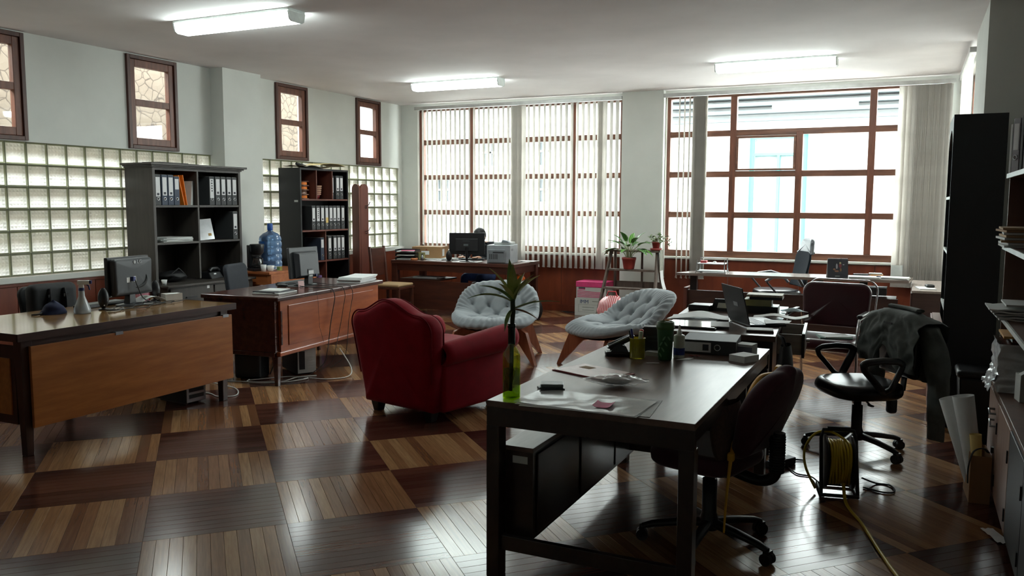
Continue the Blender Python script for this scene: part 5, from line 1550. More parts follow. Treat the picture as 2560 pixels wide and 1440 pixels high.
for pts in ([(-5.75, 5.45, 0.006), (-5.45, 5.6, 0.006), (-5.2, 5.68, 0.006), (-5.02, 5.78, 0.008), (-4.98, 5.95, 0.02), (-4.9, 6.12, 0.01)],
            [(-5.3, 5.68, 0.014), (-5.1, 5.95, 0.012), (-4.9, 6.0, 0.01), (-5.0, 5.72, 0.012), (-5.25, 5.62, 0.012), (-5.3, 5.68, 0.02)],
            [(-4.9, 6.02, 0.008), (-4.72, 6.05, 0.008), (-4.62, 6.22, 0.01), (-4.70, 6.38, 0.06), (-4.86, 6.42, 0.22)],
            [(-5.55, 4.9, 0.006), (-5.3, 5.15, 0.006), (-5.1, 5.1, 0.006), (-5.0, 5.2, 0.006), (-5.2, 5.4, 0.006), (-5.6, 5.5, 0.006)]):
    q = []
    P_ = [Vector(a) for a in pts]
    for i in range(len(P_)-1):
        p0 = P_[max(i-1, 0)]; p1 = P_[i]; p2 = P_[i+1]; p3 = P_[min(i+2, len(P_)-1)]
        for s_ in range(5):
            t = s_/5
            q.append(0.5*((2*p1)+(-p0+p2)*t+(2*p0-5*p1+4*p2-p3)*t*t+(-p0+3*p1-3*p2+p3)*t**3))
    q.append(P_[-1])
    MB().tube(q, 0.005, 6).build('cable', WCAB, fc)
# ================================================================== FRONT DESK THINGS
ZF = 0.7725
def leaf_mesh(mb, base, az, el, L, W, droop, fold=0.25, n=9, th=0.0012, tip=1.0):
    d = Vector((math.cos(az)*math.cos(el), math.sin(az)*math.cos(el), math.sin(el)))
    side = Vector((-math.sin(az), math.cos(az), 0))
    pts = []; p = Vector(base); e = el
    for i in range(n):
        pts.append((p.copy(), e)); e -= droop/(n-1)
        p = p + Vector((math.cos(az)*math.cos(e), math.sin(az)*math.cos(e), math.sin(e)))*(L/(n-1))
    def fn(u, v):
        k = u*(n-1); i = min(int(k), n-2); f_ = k-i
        q = pts[i][0].lerp(pts[i+1][0], f_); e_ = pts[i][1]
        w = W*math.sin(math.pi*min(0.06+0.94*u, 1.0)**0.75)**tip if u < 0.999 else 0.0008
        s_ = (v-0.5)*2
        up = Vector((-math.cos(az)*math.sin(e_), -math.sin(az)*math.sin(e_), math.cos(e_)))
        return q + side*(s_*w/2) + up*(abs(s_)*w*fold)
    mb.sheet(fn, n, 5, th)
    return mb
def leaf_mat(name, c1, c2, mode='edge'):
    m, nt, b = base_mat(name)
    b.inputs['Roughness'].default_value = 0.4
    n, _ = noise_node(nt, 14, 4, mapscale=(1, 1, 1))
    r = ramp(nt, n.outputs['Fac'], [(0.35, lin(c1)), (0.65, lin(c2))])
    if mode == 'stripe':
        tc = nt.nodes.new('ShaderNodeTexCoord'); w = nt.nodes.new('ShaderNodeTexWave')
        w.inputs['Scale'].default_value = 13; w.inputs['Distortion'].default_value = 1.5
        nt.links.new(tc.outputs['Object'], w.inputs['Vector'])
        r2 = ramp(nt, w.outputs['Fac'], [(0.35, lin(c1)), (0.6, lin(c2))])
        nt.links.new(r2.outputs[0], b.inputs['Base Color'])
    else: nt.links.new(r.outputs[0], b.inputs['Base Color'])
    return m
DRAC = leaf_mat('dracaena_leaf', (74, 108, 50), (124, 150, 74))
DRACY = leaf_mat('dracaena_yellow_leaf', (140, 152, 70), (184, 184, 104))
DRYL = leaf_mat('dry_leaf', (110, 66, 40), (150, 110, 60))
BGL = thin_glass('green_bottle_glass', (212, 230, 96), 0.09, 0.03)
bt = thing('bottle_vase', 'green wine bottle half full of water at the desk corner', 'bottle', (-1.513, 3.185, ZF))
outer = [(0.0, 0.0), (0.034, 0.0), (0.0375, 0.004), (0.0375, 0.17), (0.0365, 0.188), (0.030, 0.205), (0.017, 0.225), (0.0145, 0.24), (0.0145, 0.30), (0.0165, 0.302), (0.0165, 0.318), (0.0145, 0.32), (0.012, 0.32)]
MB().lathe(outer, n=32).build('glass', BGL, bt)
MB().lathe([(0.0, 0.006), (0.0345, 0.006), (0.0345, 0.125), (0.0, 0.1255)], n=28).build('water', thin_glass('green_water', (190, 206, 110), 0.03, 0.02), bt)
MB().lathe([(0.0155, 0.232), (0.0155, 0.301), (0.0178, 0.303), (0.0178, 0.3195), (0.0155, 0.3205)], n=24).build('neck_band', mat('dark_green_neck', (22, 34, 18), 0.25), bt)
pl = thing('dracaena_cutting', 'leafy dracaena cutting standing in the green bottle', 'plant', (-1.513, 3.185, ZF+0.01))
STEMM = mat('dark_stem', (44, 56, 26), 0.6)
MB().tube([(-0.004, 0, 0.02), (0.0, 0, 0.15), (0.002, 0, 0.30), (0.006, 0, 0.36), (0.004, 0, 0.42)], [0.008, 0.009, 0.009, 0.011, 0.010], 10).build('stem', STEMM, pl)
lf = [(200, 55, 0.17, 0.042, 50, 0), (20, 62, 0.17, 0.042, 35, 1), (100, 78, 0.20, 0.044, 25, 0), (270, 75, 0.19, 0.044, 20, 1), (160, 70, 0.18, 0.034, 30, 1), (330, 68, 0.16, 0.032, 30, 1), (60, 66, 0.16, 0.032, 30, 1),
      (185, 36, 0.20, 0.030, 55, 0), (10, 25, 0.21, 0.022, 30, 0), (240, 60, 0.15, 0.03, 40, 1), (0, -5, 0.12, 0.026, 30, 2), (215, -55, 0.10, 0.03, 20, 0), (30, 10, 0.13, 0.022, -10, 2)]
base_rot = math.atan2(0.43, 0.90)
for (az, el, L, W, dr, k) in lf:
    z0 = 0.40 if el > 30 else 0.37
    mbl = MB(); leaf_mesh(mbl, (0.004, 0, z0), R(az)+base_rot, R(el), L, W, R(dr), 0.22)
    mbl.build('leaf', [DRAC, DRACY, DRYL][k], pl)
def flat_thing(name, label, cat, pts, z, m, th=0.002, part=None):
    t = thing(name, label, cat, (pts[0][0], pts[0][1], z))
    poly = [(a-pts[0][0], b-pts[0][1]) for a, b in pts]
    MB().prism(poly, 0, th).build(part or 'sheet', m, t)
    return t
# papers in a clear sleeve, pink note
sv = thing('document_sleeve', 'clear plastic sleeve with documents at the near desk edge', 'document sleeve', (-1.20, 3.235, ZF), R(-2))
MB().box(-0.24, 0.30, -0.145, 0.15, 0, 0.0018, M=Tm(rz=R(8))).build('sheet', PAPER2, sv)
MB().box(-0.25, 0.27, -0.15, 0.14, 0.0019, 0.0035, M=Tm(rz=R(2))).build('sheet', PAPER, sv)
CLR = mat('crinkled_clear_plastic', (214, 216, 218), 0.12, var=0.05, bump=0.5, bscale=14, alpha=0.55)
MB().sheet(lambda u, v: (-0.26+0.53*u, -0.145+0.29*v, 0.0045+0.004*(0.5+0.5*wob(u*7, v*5))), 24, 12, 0.0008).build('clear_cover', CLR, sv)
pn = thing('pink_sticky_note', 'pink sticky note lying on the clear sleeve', 'note', (-1.10, 3.195, ZF+0.0095), R(5))
PINK = mat('pink_note_paper', (214, 84, 130), 0.7)
MB().sheet(lambda u, v: (-0.037+0.074*u, -0.045+0.09*v, 0.008*abs(2*u-1)**4), 9, 2, 0.0008).build('note', PINK, pn)
cd = thing('card_holders', 'two small flat dark card cases stacked near the bottle', 'cases', (-1.42, 3.40, ZF), R(25))
MB().box(-0.055, 0.055, -0.04, 0.04, 0.0005, 0.012, M=Tm(rz=R(10))).build('case', BLACKP, cd, bevel=0.002)
MB().box(-0.05, 0.055, -0.035, 0.038, 0.0125, 0.017, M=Tm(rz=R(-4))).build('case', GREYP, cd)
MB().box(-0.05, 0.05, -0.035, 0.038, 0.018, 0.030, M=Tm(0.005, 0.01, 0.0, rz=R(-2))).build('case', mat('grey_card_case', (120, 126, 130), 0.35), cd, bevel=0.002)
# plastic bag
pb = thing('plastic_bag', 'small crinkled clear plastic bag on the front desk', 'bag', (-1.19, 3.62, ZF), R(20))
MB().grid(lambda u, v: (0.15*(u-0.5)*2*(1-0.1*wob(u*6, v*3)), 0.075*math.cos(2*math.pi*v)*(0.35+0.65*math.sin(math.pi*u))*(1+0.3*wob(u*9, v*9)), 0.026+0.025*math.sin(2*math.pi*v)*math.sin(math.pi*u)*(1+0.5*wob(u*11, v*11, 3))), 26, 18, cv=True).build('film', mat('bag_film', (226, 226, 228), 0.08, var=0.05, bump=0.6, bscale=40, alpha=0.4), pb)
MB().ell((0.0, 0, 0.022), (0.07, 0.045, 0.016), 12, 8).build('contents', mat('silver_contents', (150, 152, 152), 0.3, 0.4), pb)
# red folder
rf = thing('red_folder', 'flat red paper folder with pale front lying on the desk', 'folder', (-1.39, 3.855, ZF), R(-23))
MB().box(-0.165, 0.17, -0.115, 0.12, 0, 0.004).build('cover', mat('red_card', (150, 40, 44), 0.5), rf)
MB().box(-0.155, 0.155, -0.11, 0.112, 0.0045, 0.0065).build('front_sheet', mat('pale_pink_sheet', (206, 172, 170), 0.3), rf)
MB().box(-0.11, -0.04, 0.02, 0.07, 0.0068, 0.0074).build('window_label', CARDB, rf)
# hole punch
hp = thing('hole_punch', 'large grey office hole punch at the left desk edge', 'hole punch', (-1.42, 4.36, ZF), R(25))
DKG = mat('slate_metal', (58, 64, 70), 0.3, 0.4)
MB().rbox((0, 0, 0.012), (0.15, 0.085, 0.024), 0.02, ex=0.008).build('base', BLACKP, hp)
for y in (-0.028, 0.028): MB().prism([(-0.05, 0.02), (0.05, 0.02), (0.035, 0.055), (0.0, 0.07), (-0.03, 0.05)], y-0.004, y+0.004, XZ).build('cheek', DKG, hp)
MB().prism([(-0.07, 0.045), (-0.05, 0.055), (0.07, 0.115), (0.085, 0.11), (0.06, 0.085), (-0.04, 0.035)], -0.03, 0.03, XZ).build('lever', BLACKP, hp, bevel=0.004)
MB().tube([(-0.06, -0.032, 0.055), (0.07, -0.032, 0.118), (0.08, 0.032, 0.118), (-0.06, 0.032, 0.055)], 0.004, 6).build('lever_edge', STEEL, hp)
# pen cup
YC = mat('yellow_clear_plastic', (196, 190, 40), 0.15, trans=0.55)
pcx, pcy = -1.305, 4.325
pu = thing('pen_cup', 'yellow translucent pen cup on the front desk', 'pen cup', (pcx, pcy, ZF))
MB().lathe([(0.0, 0.0), (0.041, 0.0), (0.043, 0.003), (0.041, 0.006), (0.0415, 0.105), (0.044, 0.110), (0.042, 0.111), (0.0385, 0.105), (0.038, 0.006), (0.0, 0.005)], n=28).build('cup', YC, pu)
pens = [('orange highlighter pen in the yellow cup', (245, 90, 60), 0.010, 0.15, (0.02, 0.0), (0.012, 0.0)), ('pale green marker in the yellow cup', (190, 200, 160), 0.010, 0.145, (0.015, -0.02), (0.02, -0.012)),
        ('blue pen in the yellow cup', (32, 44, 120), 0.006, 0.15, (-0.02, 0.012), (-0.028, 0.0)), ('black pen in the yellow cup', (24, 24, 28), 0.005, 0.145, (-0.024, -0.008), (-0.03, -0.014))]
for lbl, c, r_, L, b0, tp_ in pens:
    t = thing('pen', lbl, 'pen', (pcx+b0[0]*0.6, pcy+b0[1]*0.6, ZF+0.008), group='pens in the yellow cup')
    m_ = mat('pen_'+lbl.split()[0], c, 0.4)
    ax = Vector((tp_[0]*0.9, tp_[1]*0.9, L)).normalized()
    MB().tube([ax*0.0, ax*(L*0.72)], r_, 10).build('barrel', m_, t)
    MB().tube([ax*(L*0.7), ax*(L*0.98), ax*L], [r_*1.1, r_*1.1, r_*0.5], 10).build('cap', m_, t)
# green tumbler
GT = mat('green_tumbler', (44, 92, 52), 0.35, var=0.08)
GTL = mat('green_lid', (58, 96, 44), 0.4)
gc = thing('travel_cup', 'green lidded travel cup with pale leaf marks on the front desk', 'travel cup', (-1.158, 4.345, ZF), R(-20))
MB().lathe([(0, 0), (0.034, 0), (0.036, 0.004), (0.044, 0.165), (0.044, 0.17), (0, 0.17)], n=32).build('body', GT, gc)
MB().lathe([(0.047, 0.166), (0.049, 0.172), (0.049, 0.184), (0.046, 0.188), (0.045, 0.203), (0.041, 0.206), (0.038, 0.198), (0.0, 0.196)], n=32).build('lid', GTL, gc)
MB().rbox((0.012, 0, 0.202), (0.034, 0.02, 0.008), 0.006).build('sip_flap', GTL, gc)
LFP = mat('pale_green_print', (112, 158, 116), 0.5)
for k in range(8):
    a = R(-130+12*(k % 2)*3 + (k//2)*22); z = 0.03+0.03*(k//2)
    rr = 0.0362+0.008*z/0.165+0.0008
    M = Matrix.Rotation(a, 4, 'Z') @ Matrix.Translation((rr, 0, z)) @ Matrix.Rotation(R(35 if k % 2 else -35), 4, 'X')
    MB().ell((0, 0, 0), (0.0008, 0.005, 0.014), 10, 6, M=M).build('leaf_mark', LFP, gc)
gl = thing('glue_bottle', 'white squeeze bottle with blue label on the front desk', 'bottle', (-1.105, 4.435, ZF))
MB().lathe([(0, 0), (0.028, 0), (0.03, 0.004), (0.03, 0.118), (0.027, 0.124), (0.015, 0.128), (0, 0.128)], n=28).build('body', mat('ivory_plastic', (196, 200, 184), 0.35), gl)
MB().lathe([(0.0304, 0.018), (0.0304, 0.056)], n=28).build('label', mat('blue_label', (36, 54, 120), 0.4, var=0.5, nscale=90), gl)
MB().lathe([(0.014, 0.127), (0.013, 0.148), (0.008, 0.15), (0.006, 0.168), (0.003, 0.178), (0, 0.178)], n=18).build('nozzle', WHITE_PL, gl)
# small black box, binder on its side, note blocks
bb_ = thing('toner_box', 'small black carton behind the pen cup', 'box', (-1.275, 4.52, ZF), R(12))
MB().box(-0.055, 0.055, -0.04, 0.04, 0, 0.145).build('carton', BLACKP, bb_, bevel=0.001)
MB().box(-0.03, 0.035, -0.0412, -0.0402, 0.09, 0.10).box(-0.02, 0.03, -0.0412, -0.0402, 0.07, 0.076).build('grey_print', GREYP, bb_)
MB().box(-0.05, 0.05, -0.035, 0.035, 0.1455, 0.15).build('lid_flap', GREYP, bb_)
lb = thing('lying_binder', 'dark binder lying on its side at the far end of front desk', 'binder', (-0.99, 4.60, ZF), R(5))
MB().box(-0.14, 0.155, 0.0, 0.28, 0, 0.078).build('cover', BIND, lb, bevel=0.003)
MB().box(-0.13, 0.02, -0.0014, 0, 0.012, 0.066).build('spine_label', LABW, lb)
MB().box(-0.025, 0.008, -0.0022, -0.0015, 0.022, 0.056).build('mark', INK, lb)
MB().tube([(0.055+0.016*math.cos(2*math.pi*k/14), -0.001, 0.04+0.016*math.sin(2*math.pi*k/14)) for k in range(14)], 0.0034, 6, closed=True).build('finger_ring', RINGM, lb)
MB().cyl((0.055, -0.0012, 0.04), (0.055, 0.001, 0.04), 0.013, n=12).build('finger_hole', BLACKM, lb)
n1 = thing('note_cube', 'tall white note cube in grey wrapper at the far desk corner', 'note block', (-0.80, 4.74, ZF), R(-10))
MB().box(-0.045, 0.045, -0.045, 0.045, 0, 0.055).build('paper_block', PAPER2, n1)
MB().box(-0.046, 0.046, -0.0465, -0.0452, 0, 0.042).build('wrapper', mat('grey_wrapper', (120, 124, 140), 0.5), n1)
n2 = thing('note_cube', 'low white note block in front of the taller note cube', 'note block', (-0.772, 4.50, ZF), R(-28))
MB().box(-0.05, 0.05, -0.06, 0.06, 0, 0.035).build('paper_block', PAPER, n2)
ncd = flat_thing('paper_slip', 'white paper slip beside the squeeze bottle', 'paper', [(-1.10, 4.36), (-1.035, 4.40), (-1.03, 4.455), (-1.06, 4.45)], ZF, PAPER, 0.002)
ncd2 = flat_thing('paper_strip', 'narrow white paper strip in front of the travel cup', 'paper', [(-1.215, 4.195), (-1.155, 4.225), (-1.16, 4.235), (-1.22, 4.205)], ZF, PAPER, 0.002)
wb2 = MB().box(-0.03, 0.03, -0.05, 0.05, 0, 0.022).build('eraser_box', PAPER2, None, loc=(-1.235, 4.445, ZF), rz=R(80))
tag(wb2, 'small flat white box between pen cup and travel cup', 'box')
rd = MB().grid(lambda u, v: (-0.03+0.06*u, -0.012+0.024*v, 0.006+0.006*wob(u*7, v*7)), 10, 5).build('red_scrap', mat('red_scrap_paper', (150, 60, 60), 0.6), None, loc=(-1.035, 4.50, ZF), rz=R(10))
tag(rd, 'crumpled red paper scrap under the lying binder label', 'paper')
# bag and yellow strap on the purple chair
BRB = mat('brown_felt', (74, 54, 46), 0.9, var=0.25, nscale=60, bump=0.3, bscale=120)
hbg = thing('brown_bag', 'brown felt bag hung between purple chair and front desk', 'bag', (-0.70, 3.73, 0.50), R(-104))
MB().grid(lambda u, v: (0.15*math.cos(2*math.pi*u)*(0.55+0.45*math.sin(math.pi*(0.1+0.8*v)))*(1+0.08*wob(u*5, v*4)), 0.045*math.sin(2*math.pi*u)*(0.5+0.5*math.sin(math.pi*(0.1+0.85*v))), -0.02+0.24*v), 22, 12, cu=True).add([], []).build('bag_body', BRB, hbg)
YS = mat('yellow_strap', (206, 150, 28), 0.6)
ys = thing('yellow_strap', 'yellow webbing strap hanging over the purple chair back', 'strap', (0, 0, 0))
spts = [(-0.555, 4.14, 0.795), (-0.60, 4.03, 0.80), (-0.625, 3.95, 0.77), (-0.64, 3.85, 0.72), (-0.655, 3.74, 0.63), (-0.665, 3.66, 0.53), (-0.67, 3.62, 0.42), (-0.675, 3.60, 0.30), (-0.68, 3.60, 0.17)]
MB().cord(spts, [0.014]*3+[0.011]*3+[0.008, 0.006, 0.005], 6, flat=(0.25, 1.0)).build('webbing', YS, ys)
MB().rbox((-0.667, 3.645, 0.50), (0.03, 0.03, 0.035), 0.006).build('buckle', YS, ys)
MB().rbox((-0.55, 4.16, 0.80), (0.03, 0.07, 0.05), 0.008).build('tab', YS, ys)
# ================================================================== JACKET on the black chair
DEN = mat('dark_denim', (82, 86, 83), 0.9, var=0.25, nscale=14, bump=0.3, bscale=180)
jk = thing('denim_jacket', 'worn dark grey denim jacket draped over the black swivel chair', 'jacket', (-0.265, 5.80, 0), R(-57))
def jfn(u, v):
    # u across the chair back, v from front hem over the top to the rear hem
    x = -0.31+0.62*u
    sh = 0.925-0.42*max(0, abs(x)-0.14)**1.25
    hemf = 0.56 + 0.14*math.exp(-(x+0.02)**2/0.006)
    hemr = 0.47
    w_ = 0.016*wob(u*7, v*9, 1.3)+0.008*wob(u*16, v*18, 4.2)
    if v < 0.46:
        k = v/0.46; z = hemf+(sh-0.03-hemf)*k; y = 0.205-0.035*(1-k)+0.05*math.sin(math.pi*k)*-0.35
    elif v < 0.54:
        k = (v-0.46)/0.08; a = math.pi*k; z = sh-0.03+0.03*math.sin(a); y = 0.285-0.08*math.cos(a)
    else:
        k = (v-0.54)/0.46; z = sh-0.03+(hemr-sh+0.03)*k; y = 0.365+0.03*k
    y += w_*1.6; x += 0.012*wob(u*5, v*6, 9)
    y += -0.02*max(0, abs(x)-0.2)/0.1*(-1 if v > 0.5 else 0.0)
    return (x, y, z)
MB().grid(jfn, 44, 40).grid(lambda u, v: Vector(jfn(u, v))+Vector((0, 0.004 if v < 0.5 else -0.004, -0.003)), 44, 40, flip=True).build('jacket_body', DEN, jk)
def sleeve(pts, rr, name='sleeve'):
    mb = MB(); n = 26
    P_ = [Vector(p) for p in pts]
    def fn(u, v):
        k = v*(len(P_)-1); i = min(int(k), len(P_)-2); f_ = k-i
        c = P_[i].lerp(P_[i+1], f_); r_ = rr[i]+(rr[i+1]-rr[i])*f_
        a = 2*math.pi*u
        r_ *= 1+0.16*wob(math.cos(a)*1.5, math.sin(a)*1.5, v*7)+0.08*math.sin(v*38+2*a)*0.5
        return c+Vector((math.cos(a)*r_, math.sin(a)*r_*0.62, 0.012*wob(u*3, v*6)))
    mb.grid(fn, n, 30, cu=True)
    return mb.build(name, DEN, jk)
sleeve([(0.16, 0.285, 0.885), (0.235, 0.30, 0.845), (0.30, 0.32, 0.70), (0.33, 0.33, 0.50), (0.335, 0.325, 0.34), (0.345, 0.32, 0.16)], [0.004, 0.085, 0.105, 0.085, 0.07, 0.06])
sleeve([(-0.16, 0.285, 0.885), (-0.235, 0.30, 0.845), (-0.295, 0.31, 0.70), (-0.31, 0.31, 0.48), (-0.31, 0.31, 0.34)], [0.004, 0.085, 0.10, 0.078, 0.06])
MB().tube([(-0.16+0.32*k/10, 0.30+0.02*math.sin(math.pi*k/10), 0.935) for k in range(11)], 0.018, 8, flat=(0.7, 1.6)).build('collar', DEN, jk)
for (x, z) in ((0.19, 0.70), (0.19, 0.62)): MB().lathe([(0, 0.004), (0.008, 0.003), (0.009, 0)], n=12, M=Tm(x, 0.165, z, rx=R(90))).build('button', STEEL, jk)
MB().box(-0.045, 0.045, -0.002, 0.002, -0.006, 0.006, M=Tm(0.02, 0.172, 0.845)).build('pocket_seam', BLACKM, jk)
# ================================================================== CABLE REEL
rl = thing('cable_reel', 'black extension cable reel wound with yellow cord on the floor', 'cable reel', (-0.31, 4.90, 0), R(12))
YCAB = mat('yellow_cord', (206, 176, 30), 0.45, var=0.12)
rc = 0.175
for sx in (-1, 1):
    x = sx*0.07
    MB().lathe([(0.0, -0.006), (0.145, -0.006), (0.148, 0.0), (0.145, 0.006), (0, 0.006)], n=36, M=Tm(x, 0, rc, ry=R(90))).build('flange', BLACKP, rl)
MB().cyl((-0.065, 0, rc), (0.065, 0, rc), 0.06, n=24).build('drum', BLACKP, rl)
coil = []
for layer, (n_, rr) in enumerate(((8, 0.118), (7, 0.104))):
    for k in range(n_):
        x = -0.056+0.112*(k+0.5)/n_
        q = [(x+0.004*math.sin(3*2*math.pi*a/40+k), (rr+0.004*math.sin(a*0.7+k))*math.cos(2*math.pi*a/40), rc+(rr+0.004*math.cos(a*0.9+k))*math.sin(2*math.pi*a/40)) for a in range(40)]
        MB().tube(q, 0.0075, 8, closed=True).build('cord_turn', YCAB, rl)
MB().tube([(-0.095, -0.10, 0.012), (-0.095, 0.10, 0.012), (0.095, 0.10, 0.012), (0.095, -0.10, 0.012)], 0.010, 8, closed=True).build('foot_frame', BLACKP, rl)
for sx in (-1, 1):
    MB().tube([(sx*0.095, -0.09, 0.012), (sx*0.092, -0.02, 0.18), (sx*0.092, 0.02, 0.30), (sx*0.080, 0.03, 0.345), (0, 0.03, 0.352)], 0.010, 8).build('side_frame', BLACKP, rl)
MB().tube([(-0.06, 0.03, 0.353), (0.06, 0.03, 0.353)], 0.014, 10).build('grip', BLACKM, rl)
lc = thing('extension_cord', 'yellow power cord running from the reel to the picture edge', 'cord', (0, 0, 0))
pts = [(-0.27, 4.76, 0.10), (-0.255, 4.72, 0.02), (-0.22, 4.60, 0.009), (-0.17, 4.47, 0.009), (-0.12, 4.30, 0.009), (-0.07, 4.12, 0.009), (-0.02, 3.95, 0.009), (0.03, 3.78, 0.009), (0.09, 3.4, 0.009), (0.12, 2.9, 0.009)]
MB().cord(pts, 0.0085, 8).build('cord', YCAB, lc)
yl = thing('extension_cord', 'loose loop of yellow cord standing off the left side of reel', 'cord', (-0.31, 4.90, 0))
MB().cord([(-0.11, -0.05, 0.02), (-0.17, 0.0, 0.12), (-0.18, 0.02, 0.22), (-0.13, 0.03, 0.31), (-0.05, 0.02, 0.335), (0.02, 0.0, 0.31), (0.04, -0.01, 0.29)], 0.007, 8).build('cord', YCAB, yl)
bc = thing('power_lead', 'thin black cord looping on the floor right of the reel', 'cord', (0, 0, 0))
MB().cord([(-0.19, 5.06, 0.05), (-0.12, 5.14, 0.006), (-0.04, 5.13, 0.006), (-0.02, 5.02, 0.006), (-0.08, 4.99, 0.006), (-0.18, 5.03, 0.006)], 0.005, 6).build('cord', BLACKM, bc)
bc2 = thing('power_lead', 'thin black cord from the purple chair to the reel', 'cord', (0, 0, 0))
MB().cord([(-0.72, 5.28, 0.006), (-0.63, 5.24, 0.006), (-0.55, 5.12, 0.006), (-0.47, 5.10, 0.006), (-0.42, 4.98, 0.02)], 0.0045, 6).build('cord', BLACKM, bc2)
pst = thing('power_strip', 'black power adapter on the floor behind the purple chair', 'power strip', (-0.66, 5.25, 0), R(60))
MB().box(-0.11, 0.11, -0.03, 0.03, 0, 0.045).build('body', BLACKP, pst, bevel=0.006)
MB().tube([(0.11, 0, 0.02), (0.16, 0.02, 0.008), (0.2, -0.02, 0.006)], 0.005, 6).build('lead', BLACKM, pst)
# ================================================================== FAR DESK THINGS AND PERSON
ZC = 0.7855
mc = thing('monitor', 'large black monitor seen from behind in front of the seated person', 'monitor', (-5.62, 10.36, ZC), R(22))
MB().box(-0.25, 0.25, -0.012, 0.018, 0.10, 0.40).build('panel', BLACKP, mc, bevel=0.004)
MB().box(-0.16, 0.16, -0.03, -0.0125, 0.14, 0.32).build('rear_housing', BLACKM, mc, bevel=0.01)
MB().box(-0.045, 0.02, -0.0315, -0.0302, 0.22, 0.245).build('logo_patch', mat('dim_logo', (96, 104, 106), 0.4), mc)
MB().box(-0.06, 0.04, -0.0315, -0.0302, 0.285, 0.29).build('logo_line', mat('dim_logo2', (66, 72, 76), 0.4), mc)
MB().tube([(0.0, -0.01, 0.01), (0.0, -0.05, 0.08), (0, -0.045, 0.2)], 0.018, 8).build('stand_neck', BLACKP, mc)
MB().lathe([(0, 0), (0.11, 0), (0.10, 0.01), (0, 0.014)], n=24, sy=0.8).build('stand_base', BLACKP, mc)
SILV = mat('silver_grey_plastic', (150, 156, 162), 0.4)
SILD = mat('silver_grey_dark', (118, 124, 130), 0.45)
pr = thing('laser_printer', 'grey laser printer seen from behind on the far desk', 'printer', (-5.06, 10.37, ZC), R(10))
MB().box(-0.175, 0.155, -0.20, 0.20, 0.0, 0.25).build('body', SILV, pr, bevel=0.008)
MB().box(-0.15, 0.09, -0.225, -0.2, 0.012, 0.19).build('rear_cover', SILD, pr, bevel=0.008)
for k in range(5): MB().box(-0.13+0.025*k, -0.118+0.025*k, -0.227, -0.225, 0.06, 0.13).build('vent_slot', GREYP, pr)
MB().box(-0.08, 0.07, -0.227, -0.225, 0.145, 0.16).build('recess', GREYP, pr)
MB().box(0.1555, 0.157, -0.15, -0.05, 0.17, 0.20).build('side_vent', SILD, pr)
MB().box(-0.11, 0.13, -0.08, 0.16, 0.2505, 0.285).build('top_tray', PAPER2, pr, bevel=0.006)
MB().prism([(0.0, 0.2855), (0.11, 0.2855), (0.09, 0.30), (0.02, 0.315)], 0.0, 0.1, XZ).build('tray_flap', SILD, pr)
bx1 = thing('cardboard_carton', 'brown cardboard carton with white labels on the far desk', 'box', (-6.42, 10.70, ZC+0.012), R(12))
MB().box(-0.225, 0.225, -0.17, 0.17, 0, 0.165).build('carton', CARDB, bx1, bevel=0.002)
MB().box(-0.225, 0.225, -0.03, 0.03, 0.1655, 0.167).build('tape', mat('tape_brown', (146, 112, 78), 0.3), bx1)
MB().box(-0.08, 0.04, -0.1725, -0.1705, 0.05, 0.105).build('label', PAPER, bx1)
MB().box(0.2255, 0.227, -0.12, -0.03, 0.03, 0.13).build('label', PAPER, bx1)
MB().prism([(-0.02, 0.11), (0.02, 0.11), (0.0, 0.14)], 0.1705, 0.172, XZ).build('print_mark', mat('red_brown_print', (130, 70, 50), 0.6), bx1)
bs = thing('papers_under_carton', 'flat papers beneath the brown carton', 'papers', (-6.40, 10.66, ZC), R(5))
MB().box(-0.26, 0.27, -0.21, 0.2, 0, 0.006).build('sheet', PAPER2, bs)
MB().box(-0.22, 0.29, -0.22, 0.18, 0.0062, 0.0115, M=Tm(rz=R(-5))).build('sheet', PAPER, bs)
def tray(name, label, loc, rz, n=3):
    t = thing(name, label, 'paper tray', loc, rz)
    for k in range(n):
        z = 0.055*k; b = MB()
        b.box(-0.15, 0.15, -0.12, 0.12, z, z+0.004).box(-0.15, -0.145, -0.12, 0.12, z+0.004, z+0.04).box(0.145, 0.15, -0.12, 0.12, z+0.004, z+0.04).box(-0.145, 0.145, 0.115, 0.12, z+0.004, z+0.04)
        q = b.build('tray', BLACKP, t)
        MB().box(-0.13, 0.13, -0.11, 0.1, z+0.005, z+0.018).build('paper_pile', PAPER2 if k < n-1 else PAPER, q)
        if k: 
            for sx in (-1, 1):
                MB().box(sx*0.147-0.002, sx*0.147+0.002, 0.09, 0.11, z-0.016, z).build('riser', BLACKP, t)
    return t
tr1 = tray('letter_tray', 'stack of black letter trays at the left end of far desk', (-6.56, 10.30, ZC), R(15))
pm = MB().box(-0.10, 0.10, -0.08, 0.08, 0, 0.006).build('pink_paper', mat('magenta_paper', (222, 110, 150), 0.6), None, loc=(-6.53, 10.27, ZC+0.129), rz=R(30))
tag(pm, 'pink and white paper on top of the black letter trays', 'paper')
sp3 = thing('desk_speaker', 'black oval speaker beside the far monitor', 'speaker', (-5.86, 10.27, ZC))
MB().grid(lambda u, v: (0.045*math.sin(math.pi*min(max(v, 0.02), 0.98))**0.4*math.cos(2*math.pi*u), 0.04*math.sin(math.pi*min(max(v, 0.02), 0.98))**0.4*math.sin(2*math.pi*u), 0.15*v), 18, 12, cu=True).build('shell', BLACKP, sp3)
MB().lathe([(0.04, 0), (0.042, 0.006), (0, 0.01)], n=18).build('foot', BLACKP, sp3)
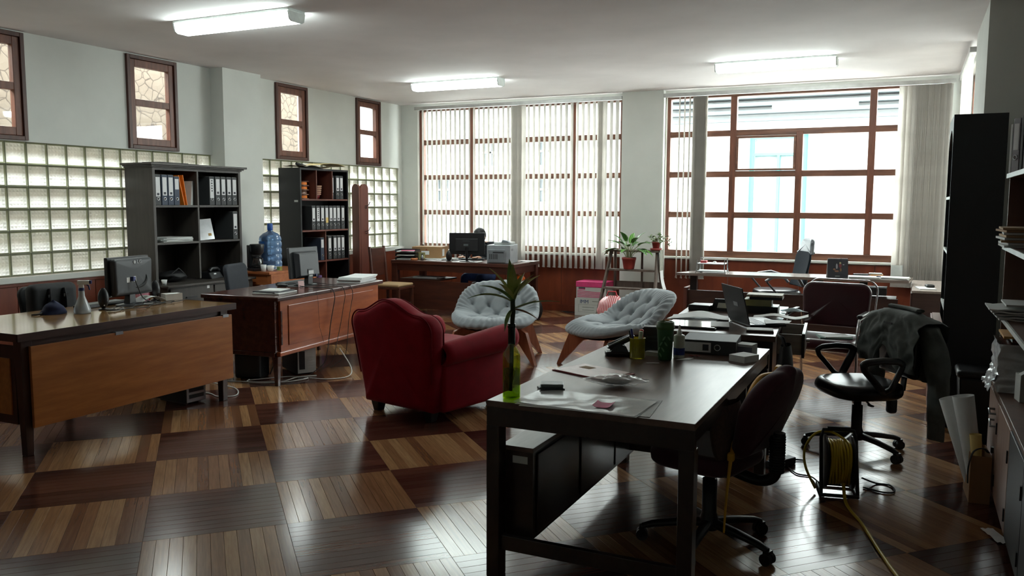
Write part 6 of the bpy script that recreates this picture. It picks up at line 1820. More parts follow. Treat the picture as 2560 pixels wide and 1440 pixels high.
# small desk clutter: each a thing
fig = thing('desk_figurine', 'small dark figurine standing at the back of the far desk', 'figurine', (-6.62, 10.82, ZC))
MB().lathe([(0.035, 0), (0.03, 0.02), (0.022, 0.06), (0.03, 0.10), (0.018, 0.13), (0.01, 0.15), (0, 0.16)], n=14).build('body', BLACKM, fig)
MB().ell((0.0, 0, 0.175), (0.018, 0.018, 0.022), 10, 8).build('head', BLACKM, fig)
MB().lathe([(0.04, 0), (0.042, 0.015), (0, 0.02)], n=14).build('base', mat('crimson_base', (150, 30, 60), 0.5), fig)
pf = thing('photo_frame', 'small orange picture card leaning at the back of far desk', 'picture', (-6.50, 10.90, ZC), R(20))
MB().box(-0.05, 0.05, -0.004, 0.004, 0, 0.13, M=Tm(rx=R(-14))).build('card', mat('orange_white_print', (214, 168, 136), 0.6, var=0.4, nscale=30), pf)
MB().box(-0.03, 0.03, 0.005, 0.03, 0, 0.004).build('stand', PAPER2, pf)
bt2 = thing('small_bottle', 'small silver bottle on the far desk', 'bottle', (-6.28, 10.24, ZC))
MB().lathe([(0, 0), (0.022, 0), (0.022, 0.055), (0.012, 0.065), (0.01, 0.08), (0, 0.08)], n=16).build('body', STEEL, bt2)
MB().lathe([(0.011, 0.078), (0.011, 0.095), (0, 0.096)], n=12).build('cap', BLACKP, bt2)
tg = thing('tape_roll', 'orange brown tape roll on the far desk', 'tape', (-6.40, 10.22, ZC))
MB().lathe([(0.028, 0), (0.05, 0), (0.05, 0.03), (0.028, 0.03), (0.028, 0)], n=24).build('roll', mat('tape_orange', (206, 130, 84), 0.4), tg)
for k, (x, y, rz, lb_) in enumerate(((-6.12, 10.30, 20, 'white papers left of the speaker on the far desk'), (-5.95, 10.45, -10, 'paper pile behind the speaker on the far desk'), (-5.42, 10.24, 35, 'crumpled white paper before the far monitor'), (-4.86, 10.74, 8, 'flat white papers at the right end of far desk'))):
    t = thing('desk_papers', lb_, 'papers', (x, y, ZC), R(rz))
    s_ = (0.09, 0.07) if k == 2 else (0.13, 0.10) if k == 1 else (0.11, 0.07)
    MB().sheet(lambda u, v: (-s_[0]+2*s_[0]*u, -s_[1]+2*s_[1]*v, 0.001+(0.03*abs(u-0.5) if k == 2 else 0.004*wob(u*3, v*3)+0.004)), 10, 4, 0.002).build('sheet', PAPER, t)
    if k == 1: MB().box(-0.10, 0.10, -0.08, 0.08, 0.008, 0.03, M=Tm(rz=R(12))).build('pile', PAPER2, t)
ct = MB().box(-0.045, 0.045, -0.03, 0.03, 0, 0.10).build('green_carton', mat('green_yellow_carton', (150, 146, 96), 0.6, var=0.4, nscale=40), None, loc=(-6.40, 10.42, ZC), rz=R(15))
tag(ct, 'small green and yellow carton beside the letter trays', 'box')
kb3 = thing('keyboard', 'black keyboard under the hands of the seated person', 'keyboard', (-5.72, 10.66, ZC), R(14))
MB().box(-0.2, 0.2, -0.06, 0.06, 0, 0.018).build('body', BLACKP, kb3, bevel=0.004)
MB().box(-0.19, 0.19, -0.05, 0.05, 0.0181, 0.024).build('key_field', GREYP, kb3)
ob = thing('orange_bag', 'orange plastic bag on the low shelf under the far desk', 'bag', (-4.98, 10.62, 0.502))
MB().grid(lambda u, v: (0.13*math.sin(math.pi*v)*math.cos(2*math.pi*u)*(1+0.2*wob(u*6, v*6)), 0.10*math.sin(math.pi*v)*math.sin(2*math.pi*u), 0.055-0.055*math.cos(math.pi*v)), 18, 10, cu=True).build('bag_body', mat('orange_plastic', (226, 104, 26), 0.35), ob)
MB().box(-0.15, 0.16, -0.16, 0.1, -0.001, 0.006).build('sheet_below', PAPER2, ob)
us = thing('papers_under_desk', 'papers and dark tray on the shelf under far desk', 'papers', (-6.28, 10.42, 0.521))
MB().box(-0.2, 0.2, -0.12, 0.12, 0, 0.02).build('sheet', PAPER2, us)
MB().box(-0.05, 0.25, -0.13, 0.05, 0.0205, 0.026, M=Tm(rz=R(8))).build('sheet', PAPER, us)
gb = thing('black_bag', 'black bag on the floor at the right end of far desk', 'bag', (-4.66, 10.55, 0))
MB().grid(lambda u, v: (0.11*math.cos(2*math.pi*u)*math.sin(math.pi*(0.12+0.85*v))**0.6, 0.13*math.sin(2*math.pi*u)*math.sin(math.pi*(0.12+0.85*v))**0.6*(1+0.1*wob(u*5, v*5)), 0.30*v), 20, 12, cu=True).build('bag_body', BLACKM, gb)
MB().tube([(0, -0.05, 0.26), (0.01, -0.02, 0.36), (0.01, 0.03, 0.36), (0, 0.06, 0.26)], 0.008, 6).build('bag_handle', BLACKM, gb)
# ---- person: one skinned body, hair as a part
per = thing('person', 'person in dark hooded jacket and jeans, bent behind the far monitor', 'person', (-5.77, 11.20, 0))
J = {}
def jn(k, p, r): J[k] = (Vector(p), r)
jn('pel', (0, 0.06, 0.52), (0.16, 0.13)); jn('belly', (0, 0.02, 0.66), (0.15, 0.12)); jn('chest', (0, -0.06, 0.87), (0.175, 0.13)); jn('neckb', (0.01, -0.12, 0.97), (0.075, 0.07))
jn('neck', (0.0, -0.15, 1.02), (0.055, 0.055)); jn('head', (-0.01, -0.17, 1.10), (0.082, 0.09)); jn('crown', (-0.01, -0.17, 1.175), (0.07, 0.078))
edges = [('pel', 'belly'), ('belly', 'chest'), ('chest', 'neckb'), ('neckb', 'neck'), ('neck', 'head'), ('head', 'crown')]
for s_, sx in (('l', -1), ('r', 1)):
    jn('sh'+s_, (sx*0.195, -0.08, 0.97), (0.085, 0.08)); jn('el'+s_, (sx*0.27, -0.20, 0.72+0.0), (0.055, 0.052)); jn('wr'+s_, (sx*0.15, -0.43, 0.81), (0.032, 0.026)); jn('pa'+s_, (sx*0.12, -0.49, 0.815), (0.036, 0.016))
    edges += [('chest', 'sh'+s_), ('sh'+s_, 'el'+s_), ('el'+s_, 'wr'+s_), ('wr'+s_, 'pa'+s_)]
    for f_ in range(4):
        fx = sx*(0.12-0.026+0.0175*f_); L = (0.055, 0.065, 0.06, 0.048)[f_]
        jn('k%d%s' % (f_, s_), (fx, -0.525, 0.822), (0.0095, 0.0095)); jn('f%d%s' % (f_, s_), (fx-sx*0.004, -0.525-L*0.6, 0.822), (0.0085, 0.0085)); jn('t%d%s' % (f_, s_), (fx-sx*0.006, -0.525-L, 0.812), (0.007, 0.007))
        edges += [('pa'+s_, 'k%d%s' % (f_, s_)), ('k%d%s' % (f_, s_), 'f%d%s' % (f_, s_)), ('f%d%s' % (f_, s_), 't%d%s' % (f_, s_))]
    jn('th'+s_, (sx*0.078, -0.475, 0.815), (0.011, 0.011)); jn('tt'+s_, (sx*0.062, -0.51, 0.81), (0.009, 0.009))
    edges += [('pa'+s_, 'th'+s_), ('th'+s_, 'tt'+s_)]
    jn('hip'+s_, (sx*0.09, 0.0, 0.50), (0.095, 0.09)); jn('kn'+s_, (sx*0.13, -0.42, 0.53), (0.068, 0.066)); jn('an'+s_, (sx*0.13, -0.34, 0.11), (0.045, 0.045)); jn('toe'+s_, (sx*0.14, -0.47, 0.045), (0.045, 0.035))
    edges += [('pel', 'hip'+s_), ('hip'+s_, 'kn'+s_), ('kn'+s_, 'an'+s_), ('an'+s_, 'toe'+s_)]
keys = list(J); idx = {k: i for i, k in enumerate(keys)}
sk = bpy.data.meshes.new('person_skeleton')
sk.from_pydata([tuple(J[k][0]) for k in keys], [(idx[a], idx[b]) for a, b in edges], [])
so = bpy.data.objects.new('person_skeleton', sk); COL.objects.link(so)
so.modifiers.new('skin', 'SKIN'); 
for i, k in enumerate(keys):
    sk.skin_vertices[0].data[i].radius = J[k][1]; sk.skin_vertices[0].data[i].use_root = (k == 'pel')
ss = so.modifiers.new('subd', 'SUBSURF'); ss.levels = 2; ss.render_levels = 2
dg = bpy.context.evaluated_depsgraph_get(); dg.update()
bm_ = bpy.data.meshes.new_from_object(so.evaluated_get(dg))
bpy.data.objects.remove(so, do_unlink=True)
SKIN = mat('skin', (176, 128, 104), 0.5, var=0.05); JACK = mat('dark_jacket_cloth', (30, 32, 38), 0.85, var=0.2, nscale=20); JEAN = mat('blue_jeans', (46, 74, 128), 0.85, var=0.2, nscale=30); SHOE = mat('dark_shoes', (28, 26, 26), 0.5)
bm_.materials.clear()
for m_ in (SKIN, JACK, JEAN, SHOE): bm_.materials.append(m_)
for p_ in bm_.polygons:
    c = p_.center; p_.use_smooth = True
    if (c.z > 1.0 and abs(c.x) < 0.105 and c.y < -0.06) or (c.y < -0.44 and c.z > 0.76): p_.material_index = 0
    elif c.z > 0.60 or (c.z > 0.44 and c.y > 0.09): p_.material_index = 1
    elif c.z < 0.085: p_.material_index = 3
    else: p_.material_index = 2
bm_.name = 'body'
bo = bpy.data.objects.new('body', bm_); COL.objects.link(bo); bo.parent = per
HAIR = mat('dark_hair', (20, 18, 20), 0.5, var=0.2, nscale=60)
MB().grid(lambda u, v: (-0.01+0.098*math.sin(math.pi*(0.02+0.66*v))*math.cos(2*math.pi*u)*(1+0.05*wob(u*9, v*5)), -0.155+0.105*math.sin(math.pi*(0.02+0.66*v))*math.sin(2*math.pi*u)*(1 if math.sin(2*math.pi*u) > -0.3 or v < 0.55 else 0.82), 1.125+0.118*math.cos(math.pi*(0.02+0.66*v))), 28, 14, cu=True).build('hair', HAIR, per)
MB().tube([(0.11*math.cos(R(a))-0.005, -0.10+0.095*math.sin(R(a)), 0.985+0.02*math.sin(R(a))) for a in range(0, 360, 24)], 0.034, 8, closed=True).build('hood', JACK, per)
for sx in (-1, 1):
    MB().ell((sx*0.032-0.01, -0.252, 1.095), (0.012, 0.006, 0.006), 8, 6).build('eye', BLACKM, per)
    MB().ell((sx*0.088-0.01, -0.16, 1.09), (0.012, 0.022, 0.03), 8, 6).build('ear', SKIN, per)
MB().ell((-0.01, -0.262, 1.07), (0.013, 0.02, 0.026), 8, 6).build('nose', SKIN, per)
MB().ell((-0.01, -0.25, 1.035), (0.022, 0.006, 0.006), 8, 6).build('mouth', mat('lips', (140, 84, 76), 0.5), per)
pch = thing('stool', 'dark padded stool under the seated person', 'stool', (-5.77, 11.26, 0))
MB().rbox((0, 0, 0.385), (0.38, 0.38, 0.07), 0.08, ex=0.03).build('seat', BLACKM, pch)
for k in range(4):
    a = R(45+90*k); MB().tube([(0.12*math.cos(a), 0.12*math.sin(a), 0.36), (0.17*math.cos(a), 0.17*math.sin(a), 0.0)], 0.014, 8).build('leg', BLACKP, pch)
# ================================================================== LADDER, PLANTS AND BOXES
LAD = wood('weathered_wood', (74, 62, 55), (106, 92, 83), 'z', 0.7, 3, 7)
la = thing('step_ladder', 'weathered wooden step ladder used as plant stand by the pillar', 'ladder', (-3.42, 11.0, 0))
def rail(p0, p1, w=0.085, d=0.026):
    p0, p1 = Vector(p0), Vector(p1)
    mb = MB(); v = []
    for q in (p0, p1):
        for (a, b) in ((-d/2, -w/2), (d/2, -w/2), (d/2, w/2), (-d/2, w/2)): v.append(q+Vector((a, b, 0)))
    mb.add(v, [(3, 2, 1, 0), (4, 5, 6, 7), (0, 1, 5, 4), (1, 2, 6, 5), (2, 3, 7, 6), (3, 0, 4, 7)])
    return mb
for sx in (-1, 1):
    rail((sx*0.40, -0.30, 0), (sx*0.325, 0.10, 0.945)).build('front_rail', LAD, la, bevel=0.003)
    rail((sx*0.37, 0.40, 0), (sx*0.30, 0.20, 0.945), 0.05).build('rear_rail', LAD, la, bevel=0.003)
for z in (0.22, 0.455, 0.70):
    k = z/0.945; w = 0.40-0.075*k-0.014; y = -0.30+0.40*k
    MB().box(-w, w, y-0.055, y+0.075, z-0.012, z+0.012).build('tread', LAD, la, bevel=0.002)
MB().box(-0.36, 0.36, 0.02, 0.27, 0.945, 0.97).build('top_board', LAD, la, bevel=0.003)
MB().box(0.05, 0.075, 0.27, 0.295, 0.25, 0.945).build('rear_slat', LAD, la)
MB().box(-0.33, 0.33, 0.295, 0.31, 0.42, 0.52).build('rear_brace', LAD, la)
fpz = thing('notice_sheets', 'printed sheets hanging from the right side of the ladder', 'notice', (-3.04, 11.12, 0.60))
MB().box(0.0, 0.004, -0.09, 0.09, 0.08, 0.38).build('board_sheet', mat('patterned_sheet', (150, 152, 140), 0.7, var=0.3, nscale=30), fpz)
MB().sheet(lambda u, v: (0.006+0.05*(1-v)**2, -0.08+0.15*u, -0.16+0.26*v), 3, 8, 0.001).build('white_sheet', PAPER, fpz)
TER = mat('terracotta_plastic', (138, 50, 44), 0.5)
po = thing('calathea_plant', 'leafy striped calathea in a red pot on the ladder tread', 'potted plant', (-3.46, 11.0, 0.713))
MB().lathe([(0, 0), (0.07, 0), (0.072, 0.01), (0.092, 0.13), (0.098, 0.132), (0.098, 0.16), (0.09, 0.16), (0.08, 0.13), (0, 0.13)], n=28).build('pot', TER, po)
MB().lathe([(0, 0.132), (0.084, 0.132)], n=20).build('soil', mat('dark_soil', (44, 32, 26), 0.9), po)
CALA = leaf_mat('calathea_leaf', (34, 74, 34), (92, 146, 60), 'stripe')
CALAU = leaf_mat('calathea_leaf_light', (60, 116, 46), (120, 176, 74), 'stripe')
PET = mat('pale_petiole', (130, 138, 100), 0.6)
lrn = random.Random(4)
for k in range(20):
    az = 2*math.pi*k/20*1.0 + lrn.uniform(-0.2, 0.2)
    ring_ = k % 3
    L1 = (0.14, 0.19, 0.23)[ring_]*lrn.uniform(0.9, 1.1)
    out = (0.20, 0.15, 0.09)[ring_]*lrn.uniform(0.85, 1.15)
    tip_ = Vector((math.cos(az)*out, math.sin(az)*out*0.7, 0.135+L1))
    mid = Vector((math.cos(az)*out*0.4, math.sin(az)*out*0.3, 0.135+L1*0.65))
    lm = MB(); leaf_mesh(lm, tip_, az, R((5, 35, 62)[ring_]+lrn.uniform(-12, 12)), lrn.uniform(0.17, 0.23), lrn.uniform(0.075, 0.10), R(45), 0.12, tip=0.8)
    lo = lm.build('leaf', CALAU if k % 5 == 0 else CALA, po)
    MB().tube([(math.cos(az)*0.02, math.sin(az)*0.02, 0.13), mid, tip_], 0.004, 5).build('petiole', PET, lo)
p2 = thing('small_pot_plant', 'small leafy plant in a red pot on the ladder top', 'potted plant', (-3.12, 11.12, 0.971))
MB().lathe([(0, 0), (0.075, 0), (0.08, 0.03), (0.074, 0.03), (0.0, 0.012)], n=24).build('saucer', TER, p2)
MB().lathe([(0.04, 0.014), (0.055, 0.10), (0.058, 0.10), (0.058, 0.115), (0.05, 0.115), (0, 0.10)], n=24).build('pot', TER, p2)
fo = MB()
for k in range(70):
    a = lrn.uniform(0, 2*math.pi); r_ = lrn.uniform(0.02, 0.12); z = 0.11+lrn.uniform(0.0, 0.15)*(1-r_/0.2)
    if k > 52: a = lrn.uniform(-0.4, 0.3); r_ = lrn.uniform(0.10, 0.20); z = 0.10+lrn.uniform(-0.04, 0.10)
    leaf_mesh(fo, (r_*math.cos(a), r_*math.sin(a)*0.8, z), a+lrn.uniform(-1, 1), R(lrn.uniform(-20, 50)), 0.05, 0.038, R(30), 0.1, n=4)
foo = fo.build('foliage', leaf_mat('small_leaf', (60, 84, 50), (120, 142, 84)), p2); foo['kind'] = 'stuff'
st_ = MB()
for k in range(8):
    a = lrn.uniform(0, 6.28); st_.tube([(0, 0, 0.10), (0.05*math.cos(a), 0.04*math.sin(a), 0.17), (0.09*math.cos(a), 0.08*math.sin(a), 0.2)], 0.003, 5)
sto = st_.build('stems', PET, p2); sto['kind'] = 'stuff'
ARCH = mat('archive_card', (196, 200, 196), 0.7, var=0.04)
MAG = mat('magenta_card', (212, 60, 120), 0.6)
ab = thing('archive_box', 'white archive box with blue lettering, lower one beside the ladder', 'box', (-4.10, 11.40, 0))
MB().box(-0.235, 0.20, -0.16, 0.16, 0, 0.245).build('carton', ARCH, ab, bevel=0.002)
text_mesh('IMM', 0.075, mat('blue_print', (44, 72, 116), 0.6), 'lettering', ab, (-0.09, -0.1612, 0.20), (R(90), 0, 0))
GRNL = mat('grey_print_line', (126, 134, 126), 0.7)
for (x0, x1, z0, z1) in ((-0.18, 0.19, 0.158, 0.161), (-0.18, 0.19, 0.052, 0.055), (-0.18, -0.177, 0.055, 0.158), (0.03, 0.19, 0.205, 0.215), (-0.12, 0.06, 0.118, 0.126), (-0.12, 0.06, 0.078, 0.084)):
    MB().box(x0, x1, -0.1612, -0.1602, z0, z1).build('print_line', GRNL, ab)
ab2 = thing('archive_box', 'white archive box with magenta lid and stripes on top of another', 'box', (-4.09, 11.40, 0.246))
MB().box(-0.225, 0.225, -0.155, 0.155, 0, 0.235).build('carton', ARCH, ab2, bevel=0.002)
MB().box(-0.232, 0.232, -0.162, 0.162, 0.165, 0.245).build('lid', MAG, ab2, bevel=0.006)
for k in range(5):
    b = MB(); n = 14
    pts = [(-0.21+0.40*i/(n-1), 0.118-0.022*k-0.02*math.sin(math.pi*0.5*i/(n-1))+0.006*k*(i/(n-1))) for i in range(n)]
    poly = pts+[(x, z-0.009) for x, z in reversed(pts)]
    b.prism(poly, 0.1552, 0.1562, XZ); b.build('wavy_stripe', MAG, ab2)
MB().box(-0.19, -0.09, -0.1565, -0.1552, 0.142, 0.160).build('dark_label', INK, ab2)
MB().box(-0.19, -0.09, -0.1565, -0.1552, 0.128, 0.140).build('pink_label', MAG, ab2)
rg_ = thing('striped_bag', 'crumpled red and white striped bag behind the right lounge chair', 'bag', (-3.52, 10.48, 0))
MB().grid(lambda u, v: (0.20*math.cos(2*math.pi*u)*math.sin(math.pi*(0.1+0.88*v))**0.5*(1+0.18*wob(u*5, v*5)), 0.15*math.sin(2*math.pi*u)*math.sin(math.pi*(0.1+0.88*v))**0.5*(1+0.18*wob(u*5, v*5, 3)), 0.40*v+0.03*wob(u*6, v*3, 9)*v), 26, 14, cu=True).build('bag_body', leaf_mat('red_white_stripe', (186, 58, 66), (226, 190, 190), 'stripe'), rg_)
MB().tube([(-0.08, 0, 0.36), (-0.05, 0, 0.45), (0.05, 0, 0.45), (0.08, 0, 0.36)], 0.010, 6).build('bag_handle', mat('red_bag_handle', (180, 50, 60), 0.6), rg_)
# ================================================================== LONG DESK THINGS
ZD = 0.7855
tw2 = thing('wire_tray', 'two-tier wire letter tray on the left end of the long desk', 'paper tray', (-2.13, 10.05, ZD), R(3))
for z in (0.02, 0.11):
    MB().tube([(-0.16, -0.12, z), (0.16, -0.12, z), (0.16, 0.12, z), (-0.16, 0.12, z)], 0.005, 6, closed=True).build('wire_frame', STEEL, tw2)
    MB().box(-0.155, 0.155, -0.115, 0.115, z, z+0.006).build('paper_pile', PAPER, tw2)
for (x, y) in ((-0.16, -0.12), (0.16, -0.12), (-0.16, 0.12), (0.16, 0.12)): MB().tube([(x*1.1, y, 0), (x, y, 0.05), (x, y, 0.17)], 0.006, 6).build('post', CHROME, tw2)
MB().tube([(-0.16, 0.12, 0.17), (0.16, 0.12, 0.17)], 0.005, 6).build('top_bar', CHROME, tw2)
MB().lathe([(0, 0.1165), (0.02, 0.1165), (0.022, 0.13), (0, 0.14)], (0.03, 0, 0), 14).build('dome', WHITE_PL, tw2)
MB().box(-0.13, -0.06, -0.05, 0.03, 0.1165, 0.145).build('red_box', mat('red_small_box', (160, 50, 56), 0.5), tw2)
cal = thing('desk_calendar', 'black desk calendar with dancer print on the long desk', 'calendar', (-0.73, 10.02, ZD), R(18))
MB().box(-0.11, 0.11, -0.002, 0.002, 0, 0.215, M=Tm(0, -0.035, 0, rx=R(-9))).build('front_card', mat('calendar_black', (32, 32, 42), 0.5), cal)
MB().box(-0.11, 0.11, -0.002, 0.002, 0, 0.215, M=Tm(0, 0.035, 0, rx=R(9))).build('rear_card', PAPER2, cal)
for k in range(16): MB().tube([(-0.10+0.0133*k, 0.008*math.cos(a*0.9), 0.212+0.008*math.sin(a*0.9)) for a in range(7)], 0.0015, 5, closed=True).build('spiral_ring', STEEL, cal)
Mc = Tm(0, -0.035, 0, rx=R(-9))
for nm, c, (cx, cz, rx_, rz_) in (('figure_head', (150, 146, 104), (0.025, 0.165, 0.011, 0.013)), ('figure_torso', (104, 36, 42), (0.025, 0.137, 0.016, 0.026)), ('figure_sleeve', (134, 134, 140), (-0.012, 0.13, 0.010, 0.03)), ('figure_leg', (140, 98, 72), (-0.038, 0.095, 0.014, 0.010)), ('figure_leg', (132, 90, 64), (-0.012, 0.075, 0.024, 0.009)), ('figure_leg', (108, 80, 52), (0.03, 0.09, 0.010, 0.02)), ('figure_hand', (140, 140, 150), (0.06, 0.148, 0.010, 0.005))):
    MB().ell((cx, -0.0022, cz), (rx_, 0.0008, rz_), 14, 8, M=Mc).build(nm, mat('print_'+nm, c, 0.6), cal)
MB().box(-0.03, 0.02, -0.003, -0.0021, 0.018, 0.022, M=Mc).build('caption_line', PAPER2, cal)
for k, (x, y, rz, lb_) in enumerate(((-0.44, 10.08, 5, 'loose papers right of the calendar on the long desk'), (-0.16, 10.13, -8, 'loose papers at the right end of the long desk'))):
    t = thing('desk_papers', lb_, 'papers', (x, y, ZD), R(rz))
    for j in range(4): MB().box(-0.17, 0.16, -0.10, 0.10, 0.006*j, 0.006*j+0.004, M=Tm(rz=R(5*math.sin(j*2.3+k)))).build('sheet', PAPER, t)
bk_ = thing('book_pair', 'small grey and orange notebooks stacked on the long desk', 'notebooks', (-0.34, 10.36, ZD), R(6))
MB().box(-0.09, 0.09, -0.06, 0.06, 0, 0.006).build('green_base', mat('green_board', (60, 110, 76), 0.6), bk_)
MB().box(-0.06, 0.07, -0.05, 0.05, 0.0062, 0.028).build('notebook', mat('ochre_cover', (196, 130, 50), 0.5), bk_)
MB().box(-0.075, 0.06, -0.05, 0.05, 0.0285, 0.042).build('notebook', PAPER2, bk_)
pcu = thing('pencil_box', 'clear square pen holder with green strip on the long desk', 'pen holder', (-0.13, 10.36, ZD))
b = MB()
for a in ((-0.06, 0.06, -0.05, -0.047), (-0.06, 0.06, 0.047, 0.05), (-0.06, -0.057, -0.047, 0.047), (0.057, 0.06, -0.047, 0.047)): b.box(*a, 0.003, 0.135)
b.box(-0.06, 0.06, -0.05, 0.05, 0, 0.003)
b.build('box', mat('frosted_clear', (206, 208, 206), 0.3, alpha=0.6), pcu)
MB().box(-0.045, 0.05, -0.002, 0.002, -0.008, 0.008, M=Tm(0.0, 0, 0.06, ry=R(55))).build('green_strip', mat('green_strip', (60, 150, 100), 0.5), pcu)
spc = thing('spectacle_case', 'open dark spectacle case with beige inside on the long desk', 'case', (-0.50, 10.30, ZD), R(15))
MB().grid(lambda u, v: (-0.08+0.16*u, 0.03*math.cos(math.pi*v), 0.035*math.sin(math.pi*v)), 8, 10).build('shell', BLACKP, spc)
MB().box(-0.075, 0.075, -0.028, 0.028, 0.0, 0.012).build('lining', mat('beige_lining', (200, 176, 140), 0.7), spc)
# things on the low cabinet and in the tall bookcase
lcp = thing('cabinet_papers', 'papers and dark object on the low cabinet by the bookcase', 'papers', (0.16, 9.85, 0.7205), R(10))
MB().box(-0.08, 0.08, -0.15, 0.12, 0, 0.01).build('sheet', PAPER, lcp)
MB().rbox((0.05, 0.05, 0.025), (0.08, 0.12, 0.03), 0.012).build('dark_case', BLACKP, lcp)
for k, (y, z, m_, lb_) in enumerate(((6.86, 1.661, PAPER2, 'papers on the top shelf of the tall black bookcase'), (6.87, 1.271, CARDB, 'brown envelope on the middle shelf of the tall black bookcase'), (6.90, 0.861, PAPER, 'white papers sticking out low in the tall black bookcase'))):
    t = thing('shelf_papers', lb_, 'papers', (0.36, y+0.2, z), R(8*k))
    MB().box(-0.09, 0.12, -0.14, 0.14, 0, 0.012).build('sheet', m_, t)
    MB().box(-0.08, 0.10, -0.12, 0.12, 0.0122, 0.022, M=Tm(rz=R(9))).build('sheet', PAPER, t)
orp = MB().box(-0.06, 0.10, -0.02, 0.02, 0, 0.02).build('orange_box', ORG, None, loc=(0.33, 7.0, 1.80+0.0), rz=R(0))
orp.location = (0.34, 7.2, 1.684)
tag(orp, 'small orange box standing in the top of tall bookcase', 'box')
# ================================================================== LAPTOP DESK THINGS
ZE = 0.7725
lp = thing('laptop', 'open black laptop seen from behind on the dark desk', 'laptop', (-1.05, 5.90, ZE), R(-58))
# local: screen hinge along x, screen faces +y
MB().box(-0.19, 0.19, 0.0, 0.255, 0.003, 0.02).build('base', BLACKP, lp, bevel=0.004)
for r_ in range(5):
    for c_ in range(12):
        MB().box(-0.165+0.0278*c_, -0.165+0.0278*c_+0.024, 0.04+0.022*r_, 0.058+0.022*r_, 0.0201, 0.0225).build('key', mat('key_grey', (120, 126, 132), 0.5) if (r_, c_) == (0, 0) else bpy.data.materials['key_grey'], lp)
MB().box(-0.05, 0.05, 0.165, 0.235, 0.0201, 0.0206).build('touchpad', GREYP, lp)
Ms = Tm(0, 0.0, 0.02, rx=R(14))
sc = MB().box(-0.19, 0.19, -0.008, 0.0, 0.0, 0.255, M=Ms).build('screen_lid', BLACKM, lp, bevel=0.003)
MB().box(-0.175, 0.175, 0.0002, 0.001, 0.012, 0.24, M=Ms).build('display', mat('dark_display', (26, 30, 36), 0.1), sc)
text_mesh('acer', 0.05, mat('lid_logo', (52, 56, 62), 0.3), 'logo_lettering', sc, tuple(Ms @ Vector((0.02, -0.0086, 0.13))), (R(90+14), 0, 0)) if False else MB().box(-0.02, 0.06, -0.0092, -0.0082, 0.115, 0.145, M=Ms).build('logo_patch', mat('lid_logo', (52, 56, 62), 0.3), sc)
lst = flat_thing('laptop_sheet', 'pale printed sheet lying over the laptop keyboard', 'paper', [(-0.86, 5.80), (-0.72, 5.90), (-0.72, 6.02), (-0.90, 6.0)], ZE+0.026, PAPER, 0.002)
nbx = thing('small_notebook', 'thin book under the front of the laptop', 'notebook', (-0.86, 5.60, ZE), R(10))
MB().box(-0.09, 0.08, -0.06, 0.06, 0, 0.012).build('cover', MAHOD, nbx); MB().box(-0.088, 0.078, -0.058, 0.058, 0.0122, 0.018).build('paper_block', PAPER2, nbx)
gf = thing('glossy_folder', 'glossy black folder with papers at the front of laptop desk', 'folder', (-1.30, 5.66, ZE), R(2))
MB().box(-0.20, 0.16, -0.15, 0.15, 0, 0.010).build('cover', BLACKP, gf)
MB().box(-0.185, 0.15, -0.14, 0.145, 0.0102, 0.016).build('glossy_sheet', mat('glossy_white', (200, 204, 206), 0.08), gf)
MB().box(0.10, 0.22, -0.12, 0.12, 0.0162, 0.020, M=Tm(rz=R(10))).build('sheet', PAPER, gf)
cp = thing('curled_papers', 'curled white papers left of the laptop', 'papers', (-1.36, 6.02, ZE), R(10))
MB().sheet(lambda u, v: (-0.19+0.40*u, -0.10+0.20*v, 0.012+0.035*math.sin(math.pi*u)**2*(0.4+0.6*v)), 14, 5, 0.002).build('sheet', PAPER, cp)
MB().box(-0.20, 0.15, -0.13, 0.10, 0, 0.008, M=Tm(rz=R(-12))).build('sheet', PAPER, cp)
ph = thing('desk_phone', 'low black device with open flap behind the curled papers', 'device', (-1.43, 6.55, ZE), R(-4))
MB().box(-0.12, 0.05, -0.07, 0.08, 0, 0.045).build('body', BLACKP, ph, bevel=0.008)
MB().prism([(0.04, 0.0), (0.24, 0.0), (0.22, 0.095), (0.07, 0.095)], -0.01, 0.0, XZ).build('open_flap', BLACKP, ph)
MB().prism([(0.09, 0.025), (0.20, 0.025), (0.19, 0.065), (0.10, 0.065)], 0.0005, 0.002, XZ).build('white_insert', PAPER2, ph)
yfo = thing('yellow_folder', 'bright yellow folder edge behind the laptop screen', 'folder', (-1.16, 6.38, ZE), R(25))
MB().box(-0.03, 0.03, -0.004, 0.004, 0, 0.13, M=Tm(rx=R(4))).build('leaf', mat('yellow_card', (206, 188, 60), 0.6), yfo)
MB().tube([(0.02, -0.12, 0.01), (0.06, -0.05, 0.03), (0.0, 0.0, 0.04), (-0.06, -0.06, 0.02)], 0.003, 5).build('ribbon', mat('yellow_ribbon', (196, 186, 80), 0.6), yfo)
bkp = thing('book_pile', 'pile of books with spiral notebook on top, behind laptop', 'books', (-1.0, 6.62, ZE), R(4))
z = 0
for nm, m_, w_, d_, h_, dx in (('book', BLACKP, 0.26, 0.20, 0.055, -0.02), ('book', mat('olive_cover', (120, 118, 84), 0.6), 0.20, 0.18, 0.05, -0.04), ('book', BLACKP, 0.24, 0.18, 0.02, 0.02)):
    q = MB().box(dx-w_/2, dx+w_/2, -d_/2, d_/2, z, z+h_).build(nm, m_, bkp, bevel=0.002)
    MB().box(dx-w_/2+0.004, dx+w_/2+0.001, -d_/2+0.004, d_/2+0.001, z+0.004, z+h_-0.004).build('paper_edge', PAPER2, q)
    z += h_+0.0006
q = MB().box(-0.12, 0.14, -0.09, 0.09, z, z+0.016).build('spiral_notebook', mat('beige_cover', (166, 154, 128), 0.6), bkp)
sr = MB()
for k in range(22): sr.tube([(-0.115+0.0118*k, -0.09+0.007*math.cos(a*1.05), z+0.008+0.011*math.sin(a*1.05)) for a in range(6)], 0.0016, 4, closed=True)
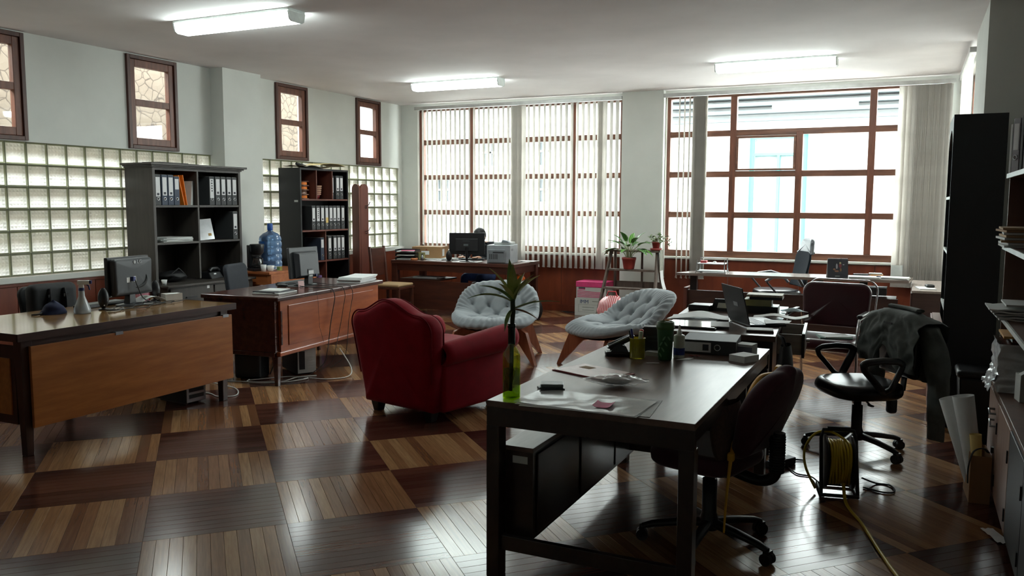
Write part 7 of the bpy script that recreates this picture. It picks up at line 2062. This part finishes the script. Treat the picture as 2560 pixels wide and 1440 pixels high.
sro = sr.build('spiral_wire', STEEL, q); sro['kind'] = 'stuff'
wpp = thing('curled_papers', 'long curled white papers right of the laptop', 'papers', (-0.82, 6.30, ZE), R(6))
MB().sheet(lambda u, v: (-0.20+0.38*u, -0.07+0.14*v, 0.004+0.02*math.sin(math.pi*u*1.3)**2+0.05*max(0, u-0.8)), 14, 4, 0.006).build('sheet', PAPER, wpp)
mk = thing('face_mask', 'pale blue crumpled face mask beside the book pile', 'face mask', (-0.80, 6.70, ZE), R(20))
MB().sheet(lambda u, v: (-0.08+0.16*u, -0.04+0.08*v, 0.012+0.022*math.sin(math.pi*u)*math.sin(math.pi*v)+0.006*wob(u*6, v*6)), 12, 8, 0.002).build('mask', mat('pale_blue_cloth', (190, 214, 222), 0.7), mk)
MB().tube([(0.08, -0.03, 0.012), (0.12, 0, 0.004), (0.08, 0.03, 0.012)], 0.0015, 5).build('ear_loop', PAPER, mk)
bb2 = thing('black_tote', 'black cloth bag hanging from the right front corner of laptop desk', 'bag', (-0.682, 5.46, 0.30))
MB().grid(lambda u, v: (0.05*math.cos(2*math.pi*u)*(0.4+0.6*math.sin(math.pi*(0.1+0.8*v))), 0.13*math.sin(2*math.pi*u)*(0.55+0.45*math.sin(math.pi*(0.1+0.8*v)))*(1+0.1*wob(u*4, v*4)), 0.42*v), 20, 12, cu=True).build('bag_body', BLACKM, bb2)
MB().tube([(0, -0.04, 0.40), (-0.02, -0.03, 0.46), (-0.05, 0.0, 0.478), (-0.02, 0.03, 0.46), (0, 0.04, 0.40)], 0.006, 6).build('bag_handle', BLACKM, bb2)
dst = thing('drawer_papers', 'white oddments lying in the pulled-out drawer', 'papers', (-0.72, 6.30, 0.567), R(4.5))
MB().box(-0.05, 0.05, -0.15, 0.15, 0, 0.06).build('stack', PAPER2, dst)
sbk = thing('seat_magazines', 'magazines lying on the burgundy chair seat', 'magazines', (-0.55, 7.52, 0.481), R(15))
MB().box(-0.13, 0.13, -0.10, 0.10, 0, 0.01).build('magazine', mat('mag_green', (120, 150, 140), 0.3), sbk); MB().box(-0.11, 0.12, -0.09, 0.09, 0.0102, 0.018, M=Tm(rz=R(12))).build('magazine', PAPER, sbk)
# ================================================================== RIGHT EDGE THINGS
bn = thing('waste_bin', 'black lidded waste bin between bookcase and shelves', 'bin', (0.44, 6.42, 0))
MB().frustum((0, 0, 0), (0.17, 0.22), (0, 0, 0.45), (0.22, 0.28)).build('body', BLACKP, bn, bevel=0.015)
MB().rbox((0, 0, 0.475), (0.25, 0.31, 0.05), 0.04, ex=0.02).build('lid', BLACKP, bn)
cbx = thing('tall_carton', 'tall narrow cardboard box of rolled papers by the pale cabinet', 'box', (0.388, 5.17, 0), R(3))
for a in ((-0.05, 0.05, -0.13, -0.126), (-0.05, 0.05, 0.126, 0.13), (-0.05, -0.046, -0.126, 0.126), (0.046, 0.05, -0.126, 0.126)): MB().box(*a, 0.004, 0.26).build('carton_side', CARDB, cbx)
MB().box(-0.05, 0.05, -0.13, 0.13, 0, 0.004).build('carton_base', CARDB, cbx)
rolls = [(0.0, 0.06, 0.062, 0.54, -26, 'large white paper roll standing in the tall carton', PAPER), (0.03, -0.01, 0.055, 0.56, -17, 'second white paper roll standing in the tall carton', PAPER), (0.02, -0.075, 0.03, 0.36, -8, 'pale yellow paper roll standing in the tall carton', YEL)]
for (x, y, r_, h_, ti, lb_, m_) in rolls:
    t = thing('paper_roll', lb_, 'paper roll', (0.388+x*0.3, 5.17+y, 0.006), 0, group='paper rolls in the tall carton')
    M = Tm(ry=R(ti*0.6))
    MB().lathe([(r_*0.55, 0), (r_*0.7, 0.1), (r_, h_), (r_*0.96, h_), (r_*0.65, 0.1), (r_*0.5, 0)], n=24, M=M, sy=0.8).build('roll', m_, t)
bst = thing('black_belt', 'black strap drooping over the side of the tall carton', 'strap', (0, 0, 0))
MB().cord([(0.43, 5.10, 0.27), (0.40, 5.06, 0.30), (0.355, 5.04, 0.28), (0.335, 5.03, 0.20), (0.335, 5.03, 0.11)], 0.011, 6, flat=(0.3, 1)).build('webbing', BLACKM, bst)
env = thing('brown_envelope', 'brown envelope propped against the pale cabinet door', 'envelope', (0.395, 5.30, 0.262), R(0))
MB().box(-0.002, 0.002, -0.07, 0.10, 0.0, 0.20, M=Tm(0.02, 0, 0, ry=R(-20))).build('envelope', mat('kraft_brown', (128, 94, 56), 0.8), env)
fpp = thing('floor_paper', 'crumpled white paper scrap on the floor by the pale cabinet', 'paper', (0.435, 4.56, 0), R(20))
MB().sheet(lambda u, v: (-0.03+0.06*u, -0.09+0.18*v, 0.006+0.01*wob(u*4, v*4)), 6, 8, 0.0012).build('sheet', PAPER, fpp)
# wrapped stack on the cabinet counter
ws = thing('wrapped_stack', 'stack of dark boards in torn silver plastic wrap on the cabinet', 'stack', (0.545, 5.32, 0.596))
for k in range(12): MB().box(-0.06, 0.20, -0.16, 0.16, 0.022*k, 0.022*k+0.019, M=Tm(rz=R(2*math.sin(k*1.9)))).build('board', MAHOD, ws)
FOIL = mat('silver_film', (226, 229, 233), 0.22, 0.25, var=0.15, nscale=20, bump=0.8, bscale=40)
def foil(u, v):
    a = R(100+200*u); n_ = wob(u*9, v*9, 2)
    x = 0.07+max(-0.15, min(0.15, 0.22*math.cos(a))) ; y = max(-0.18, min(0.18, 0.26*math.sin(a)))
    return (x-0.012+0.012*n_-0.02*(1-v)*abs(wob(u*5, v*3)), y+0.012*wob(u*9, v*9, 5), -0.0+0.262*v+0.004*wob(u*11, 3))
MB().grid(foil, 40, 22).build('film', FOIL, ws)
def foil2(u, v): return (-0.085-0.05*v+0.02*wob(u*8, v*6, 3), -0.19+0.36*u, 0.12*(1-v)+0.02*wob(u*10, v*5, 6)+0.002)
MB().grid(foil2, 26, 10).build('loose_film', FOIL, ws)
wbx = thing('white_carton', 'small open white carton on the pale cabinet counter', 'box', (0.56, 4.97, 0.596), R(8))
MB().box(-0.03, 0.06, -0.05, 0.05, 0, 0.14).build('carton', PAPER2, wbx, bevel=0.002)
MB().prism([(-0.03, 0.1405), (0.02, 0.175), (0.03, 0.165), (-0.02, 0.14)], 0.0, 0.05, XZ).build('open_flap', PAPER, wbx)
# shelves: orange envelope + papers (z .985), paper stack with envelopes (1.375), binders on top (1.775)
e1 = thing('orange_envelope', 'amber envelope lying below the loose papers on the shelf', 'envelope', (0.575, 5.32, 0.886))
MB().box(-0.10, 0.16, -0.15, 0.15, 0.0, 0.012).build('envelope', mat('amber_paper', (196, 142, 66), 0.7), e1)
e1b = thing('dark_board', 'dark board lid supporting the amber envelope', 'board', (0.575, 5.32, 0.866))
MB().box(-0.06, 0.18, -0.15, 0.15, 0, 0.019).build('board', MAHOD, e1b)
p3 = thing('shelf_papers', 'messy pile of white papers and plastic on the low right shelf', 'papers', (0.575, 5.30, 0.986))
for k in range(5): MB().sheet(lambda u, v, k=k: (-0.13+0.28*u-0.012*k, -0.16+0.32*v, 0.013*k+0.008*wob(u*4+k, v*4)+0.02*max(0, u-0.6)*(k > 3)), 8, 6, 0.008).build('sheet', PAPER if k % 2 else PAPER2, p3)
MB().box(-0.1, 0.14, -0.15, 0.15, 0.075, 0.085).build('sheet', PAPER2, p3)
pic = thing('pinned_drawing', 'small ink drawing leaning at the back of right shelf', 'picture', (0.775, 5.36, 1.075), R(0))
MB().box(0, 0.006, -0.12, 0.12, 0, 0.20, M=Tm(ry=R(6))).build('sheet', PAPER2, pic)
for k in range(5): MB().ell((-0.001, -0.02+0.02*math.sin(k*2.2), 0.06+0.025*k), (0.0012, 0.022, 0.014), 8, 6, M=Tm(ry=R(6))).build('ink_blot', INK, pic)
p4 = thing('envelope_stack', 'stack of kraft envelopes and papers on the middle right shelf', 'papers', (0.575, 5.30, 1.376))
cols = [PAPER2, PAPER, CARDB, PAPER2, mat('kraft_pale', (176, 146, 108), 0.8), PAPER, CARDB, bpy.data.materials['kraft_pale']]
for k, m_ in enumerate(cols): MB().box(-0.13, 0.17, -0.18, 0.17, 0.0135*k, 0.0135*k+0.011, M=Tm(0.008*math.sin(k*1.7), 0, 0, rz=R(4*math.sin(k*2.3)))).build('envelope', m_, p4)
LGB = mat('binder_pale_grey', (136, 132, 140), 0.5)
tl = ['thin white folder at the far end of top right shelf', 'pale grey binder second from the bookcase on top right shelf', 'thin dark folder third on the top right shelf', 'pale lilac binder with finger ring on top right shelf', 'pale grey binder beside the lilac one on top right shelf', 'black topped box file nearest the camera on top right shelf', 'white spined binder near the picture edge on top right shelf']
ws_ = [0.015, 0.05, 0.02, 0.07, 0.06, 0.075, 0.07]; hs_ = [0.27, 0.30, 0.31, 0.345, 0.33, 0.37, 0.34]
yb = 5.50
for k in range(7):
    w_, h_ = ws_[k], hs_[k]; yb -= w_+0.006
    q_ = 5.50-yb-w_/2
    t = thing('box_file', tl[k], 'binder', (0.468+0.57*q_, 5.46-0.82*q_, 1.7765), R(35), group='files on the top right shelf')
    MB().box(0, 0.26, -w_/2, w_/2, 0, h_, M=Tm(ry=R(0))).build('cover', [PAPER, LGB, BLACKP, LGB, LGB, BLACKP, PAPER2][k], t, bevel=0.003)
    if w_ > 0.04:
        MB().box(-0.0012, 0, -w_*0.36, w_*0.36, h_*0.42, h_*0.9).build('spine_label', LABW, t)
        MB().tube([(-0.001, 0.013*math.cos(2*math.pi*q/12), 0.085+0.013*math.sin(2*math.pi*q/12)) for q in range(12)], 0.003, 6, closed=True).build('finger_ring', RINGM, t)
